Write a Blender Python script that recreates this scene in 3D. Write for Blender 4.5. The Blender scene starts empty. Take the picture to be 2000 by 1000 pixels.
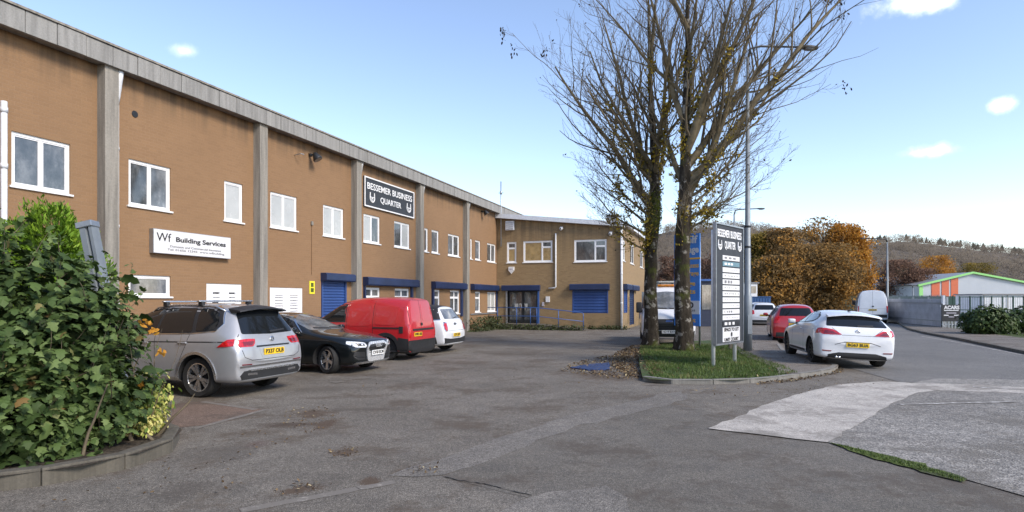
import bpy, bmesh, math, random
from math import radians, sin, cos, pi, sqrt, atan2
from mathutils import Vector, Matrix
from mathutils.bvhtree import BVHTree
from mathutils.geometry import delaunay_2d_cdt
import numpy as np

random.seed(7)
SC = bpy.context.scene
COL = SC.collection

# ------------------------------------------------------------------ camera
CAM_H = 1.72
FPX = 1200.0            # focal length in pixels of a 2000 px wide frame
HOR = 586.0             # row of the horizon
cam_data = bpy.data.cameras.new("camera")
cam_data.sensor_width = 36.0
cam_data.lens = 36.0 * FPX / 2000.0
cam_data.shift_y = (HOR - 500.0) / 2000.0
cam_data.clip_start = 0.05
cam_data.clip_end = 6000.0
cam = bpy.data.objects.new("camera", cam_data)
COL.objects.link(cam)
cam.location = (0, 0, CAM_H)
cam.rotation_euler = (radians(90), 0, 0)
SC.camera = cam

# ------------------------------------------------------------------ world and sun
SUN_AZ = radians(128.0)      # clockwise from +Y (north), towards the sun
SUN_EL = radians(38.0)
world = bpy.data.worlds.new("World")
SC.world = world
world.use_nodes = True
wt = world.node_tree
for n in list(wt.nodes):
    wt.nodes.remove(n)
w_out = wt.nodes.new("ShaderNodeOutputWorld")
w_bg = wt.nodes.new("ShaderNodeBackground")
w_bg.inputs["Strength"].default_value = 0.14
sky = wt.nodes.new("ShaderNodeTexSky")
sky.sky_type = 'NISHITA'
sky.sun_disc = False
sky.sun_elevation = SUN_EL
sky.sun_rotation = SUN_AZ
sky.altitude = 0
sky.air_density = 1.0
sky.dust_density = 0.25
sky.ozone_density = 3.0
w_tc = wt.nodes.new("ShaderNodeTexCoord")
w_noise = wt.nodes.new("ShaderNodeTexNoise")
w_noise.inputs["Scale"].default_value = 22.0
w_noise.inputs["Detail"].default_value = 6.0
w_noise.inputs["Roughness"].default_value = 0.62
wt.links.new(w_tc.outputs["Generated"], w_noise.inputs["Vector"])
def wmath(op, a, b=None, clamp=False):
    n = wt.nodes.new("ShaderNodeMath"); n.operation = op; n.use_clamp = clamp
    for i, v in enumerate((a, b)):
        if v is None: continue
        if isinstance(v, (int, float)): n.inputs[i].default_value = v
        else: wt.links.new(v, n.inputs[i])
    return n.outputs[0]
def pix_dir(u, v):
    return Vector(((u - 1000.0) / FPX, 1.0, (HOR - v) / FPX)).normalized()
cloud = None
# small cumulus puffs: direction, half width, half height (radians), density
for (u, v, rw, rh, den) in ((1805, -2, .075, .022, .95), (1826, 294, .036, .0125, .95), (1957, 203, .018, .0125, .7),
                            (361, 100, .022, .011, .30), (-260, 40, .09, .03, .8), (2350, 120, .10, .03, .9),
                            (700, -420, .12, .05, .8), (1250, -700, .2, .07, .8), (2700, -300, .15, .06, .9)):
    d = pix_dir(u, v)
    right = d.cross(Vector((0, 0, 1))).normalized(); up = right.cross(d)
    def wdot(vec, k):
        n = wt.nodes.new("ShaderNodeVectorMath"); n.operation = 'DOT_PRODUCT'
        wt.links.new(w_tc.outputs["Generated"], n.inputs[0]); n.inputs[1].default_value = vec * k
        return n.outputs["Value"]
    a = wdot(right, 1.0 / rw); b = wdot(up, 1.0 / rh); c = wdot(d, 1.0)
    r2 = wmath('SQRT', wmath('ADD', wmath('MULTIPLY', a, a), wmath('MULTIPLY', b, b)))
    e = wmath('SUBTRACT', 1.0, r2)
    e = wmath('ADD', e, wmath('MULTIPLY', wmath('SUBTRACT', w_noise.outputs["Fac"], .5), 1.9))
    e = wmath('MULTIPLY', wmath('MULTIPLY', wmath('MULTIPLY', e, 1.15, True), wmath('MULTIPLY', e, 1.15, True)), den)
    e = wmath('MULTIPLY', e, wmath('GREATER_THAN', c, 0.0))
    e = wmath('MULTIPLY', e, wmath('LESS_THAN', r2, 1.9))
    cloud = e if cloud is None else wmath('MAXIMUM', cloud, e)
w_tint = wt.nodes.new("ShaderNodeMix"); w_tint.data_type = 'RGBA'; w_tint.blend_type = 'MULTIPLY'
w_tint.inputs[0].default_value = 1.0
w_tint.inputs[7].default_value = (1.29, 1.12, 1.06, 1)
wt.links.new(sky.outputs[0], w_tint.inputs[6])
w_mix = wt.nodes.new("ShaderNodeMix"); w_mix.data_type = 'RGBA'
w_mix.inputs[7].default_value = (8.5, 8.6, 8.8, 1)
wt.links.new(cloud, w_mix.inputs[0])
wt.links.new(w_tint.outputs[2], w_mix.inputs[6])
wt.links.new(w_mix.outputs[2], w_bg.inputs["Color"])
wt.links.new(w_bg.outputs[0], w_out.inputs[0])

sun_data = bpy.data.lights.new("sun", 'SUN')
sun_data.energy = 2.3
sun_data.angle = radians(18)
sun_data.color = (1.0, 0.90, 0.77)
sun = bpy.data.objects.new("sun", sun_data)
COL.objects.link(sun)
sun_vec = Vector((sin(SUN_AZ) * cos(SUN_EL), cos(SUN_AZ) * cos(SUN_EL), sin(SUN_EL)))
sun.rotation_euler = (-sun_vec).to_track_quat('-Z', 'Y').to_euler()
sun.location = sun_vec * 60

SC.view_settings.view_transform = 'Standard'
SC.view_settings.look = 'None'
SC.view_settings.exposure = 0.9
SC.view_settings.gamma = 1.0
SC.view_settings.use_curve_mapping = False
SC.cycles.max_bounces = 6
SC.cycles.diffuse_bounces = 3
SC.cycles.glossy_bounces = 3
SC.cycles.transparent_max_bounces = 6

# ------------------------------------------------------------------ pixel to place helpers (used only to survey the site)
def gnd(u, v, z=0.0):
    Y = (CAM_H - z) * FPX / (v - HOR)
    return Vector(((u - 1000.0) / FPX * Y, Y, z))
def at(u, v, Y):
    return Vector(((u - 1000.0) / FPX * Y, Y, CAM_H + (HOR - v) / FPX * Y))

# ------------------------------------------------------------------ materials
MATS = {}
class NT:
    def __init__(self, name):
        m = bpy.data.materials.new(name); m.use_nodes = True
        self.m = m; self.t = m.node_tree; self.b = self.t.nodes["Principled BSDF"]
        MATS[name] = m
    def new(self, kind, **kw):
        n = self.t.nodes.new(kind)
        for k, v in kw.items():
            if k in n.inputs.keys(): n.inputs[k].default_value = v
            else: setattr(n, k, v)
        return n
    def link(self, a, b): self.t.links.new(a, b)
    def coord(self, kind="Object", scale=(1, 1, 1)):
        tc = self.new("ShaderNodeTexCoord")
        mp = self.new("ShaderNodeMapping"); mp.inputs["Scale"].default_value = scale
        self.link(tc.outputs[kind], mp.inputs["Vector"])
        return mp.outputs["Vector"]
    def noise(self, vec, scale, detail=4, rough=.55):
        n = self.new("ShaderNodeTexNoise", Scale=scale, Detail=detail, Roughness=rough)
        if vec is not None: self.link(vec, n.inputs["Vector"])
        return n.outputs["Fac"]
    def ramp(self, fac, stops):
        r = self.new("ShaderNodeValToRGB"); cr = r.color_ramp
        while len(cr.elements) < len(stops): cr.elements.new(.5)
        for e, (p, c) in zip(cr.elements, stops):
            e.position = p; e.color = (c, c, c, 1) if isinstance(c, (int, float)) else (*c, 1)
        self.link(fac, r.inputs[0]); return r.outputs[0]
    def mix(self, fac, a, b, mode='MIX'):
        n = self.new("ShaderNodeMix", data_type='RGBA', blend_type=mode)
        for sock, v in ((n.inputs[0], fac), (n.inputs[6], a), (n.inputs[7], b)):
            if isinstance(v, (int, float)): sock.default_value = v
            elif isinstance(v, tuple): sock.default_value = (*v, 1) if len(v) == 3 else v
            else: self.link(v, sock)
        return n.outputs[2]
    def math(self, op, a, b=0.0, clamp=False):
        n = self.new("ShaderNodeMath", operation=op, use_clamp=clamp)
        for i, v in enumerate((a, b)):
            if isinstance(v, (int, float)): n.inputs[i].default_value = v
            else: self.link(v, n.inputs[i])
        return n.outputs[0]
    def bump(self, h, strength=.3, dist=.01):
        n = self.new("ShaderNodeBump", Strength=strength, Distance=dist)
        self.link(h, n.inputs["Height"]); self.link(n.outputs[0], self.b.inputs["Normal"])
    def set(self, **kw):
        for k, v in kw.items():
            k = k.replace('_', ' ')
            s = self.b.inputs[k]
            if isinstance(v, (int, float)): s.default_value = v
            elif isinstance(v, tuple): s.default_value = (*v, 1) if len(v) == 3 else v
            else: self.link(v, s)
        return self

def plain(name, c, rough=.5, metal=0.0, var=.12, nscale=6.0, bump=0.0, bscale=80.0, coat=0.0, spec=.5, coord="Object"):
    """A colour with slight procedural unevenness and an optional fine relief."""
    n = NT(name)
    v = n.coord(coord)
    f = n.noise(v, nscale, 5)
    lo = tuple(x * (1 - var) for x in c); hi = tuple(min(1, x * (1 + var)) for x in c)
    n.set(Base_Color=n.ramp(f, [(.3, lo), (.7, hi)]), Metallic=metal, Coat_Weight=coat, Coat_Roughness=.04)
    n.b.inputs["Specular IOR Level"].default_value = spec
    n.set(Roughness=n.ramp(n.noise(v, nscale * 2.3, 3), [(.3, max(0, rough - .06)), (.7, min(1, rough + .06))]))
    if bump: n.bump(n.noise(v, bscale, 3), bump, .004)
    return n.m

def vcol(name, rough=.6, trans=0.0, var=.25, attr="tone", ramp=None, spec=.3):
    """Foliage: a per-leaf random tone picks the colour from a ramp."""
    n = NT(name)
    a = n.new("ShaderNodeAttribute", attribute_name=attr)
    c = n.ramp(a.outputs["Fac"], ramp)
    n.set(Base_Color=c, Roughness=rough)
    n.b.inputs["Specular IOR Level"].default_value = spec
    if trans:
        tr = n.new("ShaderNodeBsdfTranslucent"); n.link(c, tr.inputs[0])
        ms = n.new("ShaderNodeMixShader"); ms.inputs[0].default_value = trans
        n.link(n.b.outputs[0], ms.inputs[1]); n.link(tr.outputs[0], ms.inputs[2])
        n.link(ms.outputs[0], n.t.nodes["Material Output"].inputs[0])
    return n.m

def brick_mat(name, c1, c2, mortar, dirt):
    n = NT(name)
    tc = n.new("ShaderNodeTexCoord"); sp = n.new("ShaderNodeSeparateXYZ"); n.link(tc.outputs["Object"], sp.inputs[0])
    cb = n.new("ShaderNodeCombineXYZ")
    n.link(n.math('ADD', sp.outputs["X"], sp.outputs["Y"]), cb.inputs[0]); n.link(sp.outputs["Z"], cb.inputs[1])
    br = n.new("ShaderNodeTexBrick", Scale=1.0)
    br.inputs["Color1"].default_value = (*c1, 1); br.inputs["Color2"].default_value = (*c2, 1); br.inputs["Mortar"].default_value = (*mortar, 1)
    br.inputs["Mortar Size"].default_value = .006; br.inputs["Mortar Smooth"].default_value = .3
    br.inputs["Brick Width"].default_value = .225; br.inputs["Row Height"].default_value = .075; br.inputs["Bias"].default_value = -.1
    n.link(cb.outputs[0], br.inputs["Vector"])
    big = n.noise(tc.outputs["Object"], .55, 5, .6)
    col = n.mix(n.ramp(big, [(.35, 0.0), (.75, .55)]), br.outputs["Color"], tuple(x * .82 for x in c1))
    fine = n.noise(tc.outputs["Object"], 28, 4, .7)
    col = n.mix(.5, col, n.ramp(fine, [(.25, .72), (.75, 1.2)]), 'MULTIPLY')
    # rain streaks that run down from the eaves
    mp = n.new("ShaderNodeMapping"); mp.inputs["Scale"].default_value = (2.4, 2.4, .12); n.link(tc.outputs["Object"], mp.inputs[0])
    st = n.noise(mp.outputs[0], 1.6, 5, .65)
    hi = n.new("ShaderNodeMapRange"); hi.inputs[1].default_value = dirt[0]; hi.inputs[2].default_value = dirt[1]
    n.link(sp.outputs["Z"], hi.inputs[0])
    stain = n.math('MULTIPLY', n.ramp(st, [(.42, 0.0), (.68, 1.0)]), hi.outputs[0], True)
    col = n.mix(n.math('MULTIPLY', stain, dirt[2]), col, (.055, .045, .032))
    lo = n.new("ShaderNodeMapRange"); lo.inputs[1].default_value = .9; lo.inputs[2].default_value = 0.0
    n.link(sp.outputs["Z"], lo.inputs[0])
    damp = n.math('MULTIPLY', n.ramp(n.noise(tc.outputs["Object"], 1.7, 5), [(.38, 0.0), (.65, .6)]), lo.outputs[0], True)
    col = n.mix(damp, col, (.085, .08, .045))
    n.set(Base_Color=col, Roughness=.88)
    h = n.math('ADD', n.math('MULTIPLY', br.outputs["Fac"], -.8), n.math('MULTIPLY', fine, .5))
    n.bump(h, .45, .006)
    return n.m

def ground_mat(name, lo, hi, chip, stain=None, chips=140.0, bump=.5, patch=.35, blobs=()):
    n = NT(name)
    v = n.coord("Object")
    a = n.noise(v, patch, 6, .62)
    b = n.noise(v, 3.1, 6, .65)
    col = n.mix(n.ramp(a, [(.34, 0.0), (.66, 1.0)]), lo, hi)
    col = n.mix(.65, col, n.ramp(b, [(.25, .68), (.75, 1.28)]), 'MULTIPLY')
    vo = n.new("ShaderNodeTexVoronoi", Scale=chips, feature='F1'); n.link(v, vo.inputs["Vector"])
    sep = n.new("ShaderNodeSeparateColor"); n.link(vo.outputs["Color"], sep.inputs[0])
    sp = n.ramp(sep.outputs[0], [(.0, .35), (.5, .92), (.86, 1.3), (1.0, chip)])
    col = n.mix(.85, col, sp, 'MULTIPLY')
    vb = n.new("ShaderNodeTexVoronoi", Scale=chips * .28, feature='F1'); n.link(v, vb.inputs["Vector"])
    sb = n.new("ShaderNodeSeparateColor"); n.link(vb.outputs["Color"], sb.inputs[0])
    col = n.mix(.6, col, n.ramp(sb.outputs[1], [(.0, .72), (.6, 1.0), (1.0, 1.3)]), 'MULTIPLY')
    # oil spots and tyre-worn streaks
    oil = n.ramp(n.noise(v, 1.9, 3, .45), [(.70, 0.0), (.76, .45)])
    col = n.mix(oil, col, tuple(x * .45 for x in lo))
    if stain:
        s = n.ramp(n.math('ADD', n.noise(v, .8, 6, .68), n.math('MULTIPLY', n.noise(v, 9, 4, .7), .35)), [(.68, 0.0), (.8, .75)])
        col = n.mix(s, col, stain)
    wob = n.math('ADD', n.math('MULTIPLY', n.math('SUBTRACT', n.noise(v, 3.2, 5, .7), .5), 3.0), n.math('MULTIPLY', n.math('SUBTRACT', n.noise(v, 38, 3, .6), .5), 2.6))
    for (bx, by, ang, rx, ry, bc, amt) in blobs:       # silt and rotted leaves lying where water pools
        mp = n.new("ShaderNodeMapping", vector_type='TEXTURE'); mp.inputs["Location"].default_value = (bx, by, 0); mp.inputs["Rotation"].default_value = (0, 0, ang); mp.inputs["Scale"].default_value = (rx, ry, 1)
        n.link(v, mp.inputs[0]); ln = n.new("ShaderNodeVectorMath", operation='LENGTH'); n.link(mp.outputs[0], ln.inputs[0])
        f = n.ramp(n.math('ADD', ln.outputs["Value"], wob), [(.55, amt), (1.15, 0.0)])
        col = n.mix(f, col, bc)
    n.set(Base_Color=col, Roughness=n.ramp(b, [(.3, .72), (.7, .95)]))
    n.b.inputs["Specular IOR Level"].default_value = .35
    h = n.math('ADD', vo.outputs["Distance"], n.math('MULTIPLY', n.noise(v, 40, 4, .7), .7))
    n.bump(h, bump, .008)
    return n.m

def worn_paint(name, c, under, keep=.5):
    n = NT(name)
    v = n.coord("Object")
    f = n.math('ADD', n.noise(v, 7, 6, .7), n.math('MULTIPLY', n.noise(v, 45, 4, .7), .35))
    n.set(Base_Color=n.mix(n.ramp(f, [(keep, 0.0), (keep + .14, 1.0)]), c, under), Roughness=.85)
    n.bump(n.noise(v, 120, 3), .4, .004)
    return n.m

def concrete(name, c, streak=.5):
    n = NT(name)
    v = n.coord("Object")
    mp = n.new("ShaderNodeMapping"); mp.inputs["Scale"].default_value = (5, 5, .35); n.link(v, mp.inputs[0])
    s = n.noise(mp.outputs[0], 1.5, 6, .65)
    col = n.ramp(s, [(.3, tuple(x * (1 - streak) for x in c)), (.55, c), (.75, tuple(x * 1.2 for x in c))])
    g = n.noise(v, 30, 5, .7)
    col = n.mix(.6, col, n.ramp(g, [(.3, .7), (.7, 1.2)]), 'MULTIPLY')
    n.set(Base_Color=col, Roughness=.9)
    n.bump(g, .35, .006)
    return n.m

def car_paint(name, c, metal=0.0, rough=.35, spec=.5):
    n = NT(name)
    v = n.coord("Object")
    d = n.noise(v, 2.2, 5, .6)
    film = n.ramp(n.math('ADD', n.math('MULTIPLY', d, .7), n.math('MULTIPLY', n.noise(v, 14, 5, .7), .35)), [(.45, .02), (.75, .16)])   # blotchy road film
    n.b.inputs['Specular IOR Level'].default_value = spec
    n.set(Base_Color=n.mix(film if spec > .3 else n.math('MULTIPLY', film, .2), c, (.12, .105, .085)), Metallic=metal, Coat_Weight=1.0, Coat_Roughness=.05,
          Roughness=n.math('ADD', rough, n.math('MULTIPLY', film, .5)))
    return n.m

def glass_mat(name, c=(.012, .015, .018), rough=.03, ior=1.5, painted_refl=0.0):
    n = NT(name)
    v = n.coord("Object")
    bc = c
    if painted_refl: bc = n.ramp(n.math('ADD', n.math('MULTIPLY', n.noise(n.coord("Object", (1.6, 1, .7)), 1.7, 6, .68), .8), n.math('MULTIPLY', n.noise(v, 9, 5, .7), .22)), [(.36, c), (.52, tuple(x + painted_refl * .35 for x in c)), (.66, tuple(x + painted_refl for x in c))])  # pale blotches in the base colour paint reflections, mixed with dim interiors
    n.set(Base_Color=bc, Roughness=n.ramp(n.noise(v, 3, 4), [(.3, rough), (.8, rough + .05)]))
    n.b.inputs["Specular IOR Level"].default_value = .5
    n.b.inputs["IOR"].default_value = ior
    n.bump(n.noise(v, 1.3, 2), .02, .02)
    return n.m

brick_mat("brick_tan", (.266, .156, .078), (.240, .140, .070), (.268, .169, .097), (6.2, 7.0, .75))
brick_mat("brick_wing", (.300, .205, .102), (.240, .158, .078), (.29, .21, .135), (3.8, 6.6, .62))
concrete("pillar_concrete", (.27, .25, .215), .45)
concrete("fascia_concrete", (.28, .275, .26), .35)
concrete("kerb_concrete", (.20, .19, .17), .3)
concrete("kerb_mossy", (.105, .094, .074), .45)
plain("upvc", (.80, .80, .80), .32, var=.04)
plain("white_sheet", (.78, .79, .80), .4, var=.05)
plain("white_trim", (.62, .64, .67), .45, var=.1)
plain("pipe_white", (.66, .67, .68), .4, var=.1)
plain("pipe_grey", (.36, .36, .35), .6, var=.2)
plain("shutter_blue", (.026, .066, .215), .42, var=.16, nscale=3)
plain("hood_blue", (.013, .027, .082), .4, var=.2, nscale=2)
plain("rail_blue", (.035, .10, .30), .42, var=.15)
plain("sign_charcoal", (.034, .040, .049), .75, var=.12, nscale=2)
plain("sign_white", (.66, .66, .67), .35, var=.02)
plain("sign_teal", (.10, .20, .25), .4)
plain("sign_blue", (.05, .22, .64), .55, var=.08)
plain("sign_yellow", (.75, .68, .03), .5, var=.1)
plain("sign_orange", (.78, .44, .05), .5, var=.1)
plain("ink_black", (.02, .02, .022), .5)
plain("ink_grey", (.18, .18, .19), .6)
plain("ink_lilac", (.42, .40, .45), .6)
plain("ink_white", (.80, .80, .80), .5, var=.04)
plain("galvanised", (.36, .38, .40), .42, .75, var=.15, nscale=9)
plain("column_grey", (.20, .225, .245), .5, .2, var=.15, nscale=3)
plain("dark_metal", (.03, .032, .035), .45, .4)
plain("black_plastic", (.018, .018, .019), .55, bump=.15)
plain("rubber", (.014, .014, .014), .82, bump=.3, bscale=50)
plain("chrome", (.72, .73, .74), .12, 1.0, var=.03)
plain("bright_trim", (.70, .71, .72), .28, .55, var=.05)
plain("alloy", (.58, .59, .60), .25, .9, var=.05)
plain("alloy_dark", (.03, .03, .032), .35, .6)
plain("plate_yellow", (.80, .52, .02), .4, var=.05)
plain("plate_white", (.80, .80, .78), .4, var=.05)
plain("interior_dark", (.012, .012, .013), .9)
glass_mat("car_glass", (.010, .012, .014), .02)
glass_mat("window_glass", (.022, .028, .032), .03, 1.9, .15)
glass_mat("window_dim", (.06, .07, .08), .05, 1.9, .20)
plain("blind_pale", (.42, .43, .42), .25, var=.12, nscale=1.2, coat=.6)
plain("curtain_ochre", (.33, .23, .10), .3, var=.35, nscale=2.5, coat=.6)
def lens(name, c, e=0.0):
    n = NT(name); v = n.coord("Object")
    n.set(Base_Color=n.mix(n.ramp(n.noise(v, 30, 2), [(.35, .55), (.65, 1.0)]), (0, 0, 0), c), Roughness=.12, Coat_Weight=1.0)
    return n.m
lens("lamp_red", (.62, .012, .018)); lens("lamp_dark_red", (.20, .006, .012)); lens("lamp_clear", (.75, .78, .82)); lens("lamp_amber", (.7, .25, .02))
car_paint("paint_silver", (.40, .41, .43), .38, .36)
car_paint("paint_black", (.004, .006, .007), 0, .3, .1)
car_paint("paint_red", (.46, .010, .016), 0, .38)
car_paint("paint_white", (.72, .735, .76), 0, .35)
car_paint("paint_crimson", (.40, .008, .014), .1, .32)
def _silt(u, v, ru, rv, tilt, c=(.085, .055, .034), amt=.85):
    p = gnd(u, v); rx = ru / FPX * p.y; ry = abs(gnd(u, v - rv).y - p.y)
    return (p.x, p.y, tilt, rx, ry, c, amt)
YARD_SILT = (_silt(615, 808, 42, 9, .3), _silt(560, 830, 62, 5, .05, (.07, .05, .036)), _silt(640, 828, 22, 12, .0), _silt(676, 883, 32, 8, .5), _silt(575, 958, 60, 9, .75), _silt(722, 940, 24, 10, .2),
             _silt(815, 918, 42, 8, .25), _silt(985, 870, 16, 4, .3), _silt(500, 868, 24, 9, .2, (.12, .075, .065), .45), _silt(355, 960, 70, 20, 0, (.075, .062, .05), .6), _silt(700, 800, 90, 4, .1, (.08, .066, .052), .6), _silt(430, 885, 80, 22, .1, (.08, .068, .056), .55),
             _silt(1180, 735, 60, 10, .1, (.09, .062, .04), .7), _silt(1010, 690, 110, 6, .1, (.085, .07, .055), .5), _silt(620, 760, 60, 6, .1, (.085, .07, .055), .5))
ground_mat("asphalt_old", (.128, .113, .093), (.188, .168, .141), 2.4, (.092, .070, .050), 150, .5, blobs=YARD_SILT)
ground_mat("asphalt_dark", (.126, .113, .094), (.162, .146, .124), 1.9, (.085, .068, .052), 170, .45)
ground_mat("asphalt_worn", (.150, .136, .118), (.205, .187, .163), 1.9, None, 130, .5)
ground_mat("asphalt_far", (.135, .128, .118), (.180, .171, .158), 1.8, None, 150, .4)
ground_mat("road_chippings", (.200, .185, .165), (.275, .258, .232), 1.9, (.13, .115, .095), 60, .8)
ground_mat("concrete_slab", (.41, .377, .335), (.51, .472, .42), 1.15, (.20, .18, .155), 200, .25, 1.1)
ground_mat("pavement_grey", (.15, .130, .110), (.205, .182, .155), 1.6, (.095, .072, .050), 150, .5)
ground_mat("brown_apron", (.150, .102, .076), (.190, .134, .102), 1.6, (.09, .07, .055), 150, .4)
ground_mat("earth", (.045, .036, .026), (.075, .058, .042), 1.4, None, 40, .9)
ground_mat("verge_grass", (.045, .075, .018), (.075, .11, .028), 1.4, (.07, .06, .03), 60, .9)
ground_mat("field", (.07, .075, .04), (.10, .095, .055), 1.2, None, 8, .6)
ground_mat("moss", (.075, .105, .018), (.11, .14, .03), 1.3, (.05, .05, .03), 90, 1.0, 2.5)
worn_paint("dirt_stain", (.112, .082, .056), (.150, .132, .110), .50)
worn_paint("line_white", (.60, .58, .54), (.22, .205, .185), .52)
worn_paint("line_faint", (.34, .31, .27), (.165, .147, .125), .48)
worn_paint("line_yellow", (.52, .33, .06), (.14, .124, .104), .47)
worn_paint("line_yellow_faint", (.46, .36, .14), (.14, .124, .104), .46)

# ------------------------------------------------------------------ mesh helpers
def props(o, label=None, cat=None, group=None, kind=None):
    if label: o["label"] = label
    if cat: o["category"] = cat
    if group: o["group"] = group
    if kind: o["kind"] = kind
    return o
def thing(name, label, cat, loc=(0, 0, 0), rz=0.0, group=None):
    o = bpy.data.objects.new(name, None)
    o.empty_display_size = .2
    COL.objects.link(o); o.location = loc; o.rotation_euler = (0, 0, rz)
    return props(o, label, cat, group)
def link_mesh(name, me, mat, parent=None, smooth=False, loc=None):
    if mat is not None:
        for m in (mat if isinstance(mat, (list, tuple)) else [mat]):
            me.materials.append(MATS[m] if isinstance(m, str) else m)
    if smooth:
        me.polygons.foreach_set("use_smooth", [True] * len(me.polygons))
    o = bpy.data.objects.new(name, me); COL.objects.link(o)
    if parent is not None: o.parent = parent
    if loc is not None: o.location = loc
    return o
def sharp_by_angle(o, ang=40):
    me = o.data
    bm = bmesh.new(); bm.from_mesh(me)
    for e in bm.edges:
        e.smooth = not (len(e.link_faces) == 2 and e.calc_face_angle(0) > radians(ang))
    for f in bm.faces: f.smooth = True
    bm.to_mesh(me); bm.free()
    return o

class MB:
    """Collects shapes and links them as one mesh object."""
    def __init__(self): self.v = []; self.f = []
    def add(self, vs, fs):
        k = len(self.v); self.v += [tuple(p) for p in vs]; self.f += [tuple(i + k for i in f) for f in fs]; return self
    def box(self, x0, x1, y0, y1, z0, z1, bev=0.0):
        if bev <= 0:
            return self.add([(x0, y0, z0), (x1, y0, z0), (x1, y1, z0), (x0, y1, z0), (x0, y0, z1), (x1, y0, z1), (x1, y1, z1), (x0, y1, z1)],
                            [(0, 3, 2, 1), (4, 5, 6, 7), (0, 1, 5, 4), (1, 2, 6, 5), (2, 3, 7, 6), (3, 0, 4, 7)])
        bm = bmesh.new(); bmesh.ops.create_cube(bm, size=1)
        for p in bm.verts: p.co = ((x0 + x1) / 2 + p.co.x * (x1 - x0), (y0 + y1) / 2 + p.co.y * (y1 - y0), (z0 + z1) / 2 + p.co.z * (z1 - z0))
        bmesh.ops.bevel(bm, geom=list(bm.edges), offset=bev, segments=2, affect='EDGES', profile=.6)
        bm.verts.index_update()
        self.add([p.co for p in bm.verts], [[q.index for q in f.verts] for f in bm.faces]); bm.free(); return self
    def tube(self, pts, r, n=8, cap=True):
        pts = [Vector(p) for p in pts]; rs = r if isinstance(r, (list, tuple)) else [r] * len(pts)
        vs = []; fs = []; ref = None
        for i, p in enumerate(pts):
            t = (pts[min(i + 1, len(pts) - 1)] - pts[max(i - 1, 0)])
            t = t.normalized() if t.length > 1e-9 else Vector((0, 0, 1))
            if ref is None:
                ref = Vector((1, 0, 0)) if abs(t.x) < .9 else Vector((0, 1, 0))
            a = (ref - t * ref.dot(t)).normalized(); b = t.cross(a); ref = a
            for k in range(n):
                q = 2 * pi * k / n
                vs.append(p + (a * cos(q) + b * sin(q)) * rs[i])
        for i in range(len(pts) - 1):
            for k in range(n):
                fs.append((i * n + k, i * n + (k + 1) % n, (i + 1) * n + (k + 1) % n, (i + 1) * n + k))
        if cap:
            fs.append(tuple(range(n - 1, -1, -1))); e = (len(pts) - 1) * n; fs.append(tuple(range(e, e + n)))
        return self.add(vs, fs)
    def lathe(self, prof, n=24, axis='z', c=(0, 0, 0)):
        vs = []; fs = []; m = len(prof)
        for k in range(n):
            q = 2 * pi * k / n
            for (r, h) in prof:
                x, y = r * cos(q), r * sin(q)
                p = (x, y, h) if axis == 'z' else ((x, h, y) if axis == 'y' else (h, x, y))
                vs.append((p[0] + c[0], p[1] + c[1], p[2] + c[2]))
        for k in range(n):
            k2 = (k + 1) % n
            for i in range(m - 1):
                fs.append((k * m + i, k2 * m + i, k2 * m + i + 1, k * m + i + 1))
        return self.add(vs, fs)
    def prism(self, poly, z0, z1):
        n = len(poly)
        vs = [(p[0], p[1], z0) for p in poly] + [(p[0], p[1], z1) for p in poly]
        fs = [tuple(range(n - 1, -1, -1)), tuple(range(n, 2 * n))] + [(i, (i + 1) % n, n + (i + 1) % n, n + i) for i in range(n)]
        return self.add(vs, fs)
    def mesh(self, name):
        me = bpy.data.meshes.new(name); me.from_pydata(self.v, [], self.f); me.validate(); me.update(); return me
    def build(self, name, mat, parent=None, smooth=False, loc=None, fix=True):
        me = self.mesh(name)
        if fix:
            bm = bmesh.new(); bm.from_mesh(me); bmesh.ops.recalc_face_normals(bm, faces=bm.faces); bm.to_mesh(me); bm.free()
        return link_mesh(name, me, mat, parent, smooth, loc)

def copy_tree(o, parent=None, **kw):
    c = o.copy(); COL.objects.link(c); c.parent = parent
    for ch in o.children: copy_tree(ch, c)
    for k, v in kw.items(): c[k] = v
    return c

_fonts = {}
def text_mesh(name, s, h, mat, parent, loc, rot=(0, 0, 0), width=None, bold=0.0, align='CENTER', spacing=1.0):
    cu = bpy.data.curves.new(name, 'FONT'); cu.body = s; cu.size = 1.0; cu.extrude = .004; cu.offset = bold
    cu.align_x = align; cu.align_y = 'CENTER'; cu.resolution_u = 3; cu.space_character = spacing
    o = bpy.data.objects.new("tmp", cu); COL.objects.link(o)
    bpy.context.view_layer.update()
    me = bpy.data.meshes.new_from_object(o.evaluated_get(bpy.context.evaluated_depsgraph_get()))
    bpy.data.objects.remove(o); bpy.data.curves.remove(cu)
    me.materials.clear()
    co = np.empty(len(me.vertices) * 3); me.vertices.foreach_get("co", co); co = co.reshape(-1, 3)
    hh = .72
    sx = h / hh
    if width:
        sx = width / max(1e-6, co[:, 0].max() - co[:, 0].min())
    co[:, 0] *= sx; co[:, 1] *= h / hh
    me.vertices.foreach_set("co", co.ravel()); me.update()
    ob = link_mesh(name, me, mat, parent, loc=loc); ob.rotation_euler = rot
    return ob

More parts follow.
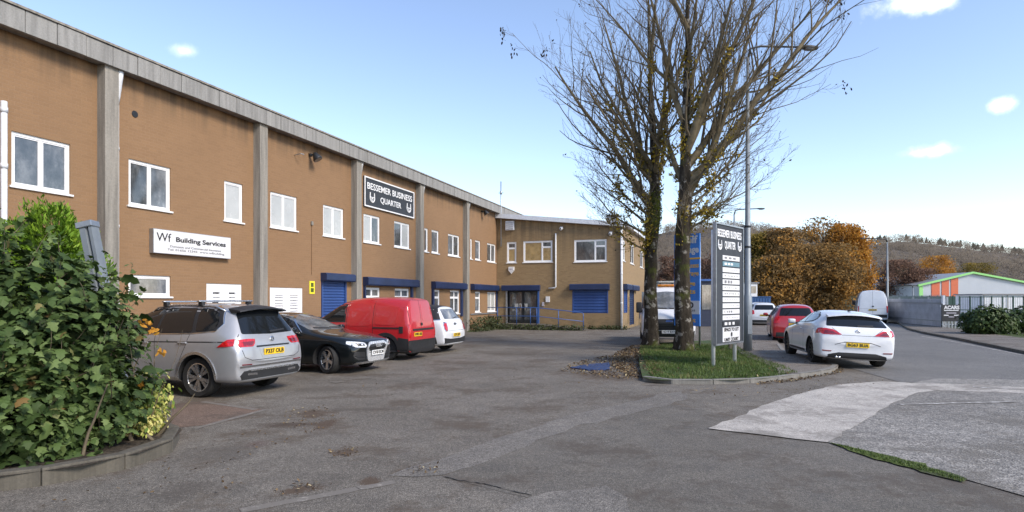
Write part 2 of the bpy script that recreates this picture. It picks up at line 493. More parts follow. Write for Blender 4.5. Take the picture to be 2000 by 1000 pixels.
def sheet(name, poly, z, mat, rough_edge=0.0, step=.5, kind="structure", seed=0, parent=None):
    """A flat ground sheet from an outline, its edge broken up a little."""
    rnd = random.Random(seed); pts = []
    n = len(poly)
    for i in range(n):
        a = Vector(poly[i][:2]); b = Vector(poly[(i + 1) % n][:2]); L = (b - a).length
        k = max(1, int(L / step)) if rough_edge else 1
        nrm = Vector((-(b - a).y, (b - a).x)).normalized() if L > 1e-6 else Vector((0, 0))
        for j in range(k):
            p = a.lerp(b, j / k)
            if rough_edge: p = p + nrm * rnd.gauss(0, rough_edge)
            pts.append(p)
    idx = list(range(len(pts)))
    r = delaunay_2d_cdt(pts, [], [idx], 1, 1e-5)
    me = bpy.data.meshes.new(name); me.from_pydata([(p[0], p[1], z) for p in r[0]], [], [tuple(f) for f in r[2]]); me.update()
    bm = bmesh.new(); bm.from_mesh(me)
    for f in bm.faces:
        if f.normal.z < 0: f.normal_flip()
    bm.to_mesh(me); bm.free()
    o = link_mesh(name, me, mat, parent)
    if kind: o["kind"] = kind
    return o
# ------------------------------------------------------------------ ground, roads, hill
big = MB()
R0 = 2600
big.add([(-R0, -300, -.03), (R0, -300, -.03), (R0, R0, -.03), (-R0, R0, -.03)], [(0, 1, 2, 3)])
props(big.build("ground", "field", fix=False), kind="structure")

def G2(*uv): return [gnd(u, v)[:2] for u, v in uv]
# the yard in front of the units
sheet("car_park", [(-30, -8), (46, -8), (46, 10), (19, 16.5), (19.5, 30), (21, 48), (18, 52), (7, 60), (-3, 60), (-14, 20), (-30, -2)], 0.0, "asphalt_old", 0, kind="structure")
# the road with its old chippings at the mouth of the yard, then smoother surface beyond
sheet("road", G2((1615, 865)) + G2((1760, 902), (2000, 970)) + [(5.2, 3.0), (40, -4.0), (46, 8), (15.9, 18.7), (11.2, 13.2), (9.3, 13.4), (6.6, 11.6), (4.9, 8.8)], .010, "road_chippings", .02, .4, seed=3)
sheet("road", [(8.1, 12.8), (8.55, 15.7), (8.75, 17.4), (9.1, 20.0), (16.3, 38.6), (26, 62), (40, 95), (52, 94), (34, 60), (27.4, 43.5), (22.6, 35.0), (20.7, 30.8), (18.9, 26.1), (15.9, 18.8), (20, 12.6), (11.2, 12.6)], .007, "asphalt_far", .01, .8, seed=4)
sheet("concrete_apron", G2((1380, 838), (1440, 815), (1500, 790), (1560, 770), (1640, 752), (1720, 746), (1800, 750), (1900, 752), (2010, 758), (2010, 770), (1900, 766), (1830, 764), (1790, 768), (1740, 790), (1690, 822), (1615, 866), (1500, 852)), .014, "concrete_slab", .018, .25, seed=5)
# newer dark tarmac near the camera, a paler worn track across the yard
sheet("tarmac_patch", G2((865, 932), (1000, 880), (1140, 830), (1310, 790), (1370, 800), (1430, 816), (1380, 839), (1500, 853), (1615, 866), (1760, 903), (2000, 972)) + [(4.6, 4.3), (3.4, 2.0), (-.5, 2.0), (.1, 4.9), (.16, 5.35)], .0025, "asphalt_dark", .02, .25, seed=7)
sheet("worn_track", G2((760, 930), (860, 900), (990, 850), (1130, 808), (1290, 772), (1330, 765), (1345, 778), (1310, 790), (1140, 830), (1000, 880), (865, 932)), .0050, "asphalt_worn", .03, .25, seed=8)
sheet("worn_patch", G2((950, 1010), (1080, 965), (1180, 950), (1240, 975), (1200, 1040), (1000, 1060)), .0065, "asphalt_worn", .05, .2, seed=9)
sheet("brown_apron", G2((335, 790), (400, 783), (520, 800), (420, 828), (330, 838)), .0035, "brown_apron", .02, .25, seed=10)
# faded bay lines and yellow marks
def line(name, a, b, w, mat, z, seed=0):
    A, B = gnd(*a).xy, gnd(*b).xy; d = (B - A).normalized(); n = Vector((-d.y, d.x)) * w / 2
    return sheet(name, [A + n, B + n, B - n, A - n], z, mat, .006, .15, seed=seed)
line("bay_line", (470, 998), (700, 955), .12, "line_faint", .0035, 1)
line("bay_line", (700, 955), (770, 942), .11, "line_faint", .0045, 2)
line("bay_line", (395, 785), (500, 800), .10, "line_faint", .005, 3)
line("bay_line", (380, 838), (520, 800), .10, "line_faint", .006, 4)
line("bay_mark", (600, 743), (675, 741), .09, "line_yellow_faint", .004, 5)
line("bay_mark", (650, 748), (672, 745), .20, "line_yellow_faint", .008, 6)
line("bay_mark", (690, 740), (722, 738), .11, "line_yellow_faint", .004, 7)
line("yellow_line", (1352, 762), (1440, 755), .10, "line_yellow", .0035, 8)
line("yellow_line", (1352, 768), (1372, 762), .16, "line_yellow", .0055, 9)
line("yellow_line", (1398, 780), (1440, 776), .08, "line_yellow", .0035, 10)
line("yellow_line", (1440, 775), (1483, 771), .12, "line_yellow", .0035, 11)
line("yellow_line", (1255, 752), (1300, 752), .08, "line_yellow", .0035, 12)
line("give_way_line", (1756, 792), (1984, 786), .10, "line_white", .0185, 13)
line("edge_line", (1900, 757), (2040, 765), .12, "line_white", .0185, 14)
# open joint in the tarmac
cr = MB()
pts = [gnd(u, v).xy for u, v in ((865, 931), (900, 940), (945, 945), (985, 956), (1050, 971))]
rc = random.Random(4)
dense = []
for a, b in zip(pts, pts[1:]): dense += [a.lerp(b, k / 6) + Vector((rc.gauss(0, .008), rc.gauss(0, .008))) for k in range(6)]
for a, b in zip(dense, dense[1:]):
    n = Vector((-(b - a).y, (b - a).x)).normalized() * rc.uniform(.004, .013)
    cr.add([(*(a + n), .006), (*(b + n), .006), (*(b - n), .009), (*(a - n), .009)], [(0, 1, 2, 3)])
props(cr.build("tarmac_crack", "interior_dark", fix=False), kind="structure")
sheet("moss_strip", G2((1620, 866), (1700, 884), (1800, 908), (1890, 938), (1880, 945), (1780, 918), (1690, 893)), .0165, "moss", .02, .12, seed=15)

# ---- raised pavement, grass island, planting bed: kerb stones laid one by one
def kerb(owner, pts, w=.13, h=.11, L=.9, mat="kerb_concrete", seed=0, side=1):
    """Stones along a polyline; side=+1 lays them to the left of the walking direction."""
    rnd = random.Random(seed)
    P = [Vector(p) for p in pts]; d = [0]
    for a, b in zip(P, P[1:]): d.append(d[-1] + (b - a).length)
    def pos(s):
        for i in range(len(P) - 1):
            if s <= d[i + 1] or i == len(P) - 2:
                return P[i].lerp(P[i + 1], (s - d[i]) / max(1e-6, d[i + 1] - d[i]))
    n = max(1, round(d[-1] / L)); st = d[-1] / n
    for k in range(n):
        a, b = pos(k * st + .006), pos((k + 1) * st - .006)
        mid = (a + b) / 2; t = (b - a); ln = t.length; ang = atan2(t.y, t.x)
        mb = MB(); j = rnd.uniform(-.006, .006)
        mb.box(-ln / 2, ln / 2, 0 if side > 0 else -w, w if side > 0 else 0, -.02, h + j, .014)
        o = mb.build("kerb_stone", mat, owner, loc=(mid.x, mid.y, 0)); o.rotation_euler = (rnd.uniform(-.012, .012), 0, ang)
pav_line = [(6.35, 13.55), (6.95, 13.95), (7.5, 14.45), (8.0, 15.05), (8.3, 15.65), (8.42, 16.4), (8.5, 17.2), (8.8, 19.8), (12.2, 28.8), (15.9, 38.2), (25.4, 62.0)]
pav = sheet("pavement", pav_line[:-1] + [(25.4, 62), (23.4, 62.4), (13.6, 38), (8.6, 24.5), (7.4, 20.5), (6.7, 17.5), (6.3, 14.6), (5.9, 13.6)], .10, "pavement_grey")
kerb(pav, pav_line[:8], .13, .105, .9, seed=1)
kerb(pav, pav_line[7:], .13, .105, 3.0, seed=2)
isl_line = [(4.9, 23.2), (4.3, 20.8), (3.75, 18.2), (3.2, 15.4), (2.78, 13.1), (2.86, 12.72), (3.1, 12.55), (3.96, 12.5), (4.6, 12.55), (5.2, 12.8), (5.8, 13.15), (6.35, 13.55)]
island = sheet("grass_island", isl_line + [(6.6, 14.6), (7.0, 17.5), (7.7, 20.5), (8.9, 24.6), (8.0, 25.0), (6.4, 24.0)], .085, "verge_grass")
kerb(island, isl_line[4:], .13, .10, .9, seed=3, side=1)
bed_line = [(-8.5, 4.6), (-7.0, 4.78), (-5.6, 5.08), (-4.7, 5.42), (-4.1, 5.85), (-3.86, 6.35), (-3.82, 6.9), (-4.02, 7.5), (-4.5, 8.0), (-5.3, 8.4), (-6.6, 8.9), (-8.0, 9.4)]
bed = sheet("planting_bed", bed_line + [(-12, 10.5), (-12, 4.6)], .14, "earth")
kerb(bed, bed_line, .13, .165, .72, "kerb_mossy", 5, 1)
rk_line = [(15.2, 17.0), (15.95, 18.8), (17.4, 22.3), (18.95, 26.1), (20.7, 30.8), (22.6, 35.0), (24.6, 38.6), (27.4, 43.5), (34, 60), (44, 80)]
rpav = sheet("pavement", rk_line + [(47, 79), (37.5, 60), (30.2, 44.6), (26.6, 38.0), (24.6, 33.8), (23.0, 29.4), (21.6, 25.6), (20.0, 21.6), (18.4, 17.0)], .10, "pavement_grey")
kerb(rpav, rk_line[:8], .14, .11, .9, "kerb_mossy", 6, side=-1)
verge = sheet("grass_verge", [(18.4, 17.0), (20.0, 21.6), (21.6, 25.6), (23.0, 29.4), (40, 29.4), (40, 17)], .095, "verge_grass")
line("edge_line", (2060, 706), (1880, 671), .12, "line_white", .012, 16)
line("edge_line", (1880, 671), (1800, 657), .12, "line_white", .012, 17)

# ---- wooded hill behind everything
RIDGE = [(900, 500), (1100, 478), (1230, 456), (1330, 436), (1400, 428), (1470, 434), (1540, 446), (1640, 462), (1690, 466), (1720, 461), (1760, 458), (1810, 463), (1860, 469), (1930, 477), (2000, 484), (2150, 500), (2400, 528), (2700, 550)]
def ridge_h(u, Y):
    for (a, va), (b, vb) in zip(RIDGE, RIDGE[1:]):
        if a <= u <= b:
            t = (u - a) / (b - a); t = t * t * (3 - 2 * t)
            return CAM_H + (HOR - (va * (1 - t) + vb * t)) / FPX * Y
    return CAM_H + (HOR - (RIDGE[0][1] if u < RIDGE[0][0] else RIDGE[-1][1])) / FPX * Y
HY0, HY1 = 330.0, 760.0
def hill_z(x, y):
    u = 1000 + FPX * x / y
    top = ridge_h(u, HY1) - 7.5
    t = min(1, max(0, (y - HY0) / (HY1 - HY0)))
    s = t ** .85
    fold = 6 * sin(x * .021 + 1) * sin(y * .013) + 3 * sin(x * .06 + y * .03)
    return top * s * (1 if y <= HY1 else max(0, 1 - (y - HY1) / 400)) - 8 * (1 - t) + fold * t * (1 - t) * 2.2
hb = MB(); NX, NY = 110, 26
for j in range(NY):
    y = HY0 + (HY1 + 300 - HY0) * j / (NY - 1)
    for i in range(NX):
        u = 880 + (2720 - 880) * i / (NX - 1); x = (u - 1000) / FPX * y
        hb.v.append((x, y, hill_z(x, y)))
hb.f = [(j * NX + i, j * NX + i + 1, (j + 1) * NX + i + 1, (j + 1) * NX + i) for j in range(NY - 1) for i in range(NX - 1)]
ground_mat("hill_floor", (.10, .082, .064), (.14, .115, .09), 1.2, None, .3, .3, .02)
props(hb.build("hill", "hill_floor", smooth=True, fix=False), kind="structure")
# ------------------------------------------------------------------ vehicles
def car_body(stations, zbot, name, paint, parent, wheels, arch_r, crease=(), level=2, endlift=.08):
    """Body cage: nine lines a side from sill to roof, run nose to tail, then smoothed; wheel arches cut out."""
    rows = []
    ns = len(stations)
    for i, (xl, xb, xt, yl, yb, yt, zs, zb, ze, zt) in enumerate(stations):
        zl = zbot + (endlift if i in (0, ns - 1) else (endlift * .4 if i in (1, ns - 2) else 0))
        zl = min(zl, zs - .16)
        z2 = zl + .09
        zm = max(min(.62, zs - .13), z2 + .03)
        rows.append([(xl, 0, zl), (xl, yl * .90, zl), (xl, yl * .975, z2), (xl, yl, zm), ((xl + xb) / 2, yl * .62 + yb * .38 + .008, zs),
                     (xb, yb, zb), (xt, yt, ze), (xt, yt * .55, ze * .3 + zt * .7), (xt, 0, zt)])
    nr = 9
    vs = []; idx = {}
    for i in range(ns):
        for r in range(nr):
            x, y, z = rows[i][r]
            idx[(i, r, 1)] = len(vs); vs.append((x, y, z))
            if r in (0, nr - 1): idx[(i, r, -1)] = idx[(i, r, 1)]
            else: idx[(i, r, -1)] = len(vs); vs.append((x, -y, z))
    fs = []
    for i in range(ns - 1):
        for r in range(nr - 1):
            a, b, c, d = idx[(i, r, 1)], idx[(i + 1, r, 1)], idx[(i + 1, r + 1, 1)], idx[(i, r + 1, 1)]
            fs.append((a, d, c, b))
            a, b, c, d = idx[(i, r, -1)], idx[(i + 1, r, -1)], idx[(i + 1, r + 1, -1)], idx[(i, r + 1, -1)]
            fs.append((a, b, c, d))
    for i, flip in ((0, False), (ns - 1, True)):
        for r in range(nr - 1):
            q = [idx[(i, r, 1)], idx[(i, r + 1, 1)], idx[(i, r + 1, -1)], idx[(i, r, -1)]]
            q = list(dict.fromkeys(q))
            fs.append(tuple(q if not flip else q[::-1]))
    me = bpy.data.meshes.new(name); me.from_pydata(vs, [], fs); me.update()
    bm = bmesh.new(); bm.from_mesh(me)
    bmesh.ops.recalc_face_normals(bm, faces=bm.faces)
    cl = bm.edges.layers.float.get('crease_edge') or bm.edges.layers.float.new('crease_edge')
    inv = {}
    for k, v in idx.items(): inv.setdefault(v, []).append(k)
    for e in bm.edges:
        ka, kb = inv[e.verts[0].index], inv[e.verts[1].index]
        for a in ka:
            for b in kb:
                for (kind, n0, lo, hi, val) in crease:
                    if kind == 'row' and a[1] == b[1] == n0 and min(a[0], b[0]) >= lo and max(a[0], b[0]) <= hi: e[cl] = val
                    if kind == 'st' and a[0] == b[0] == n0 and min(a[1], b[1]) >= lo and max(a[1], b[1]) <= hi: e[cl] = val
    bm.to_mesh(me); bm.free()
    tmp = bpy.data.objects.new("tmp", me); COL.objects.link(tmp)
    m = tmp.modifiers.new("s", 'SUBSURF'); m.levels = level; m.render_levels = level
    bpy.context.view_layer.update()
    dg = bpy.context.evaluated_depsgraph_get()
    full = bpy.data.meshes.new_from_object(tmp.evaluated_get(dg))
    bm = bmesh.new(); bm.from_mesh(full); bvh = BVHTree.FromBMesh(bm); bm.free()
    cutters = []
    tmp.modifiers.clear(); tmp.data = full
    full.materials.clear(); full.materials.append(MATS[paint]); full.materials.append(MATS["interior_dark"])
    for (wx, wy, wz) in wheels:
        for s in (1, -1):
            mb = MB(); mb.lathe([(0.001, -.36), (arch_r, -.36), (arch_r, .5), (0.001, .5)], 28, 'y', (wx, 0, wz))
            cme = mb.mesh("cut"); cme.materials.append(MATS[paint]); cme.materials.append(MATS["interior_dark"])
            for p in cme.polygons: p.material_index = 1
            b2 = bmesh.new(); b2.from_mesh(cme); bmesh.ops.remove_doubles(b2, verts=b2.verts, dist=.004); bmesh.ops.recalc_face_normals(b2, faces=b2.faces); b2.to_mesh(cme); b2.free()
            co = bpy.data.objects.new("cut", cme); COL.objects.link(co)
            co.location = (0, s * (wy - .02) , 0)
            if s < 0: co.scale = (1, -1, 1)
            cutters.append(co)
            bo = tmp.modifiers.new("b", 'BOOLEAN'); bo.operation = 'DIFFERENCE'; bo.object = co; bo.solver = 'EXACT'
    bpy.context.view_layer.update()
    dg = bpy.context.evaluated_depsgraph_get()
    fin = bpy.data.meshes.new_from_object(tmp.evaluated_get(dg))
    bpy.data.objects.remove(tmp)
    for c in cutters: bpy.data.objects.remove(c)
    o = link_mesh("body", fin, None, parent)
    sharp_by_angle(o, 42)
    return o, bvh

class Car:
    def __init__(self, name, label, cat, loc, heading, stations, zbot, paint, hw, wheels_x, wheel_r, tyre_w=.21, crease=(), group=None, level=2, arch=.055, z=0.0):
        rz = atan2(heading[1], heading[0])
        self.t = thing(name, label, cat, (loc[0], loc[1], z), rz, group)
        self.hw = hw; self.wr = wheel_r; self.wx = wheels_x; self.paint = paint
        self.body, self.bvh = car_body(stations, zbot, name, paint, self.t, [(x, hw - .03, wheel_r) for x in wheels_x], wheel_r + arch, crease, level)
    def cast(self, axis, a, b):
        big = 6.0
        if axis == 'L': o, d = Vector((a, big, b)), Vector((0, -1, 0))
        elif axis == 'R': o, d = Vector((a, -big, b)), Vector((0, 1, 0))
        elif axis == 'B': o, d = Vector((-big, a, b)), Vector((1, 0, 0))
        elif axis == 'F': o, d = Vector((big, a, b)), Vector((-1, 0, 0))
        else: o, d = Vector((a, b, big)), Vector((0, 0, -1))
        h = self.bvh.ray_cast(o, d)
        if h[0] is None:
            q = o + d * (big - .8)
            n = self.bvh.find_nearest(q)
            return n[0], n[1]
        nrm = h[1] if h[1].dot(d) < 0 else -h[1]
        return h[0], nrm
    def patch(self, name, poly, axis, mat, off=.004, th=.012, step=.05, parent=None, grid=.06, both=False, smooth=True, rnd=0.0):
        if rnd: poly = round_poly(poly, rnd)
        if both and axis in 'LR':
            self.patch(name, poly, 'L', mat, off, th, step, parent, grid, smooth=smooth)
            return self.patch(name, poly, 'R', mat, off, th, step, parent, grid, smooth=smooth)
        if both:
            self.patch(name, [(-p[0], p[1]) for p in poly], axis, mat, off, th, step, parent, grid, smooth=smooth)
        pts = []; n = len(poly)
        for i in range(n):
            a = Vector(poly[i]); b = Vector(poly[(i + 1) % n]); k = max(1, int((b - a).length / step))
            pts += [a.lerp(b, j / k) for j in range(k)]
        nb = len(pts)
        xs = [p.x for p in pts]; ys = [p.y for p in pts]
        gx = np.arange(min(xs) + grid * .5, max(xs), grid); gy = np.arange(min(ys) + grid * .5, max(ys), grid)
        inner = []
        for x in gx:
            for y in gy:
                q = Vector((x, y))
                if inside(q, pts) and min((q - p).length for p in pts) > grid * .45: inner.append(q)
        r = delaunay_2d_cdt(pts + inner, [], [list(range(nb))], 1, 1e-5)
        vs = []; nn = []
        for p in r[0]:
            h, nr = self.cast(axis, p.x, p.y)
            vs.append(h + nr * off); nn.append(nr)
        fs = [list(f) for f in r[2]]
        # give it thickness: a rim that runs back into the body
        cnt = {}
        for f in fs:
            for i in range(len(f)):
                e = (f[i], f[(i + 1) % len(f)]); cnt[tuple(sorted(e))] = cnt.get(tuple(sorted(e)), 0) + 1
        k = len(vs); m2 = {}
        bound = [e for e, c in cnt.items() if c == 1]
        for e in bound:
            for i in e:
                if i not in m2: m2[i] = len(vs); vs.append(vs[i] - nn[i] * (off + th))
        for a, b in bound: fs.append([a, b, m2[b], m2[a]])
        me = bpy.data.meshes.new(name); me.from_pydata(vs, [], fs); me.update()
        bm = bmesh.new(); bm.from_mesh(me); bmesh.ops.recalc_face_normals(bm, faces=bm.faces)
        d = {'L': Vector((0, 1, 0)), 'R': Vector((0, -1, 0)), 'B': Vector((-1, 0, 0)), 'F': Vector((1, 0, 0)), 'T': Vector((0, 0, 1))}[axis]
        tot = sum((f.normal.dot(d) * f.calc_area() for f in bm.faces), 0.0)
        if tot < 0: bmesh.ops.reverse_faces(bm, faces=bm.faces)
        bm.to_mesh(me); bm.free()
        o = link_mesh(name, me, mat, parent or self.t)
        if smooth: sharp_by_angle(o, 40)
        return o
    def strip(self, name, line, w, axis, mat, off=.0015, both=False, th=.006, parent=None):
        L = [Vector(p) for p in line]; up = []; dn = []
        for i, p in enumerate(L):
            t = (L[min(i + 1, len(L) - 1)] - L[max(i - 1, 0)]).normalized(); nrm = Vector((-t.y, t.x)) * w * .5
            up.append(p + nrm); dn.append(p - nrm)
        return self.patch(name, up + dn[::-1], axis, mat, off, th, .05, parent, 1.0, both)
    def wheels(self, style, tyre_w=.22, steer=0.0, rim_mat="alloy"):
        first = None
        for i, wx in enumerate(self.wx):
            for s in (1, -1):
                y = s * (self.hw - .045 - tyre_w / 2)
                if first is None:
                    w = make_wheel(self.wr, tyre_w, style, rim_mat, self.t); first = w
                else:
                    w = copy_tree(first, self.t)
                w.location = (wx, y, self.wr)
                w.rotation_euler = (0, random.uniform(0, 6) * s, (0 if s > 0 else pi) + (steer if i == 0 else 0))
        return self
    def plate(self, axis, y, z, s, mat, w=.52, h=.112):
        sg = 1 if axis == 'F' else -1
        hits = [self.cast(axis, y + dy, z + dz)[0] for dy in (-w / 2, w / 2) for dz in (-h / 2, h / 2)]
        up = (hits[1] + hits[3] - hits[0] - hits[2]).normalized()
        ex = max(sg * h_.x for h_ in hits) * sg
        tilt = 0.0
        p = MB().box(-.006, .006, -w / 2, w / 2, -h / 2, h / 2).build("number_plate", mat, self.t, loc=(ex + sg * .010, y, z))
        text_mesh("plate_text", s, .075, "ink_black", p, (sg * .009, 0, 0), (pi / 2, 0, pi / 2 if axis == 'F' else -pi / 2), width=w * .9, bold=.02)
        return p
    def mirror(self, x, z, mat, size=(.085, .095, .066)):
        for s in (1, -1):
            h, _ = self.cast('L' if s > 0 else 'R', x, z - .05)
            mb = MB(); mb.box(-size[0] * .9, size[0] * .9, -size[1], size[1], -size[2], size[2], .045)
            o = mb.build("door_mirror", mat, self.t, True, loc=(x, h.y + s * (size[1] + .03), z + .02))
            MB().box(-.03, .03, -.09, .09, -.03, .03, .012).build("mirror_arm", "black_plastic", o, True, loc=(0, -s * size[1], -size[2] * .7))
    def handle(self, x, z, mat, w=.20, both=True):
        for ax, s in (('L', 1), ('R', -1)):
            h, n = self.cast(ax, x, z)
            o = MB().box(-w / 2, w / 2, -.012, .022, -.016, .016, .01).build("door_handle", mat, self.t, True, loc=h)
            if s < 0: o.rotation_euler = (0, 0, pi)

def inside(q, pts):
    c = False; n = len(pts); j = n - 1
    for i in range(n):
        a, b = pts[i], pts[j]
        if (a.y > q.y) != (b.y > q.y) and q.x < (b.x - a.x) * (q.y - a.y) / (b.y - a.y + 1e-12) + a.x: c = not c
        j = i
    return c
def round_poly(poly, r, k=4):
    out = []; n = len(poly)
    for i in range(n):
        p = Vector(poly[i]); a = Vector(poly[i - 1]); b = Vector(poly[(i + 1) % n])
        da, db = (a - p), (b - p); ra = min(r, da.length * .45); rb = min(r, db.length * .45)
        s, e = p + da.normalized() * ra, p + db.normalized() * rb
        for j in range(k + 1):
            t = j / k
            out.append((s * (1 - t) ** 2 + p * 2 * t * (1 - t) + e * t * t)[:])
    return out

def make_wheel(R, w, style, rim_mat, parent):
    """Tyre with its rim and spokes; outer side at +y."""
    h = w / 2; ri = R * (.70 if style != 'steel' else .64)
    t = MB(); t.lathe([(ri, -h * .8), (R * .93, -h), (R * .985, -h * .8), (R, -h * .5), (R, h * .5), (R * .985, h * .8), (R * .93, h), (ri, h * .82)], 40, 'y')
    o = t.build("wheel", "rubber", parent, True); sharp_by_angle(o, 35)
    b = MB(); b.lathe([(0.002, h * .25), (ri * .99, h * .25), (ri * .99, -h * .5), (0.002, -h * .5)], 28, 'y')
    b.build("wheel_well_disc", "alloy_dark", o)
    r = MB()
    r.lathe([(ri * .985, h * .3), (ri * 1.02, h * .84), (ri * .96, h * .86), (ri * .92, h * .3)], 36, 'y')
    n = {'twin': 5, 'five': 5, 'steel': 8, 'multi': 9}[style]
    def spoke(q, w0, w1, r0, r1):
        ca, sa = cos(q), sin(q); px, pz = -sa, ca
        vs = []
        for (rr, ww, yy) in ((r0, w0, h * .72), (r1, w1, h * .80)):
            for s in (-1, 1):
                for y2 in (yy, yy - .03): vs.append((ca * rr + px * ww * s, y2, sa * rr + pz * ww * s))
        r.add(vs, [(0, 2, 6, 4), (1, 5, 7, 3), (0, 4, 5, 1), (2, 3, 7, 6)])
    for k in range(n):
        q = 2 * pi * k / n
        if style == 'twin':
            spoke(q - .21, .014, .034, ri * .16, ri * .95); spoke(q + .21, .014, .034, ri * .16, ri * .95)
        elif style == 'five': spoke(q, .035, .045, ri * .1, ri * .95)
        elif style == 'steel': spoke(q, .05, .055, ri * .1, ri * .95)
        else: spoke(q, .014, .022, ri * .1, ri * .95)
    r.lathe([(0.002, h * .8), (ri * .17, h * .78), (ri * .2, h * .45)], 16, 'y')
    r.build("rim", rim_mat, o)
    return o

ST_SUV = [
 (2.16, 2.19, 2.21, .70, .66, .50, .62, .70, .78, .80), (2.10, 2.09, 2.08, .84, .80, .62, .80, .90, .97, 1.0),
 (1.75, 1.72, 1.70, .91, .86, .68, .90, .99, 1.06, 1.09), (1.30, 1.30, 1.30, .92, .88, .70, .93, 1.02, 1.10, 1.13),
 (.95, .85, .82, .92, .89, .74, .95, 1.06, 1.13, 1.17), (.45, .35, .10, .915, .89, .63, .97, 1.09, 1.54, 1.62),
 (-.30, -.30, -.35, .915, .89, .65, .98, 1.10, 1.60, 1.675), (-1.0, -1.0, -1.0, .92, .89, .65, .99, 1.11, 1.60, 1.675),
 (-1.60, -1.60, -1.60, .92, .88, .63, 1.0, 1.12, 1.575, 1.65), (-1.86, -1.86, -1.88, .92, .85, .60, .99, 1.12, 1.53, 1.60),
 (-2.04, -2.06, -2.15, .90, .83, .70, .94, 1.04, 1.07, 1.09), (-2.16, -2.18, -2.22, .86, .80, .66, .80, .87, .89, .90),
 (-2.21, -2.23, -2.25, .83, .77, .6, .54, .60, .62, .63)]
ST_HATCH = [
 (2.06, 2.10, 2.14, .68, .62, .45, .46, .54, .58, .60), (2.00, 2.01, 2.05, .82, .76, .56, .62, .72, .755, .77),
 (1.70, 1.68, 1.72, .885, .83, .66, .72, .82, .86, .885), (1.20, 1.20, 1.20, .89, .85, .68, .77, .87, .925, .95),
 (.80, .75, .72, .89, .86, .72, .80, .92, .97, 1.0), (.25, .15, -.05, .885, .86, .59, .83, .95, 1.31, 1.38),
 (-.40, -.40, -.40, .885, .86, .60, .84, .96, 1.36, 1.43), (-1.0, -1.0, -1.0, .885, .86, .59, .85, .98, 1.35, 1.42),
 (-1.5, -1.5, -1.5, .885, .84, .56, .86, .99, 1.29, 1.38), (-1.75, -1.76, -1.80, .88, .80, .53, .86, .98, 1.22, 1.31),
 (-1.98, -2.0, -2.06, .85, .77, .62, .83, .92, .96, .98), (-2.08, -2.10, -2.13, .80, .75, .58, .68, .76, .78, .79),
 (-2.12, -2.14, -2.155, .77, .71, .5, .47, .52, .54, .55)]
ST_COUPE = [
 (2.05, 2.09, 2.12, .68, .62, .45, .46, .54, .58, .60), (1.95, 1.97, 2.0, .82, .77, .60, .60, .70, .75, .77),
 (1.65, 1.65, 1.67, .89, .84, .66, .72, .82, .87, .89), (1.20, 1.20, 1.20, .90, .86, .68, .76, .87, .93, .95),
 (.75, .70, .66, .90, .87, .72, .80, .92, .97, .99), (.20, .10, -.10, .895, .87, .61, .83, .96, 1.30, 1.36),
 (-.40, -.40, -.40, .895, .87, .63, .86, 1.0, 1.36, 1.42), (-.95, -.95, -.95, .90, .875, .63, .90, 1.04, 1.36, 1.42),
 (-1.40, -1.40, -1.40, .91, .87, .61, .91, 1.05, 1.32, 1.39), (-1.66, -1.68, -1.74, .91, .85, .60, .90, 1.03, 1.26, 1.34),
 (-1.95, -1.98, -2.06, .89, .83, .70, .86, .95, .975, .99), (-2.08, -2.10, -2.13, .85, .80, .66, .70, .78, .80, .81),
 (-2.12, -2.135, -2.145, .81, .75, .56, .46, .50, .52, .53)]
ST_VAN = [
 (2.06, 2.10, 2.13, .64, .60, .42, .50, .58, .62, .64), (1.98, 2.0, 2.02, .78, .72, .55, .70, .78, .82, .84),
 (1.70, 1.70, 1.70, .83, .79, .63, .82, .92, .97, 1.0), (1.30, 1.30, 1.32, .84, .81, .66, .88, .98, 1.05, 1.08),
 (1.10, 1.02, 1.0, .84, .82, .68, .90, 1.02, 1.10, 1.14), (.60, .50, .22, .84, .82, .67, .93, 1.05, 1.62, 1.71),
 (-.20, -.20, -.20, .84, .83, .70, .95, 1.08, 1.72, 1.80), (-1.0, -1.0, -1.0, .84, .835, .71, .95, 1.08, 1.74, 1.83),
 (-1.7, -1.7, -1.7, .84, .835, .71, .95, 1.08, 1.73, 1.82), (-2.02, -2.03, -2.03, .835, .82, .70, .95, 1.08, 1.69, 1.775),
 (-2.11, -2.13, -2.14, .82, .80, .73, .90, 1.0, 1.12, 1.14), (-2.14, -2.155, -2.165, .81, .79, .70, .70, .78, .80, .82),
 (-2.15, -2.16, -2.17, .79, .75, .6, .45, .52, .54, .55)]
ST_MINI = [
 (1.97, 2.0, 2.03, .68, .64, .46, .55, .63, .68, .70), (1.90, 1.90, 1.90, .82, .78, .60, .72, .82, .89, .91),
 (1.60, 1.58, 1.56, .88, .83, .67, .82, .92, .99, 1.02), (1.20, 1.20, 1.20, .895, .85, .69, .86, .96, 1.03, 1.06),
 (.90, .85, .82, .895, .86, .72, .88, .99, 1.05, 1.08), (.50, .45, .32, .89, .86, .62, .90, 1.02, 1.45, 1.52),
 (-.30, -.30, -.30, .89, .86, .64, .91, 1.03, 1.51, 1.575), (-.95, -.95, -.95, .895, .86, .64, .92, 1.04, 1.51, 1.575),
 (-1.45, -1.45, -1.45, .895, .85, .62, .93, 1.05, 1.48, 1.55), (-1.68, -1.69, -1.70, .89, .82, .58, .93, 1.05, 1.43, 1.50),
 (-1.90, -1.92, -1.97, .87, .80, .68, .90, 1.0, 1.03, 1.05), (-2.0, -2.02, -2.04, .84, .78, .64, .74, .82, .84, .85),
 (-2.05, -2.06, -2.07, .80, .75, .58, .48, .54, .56, .57)]
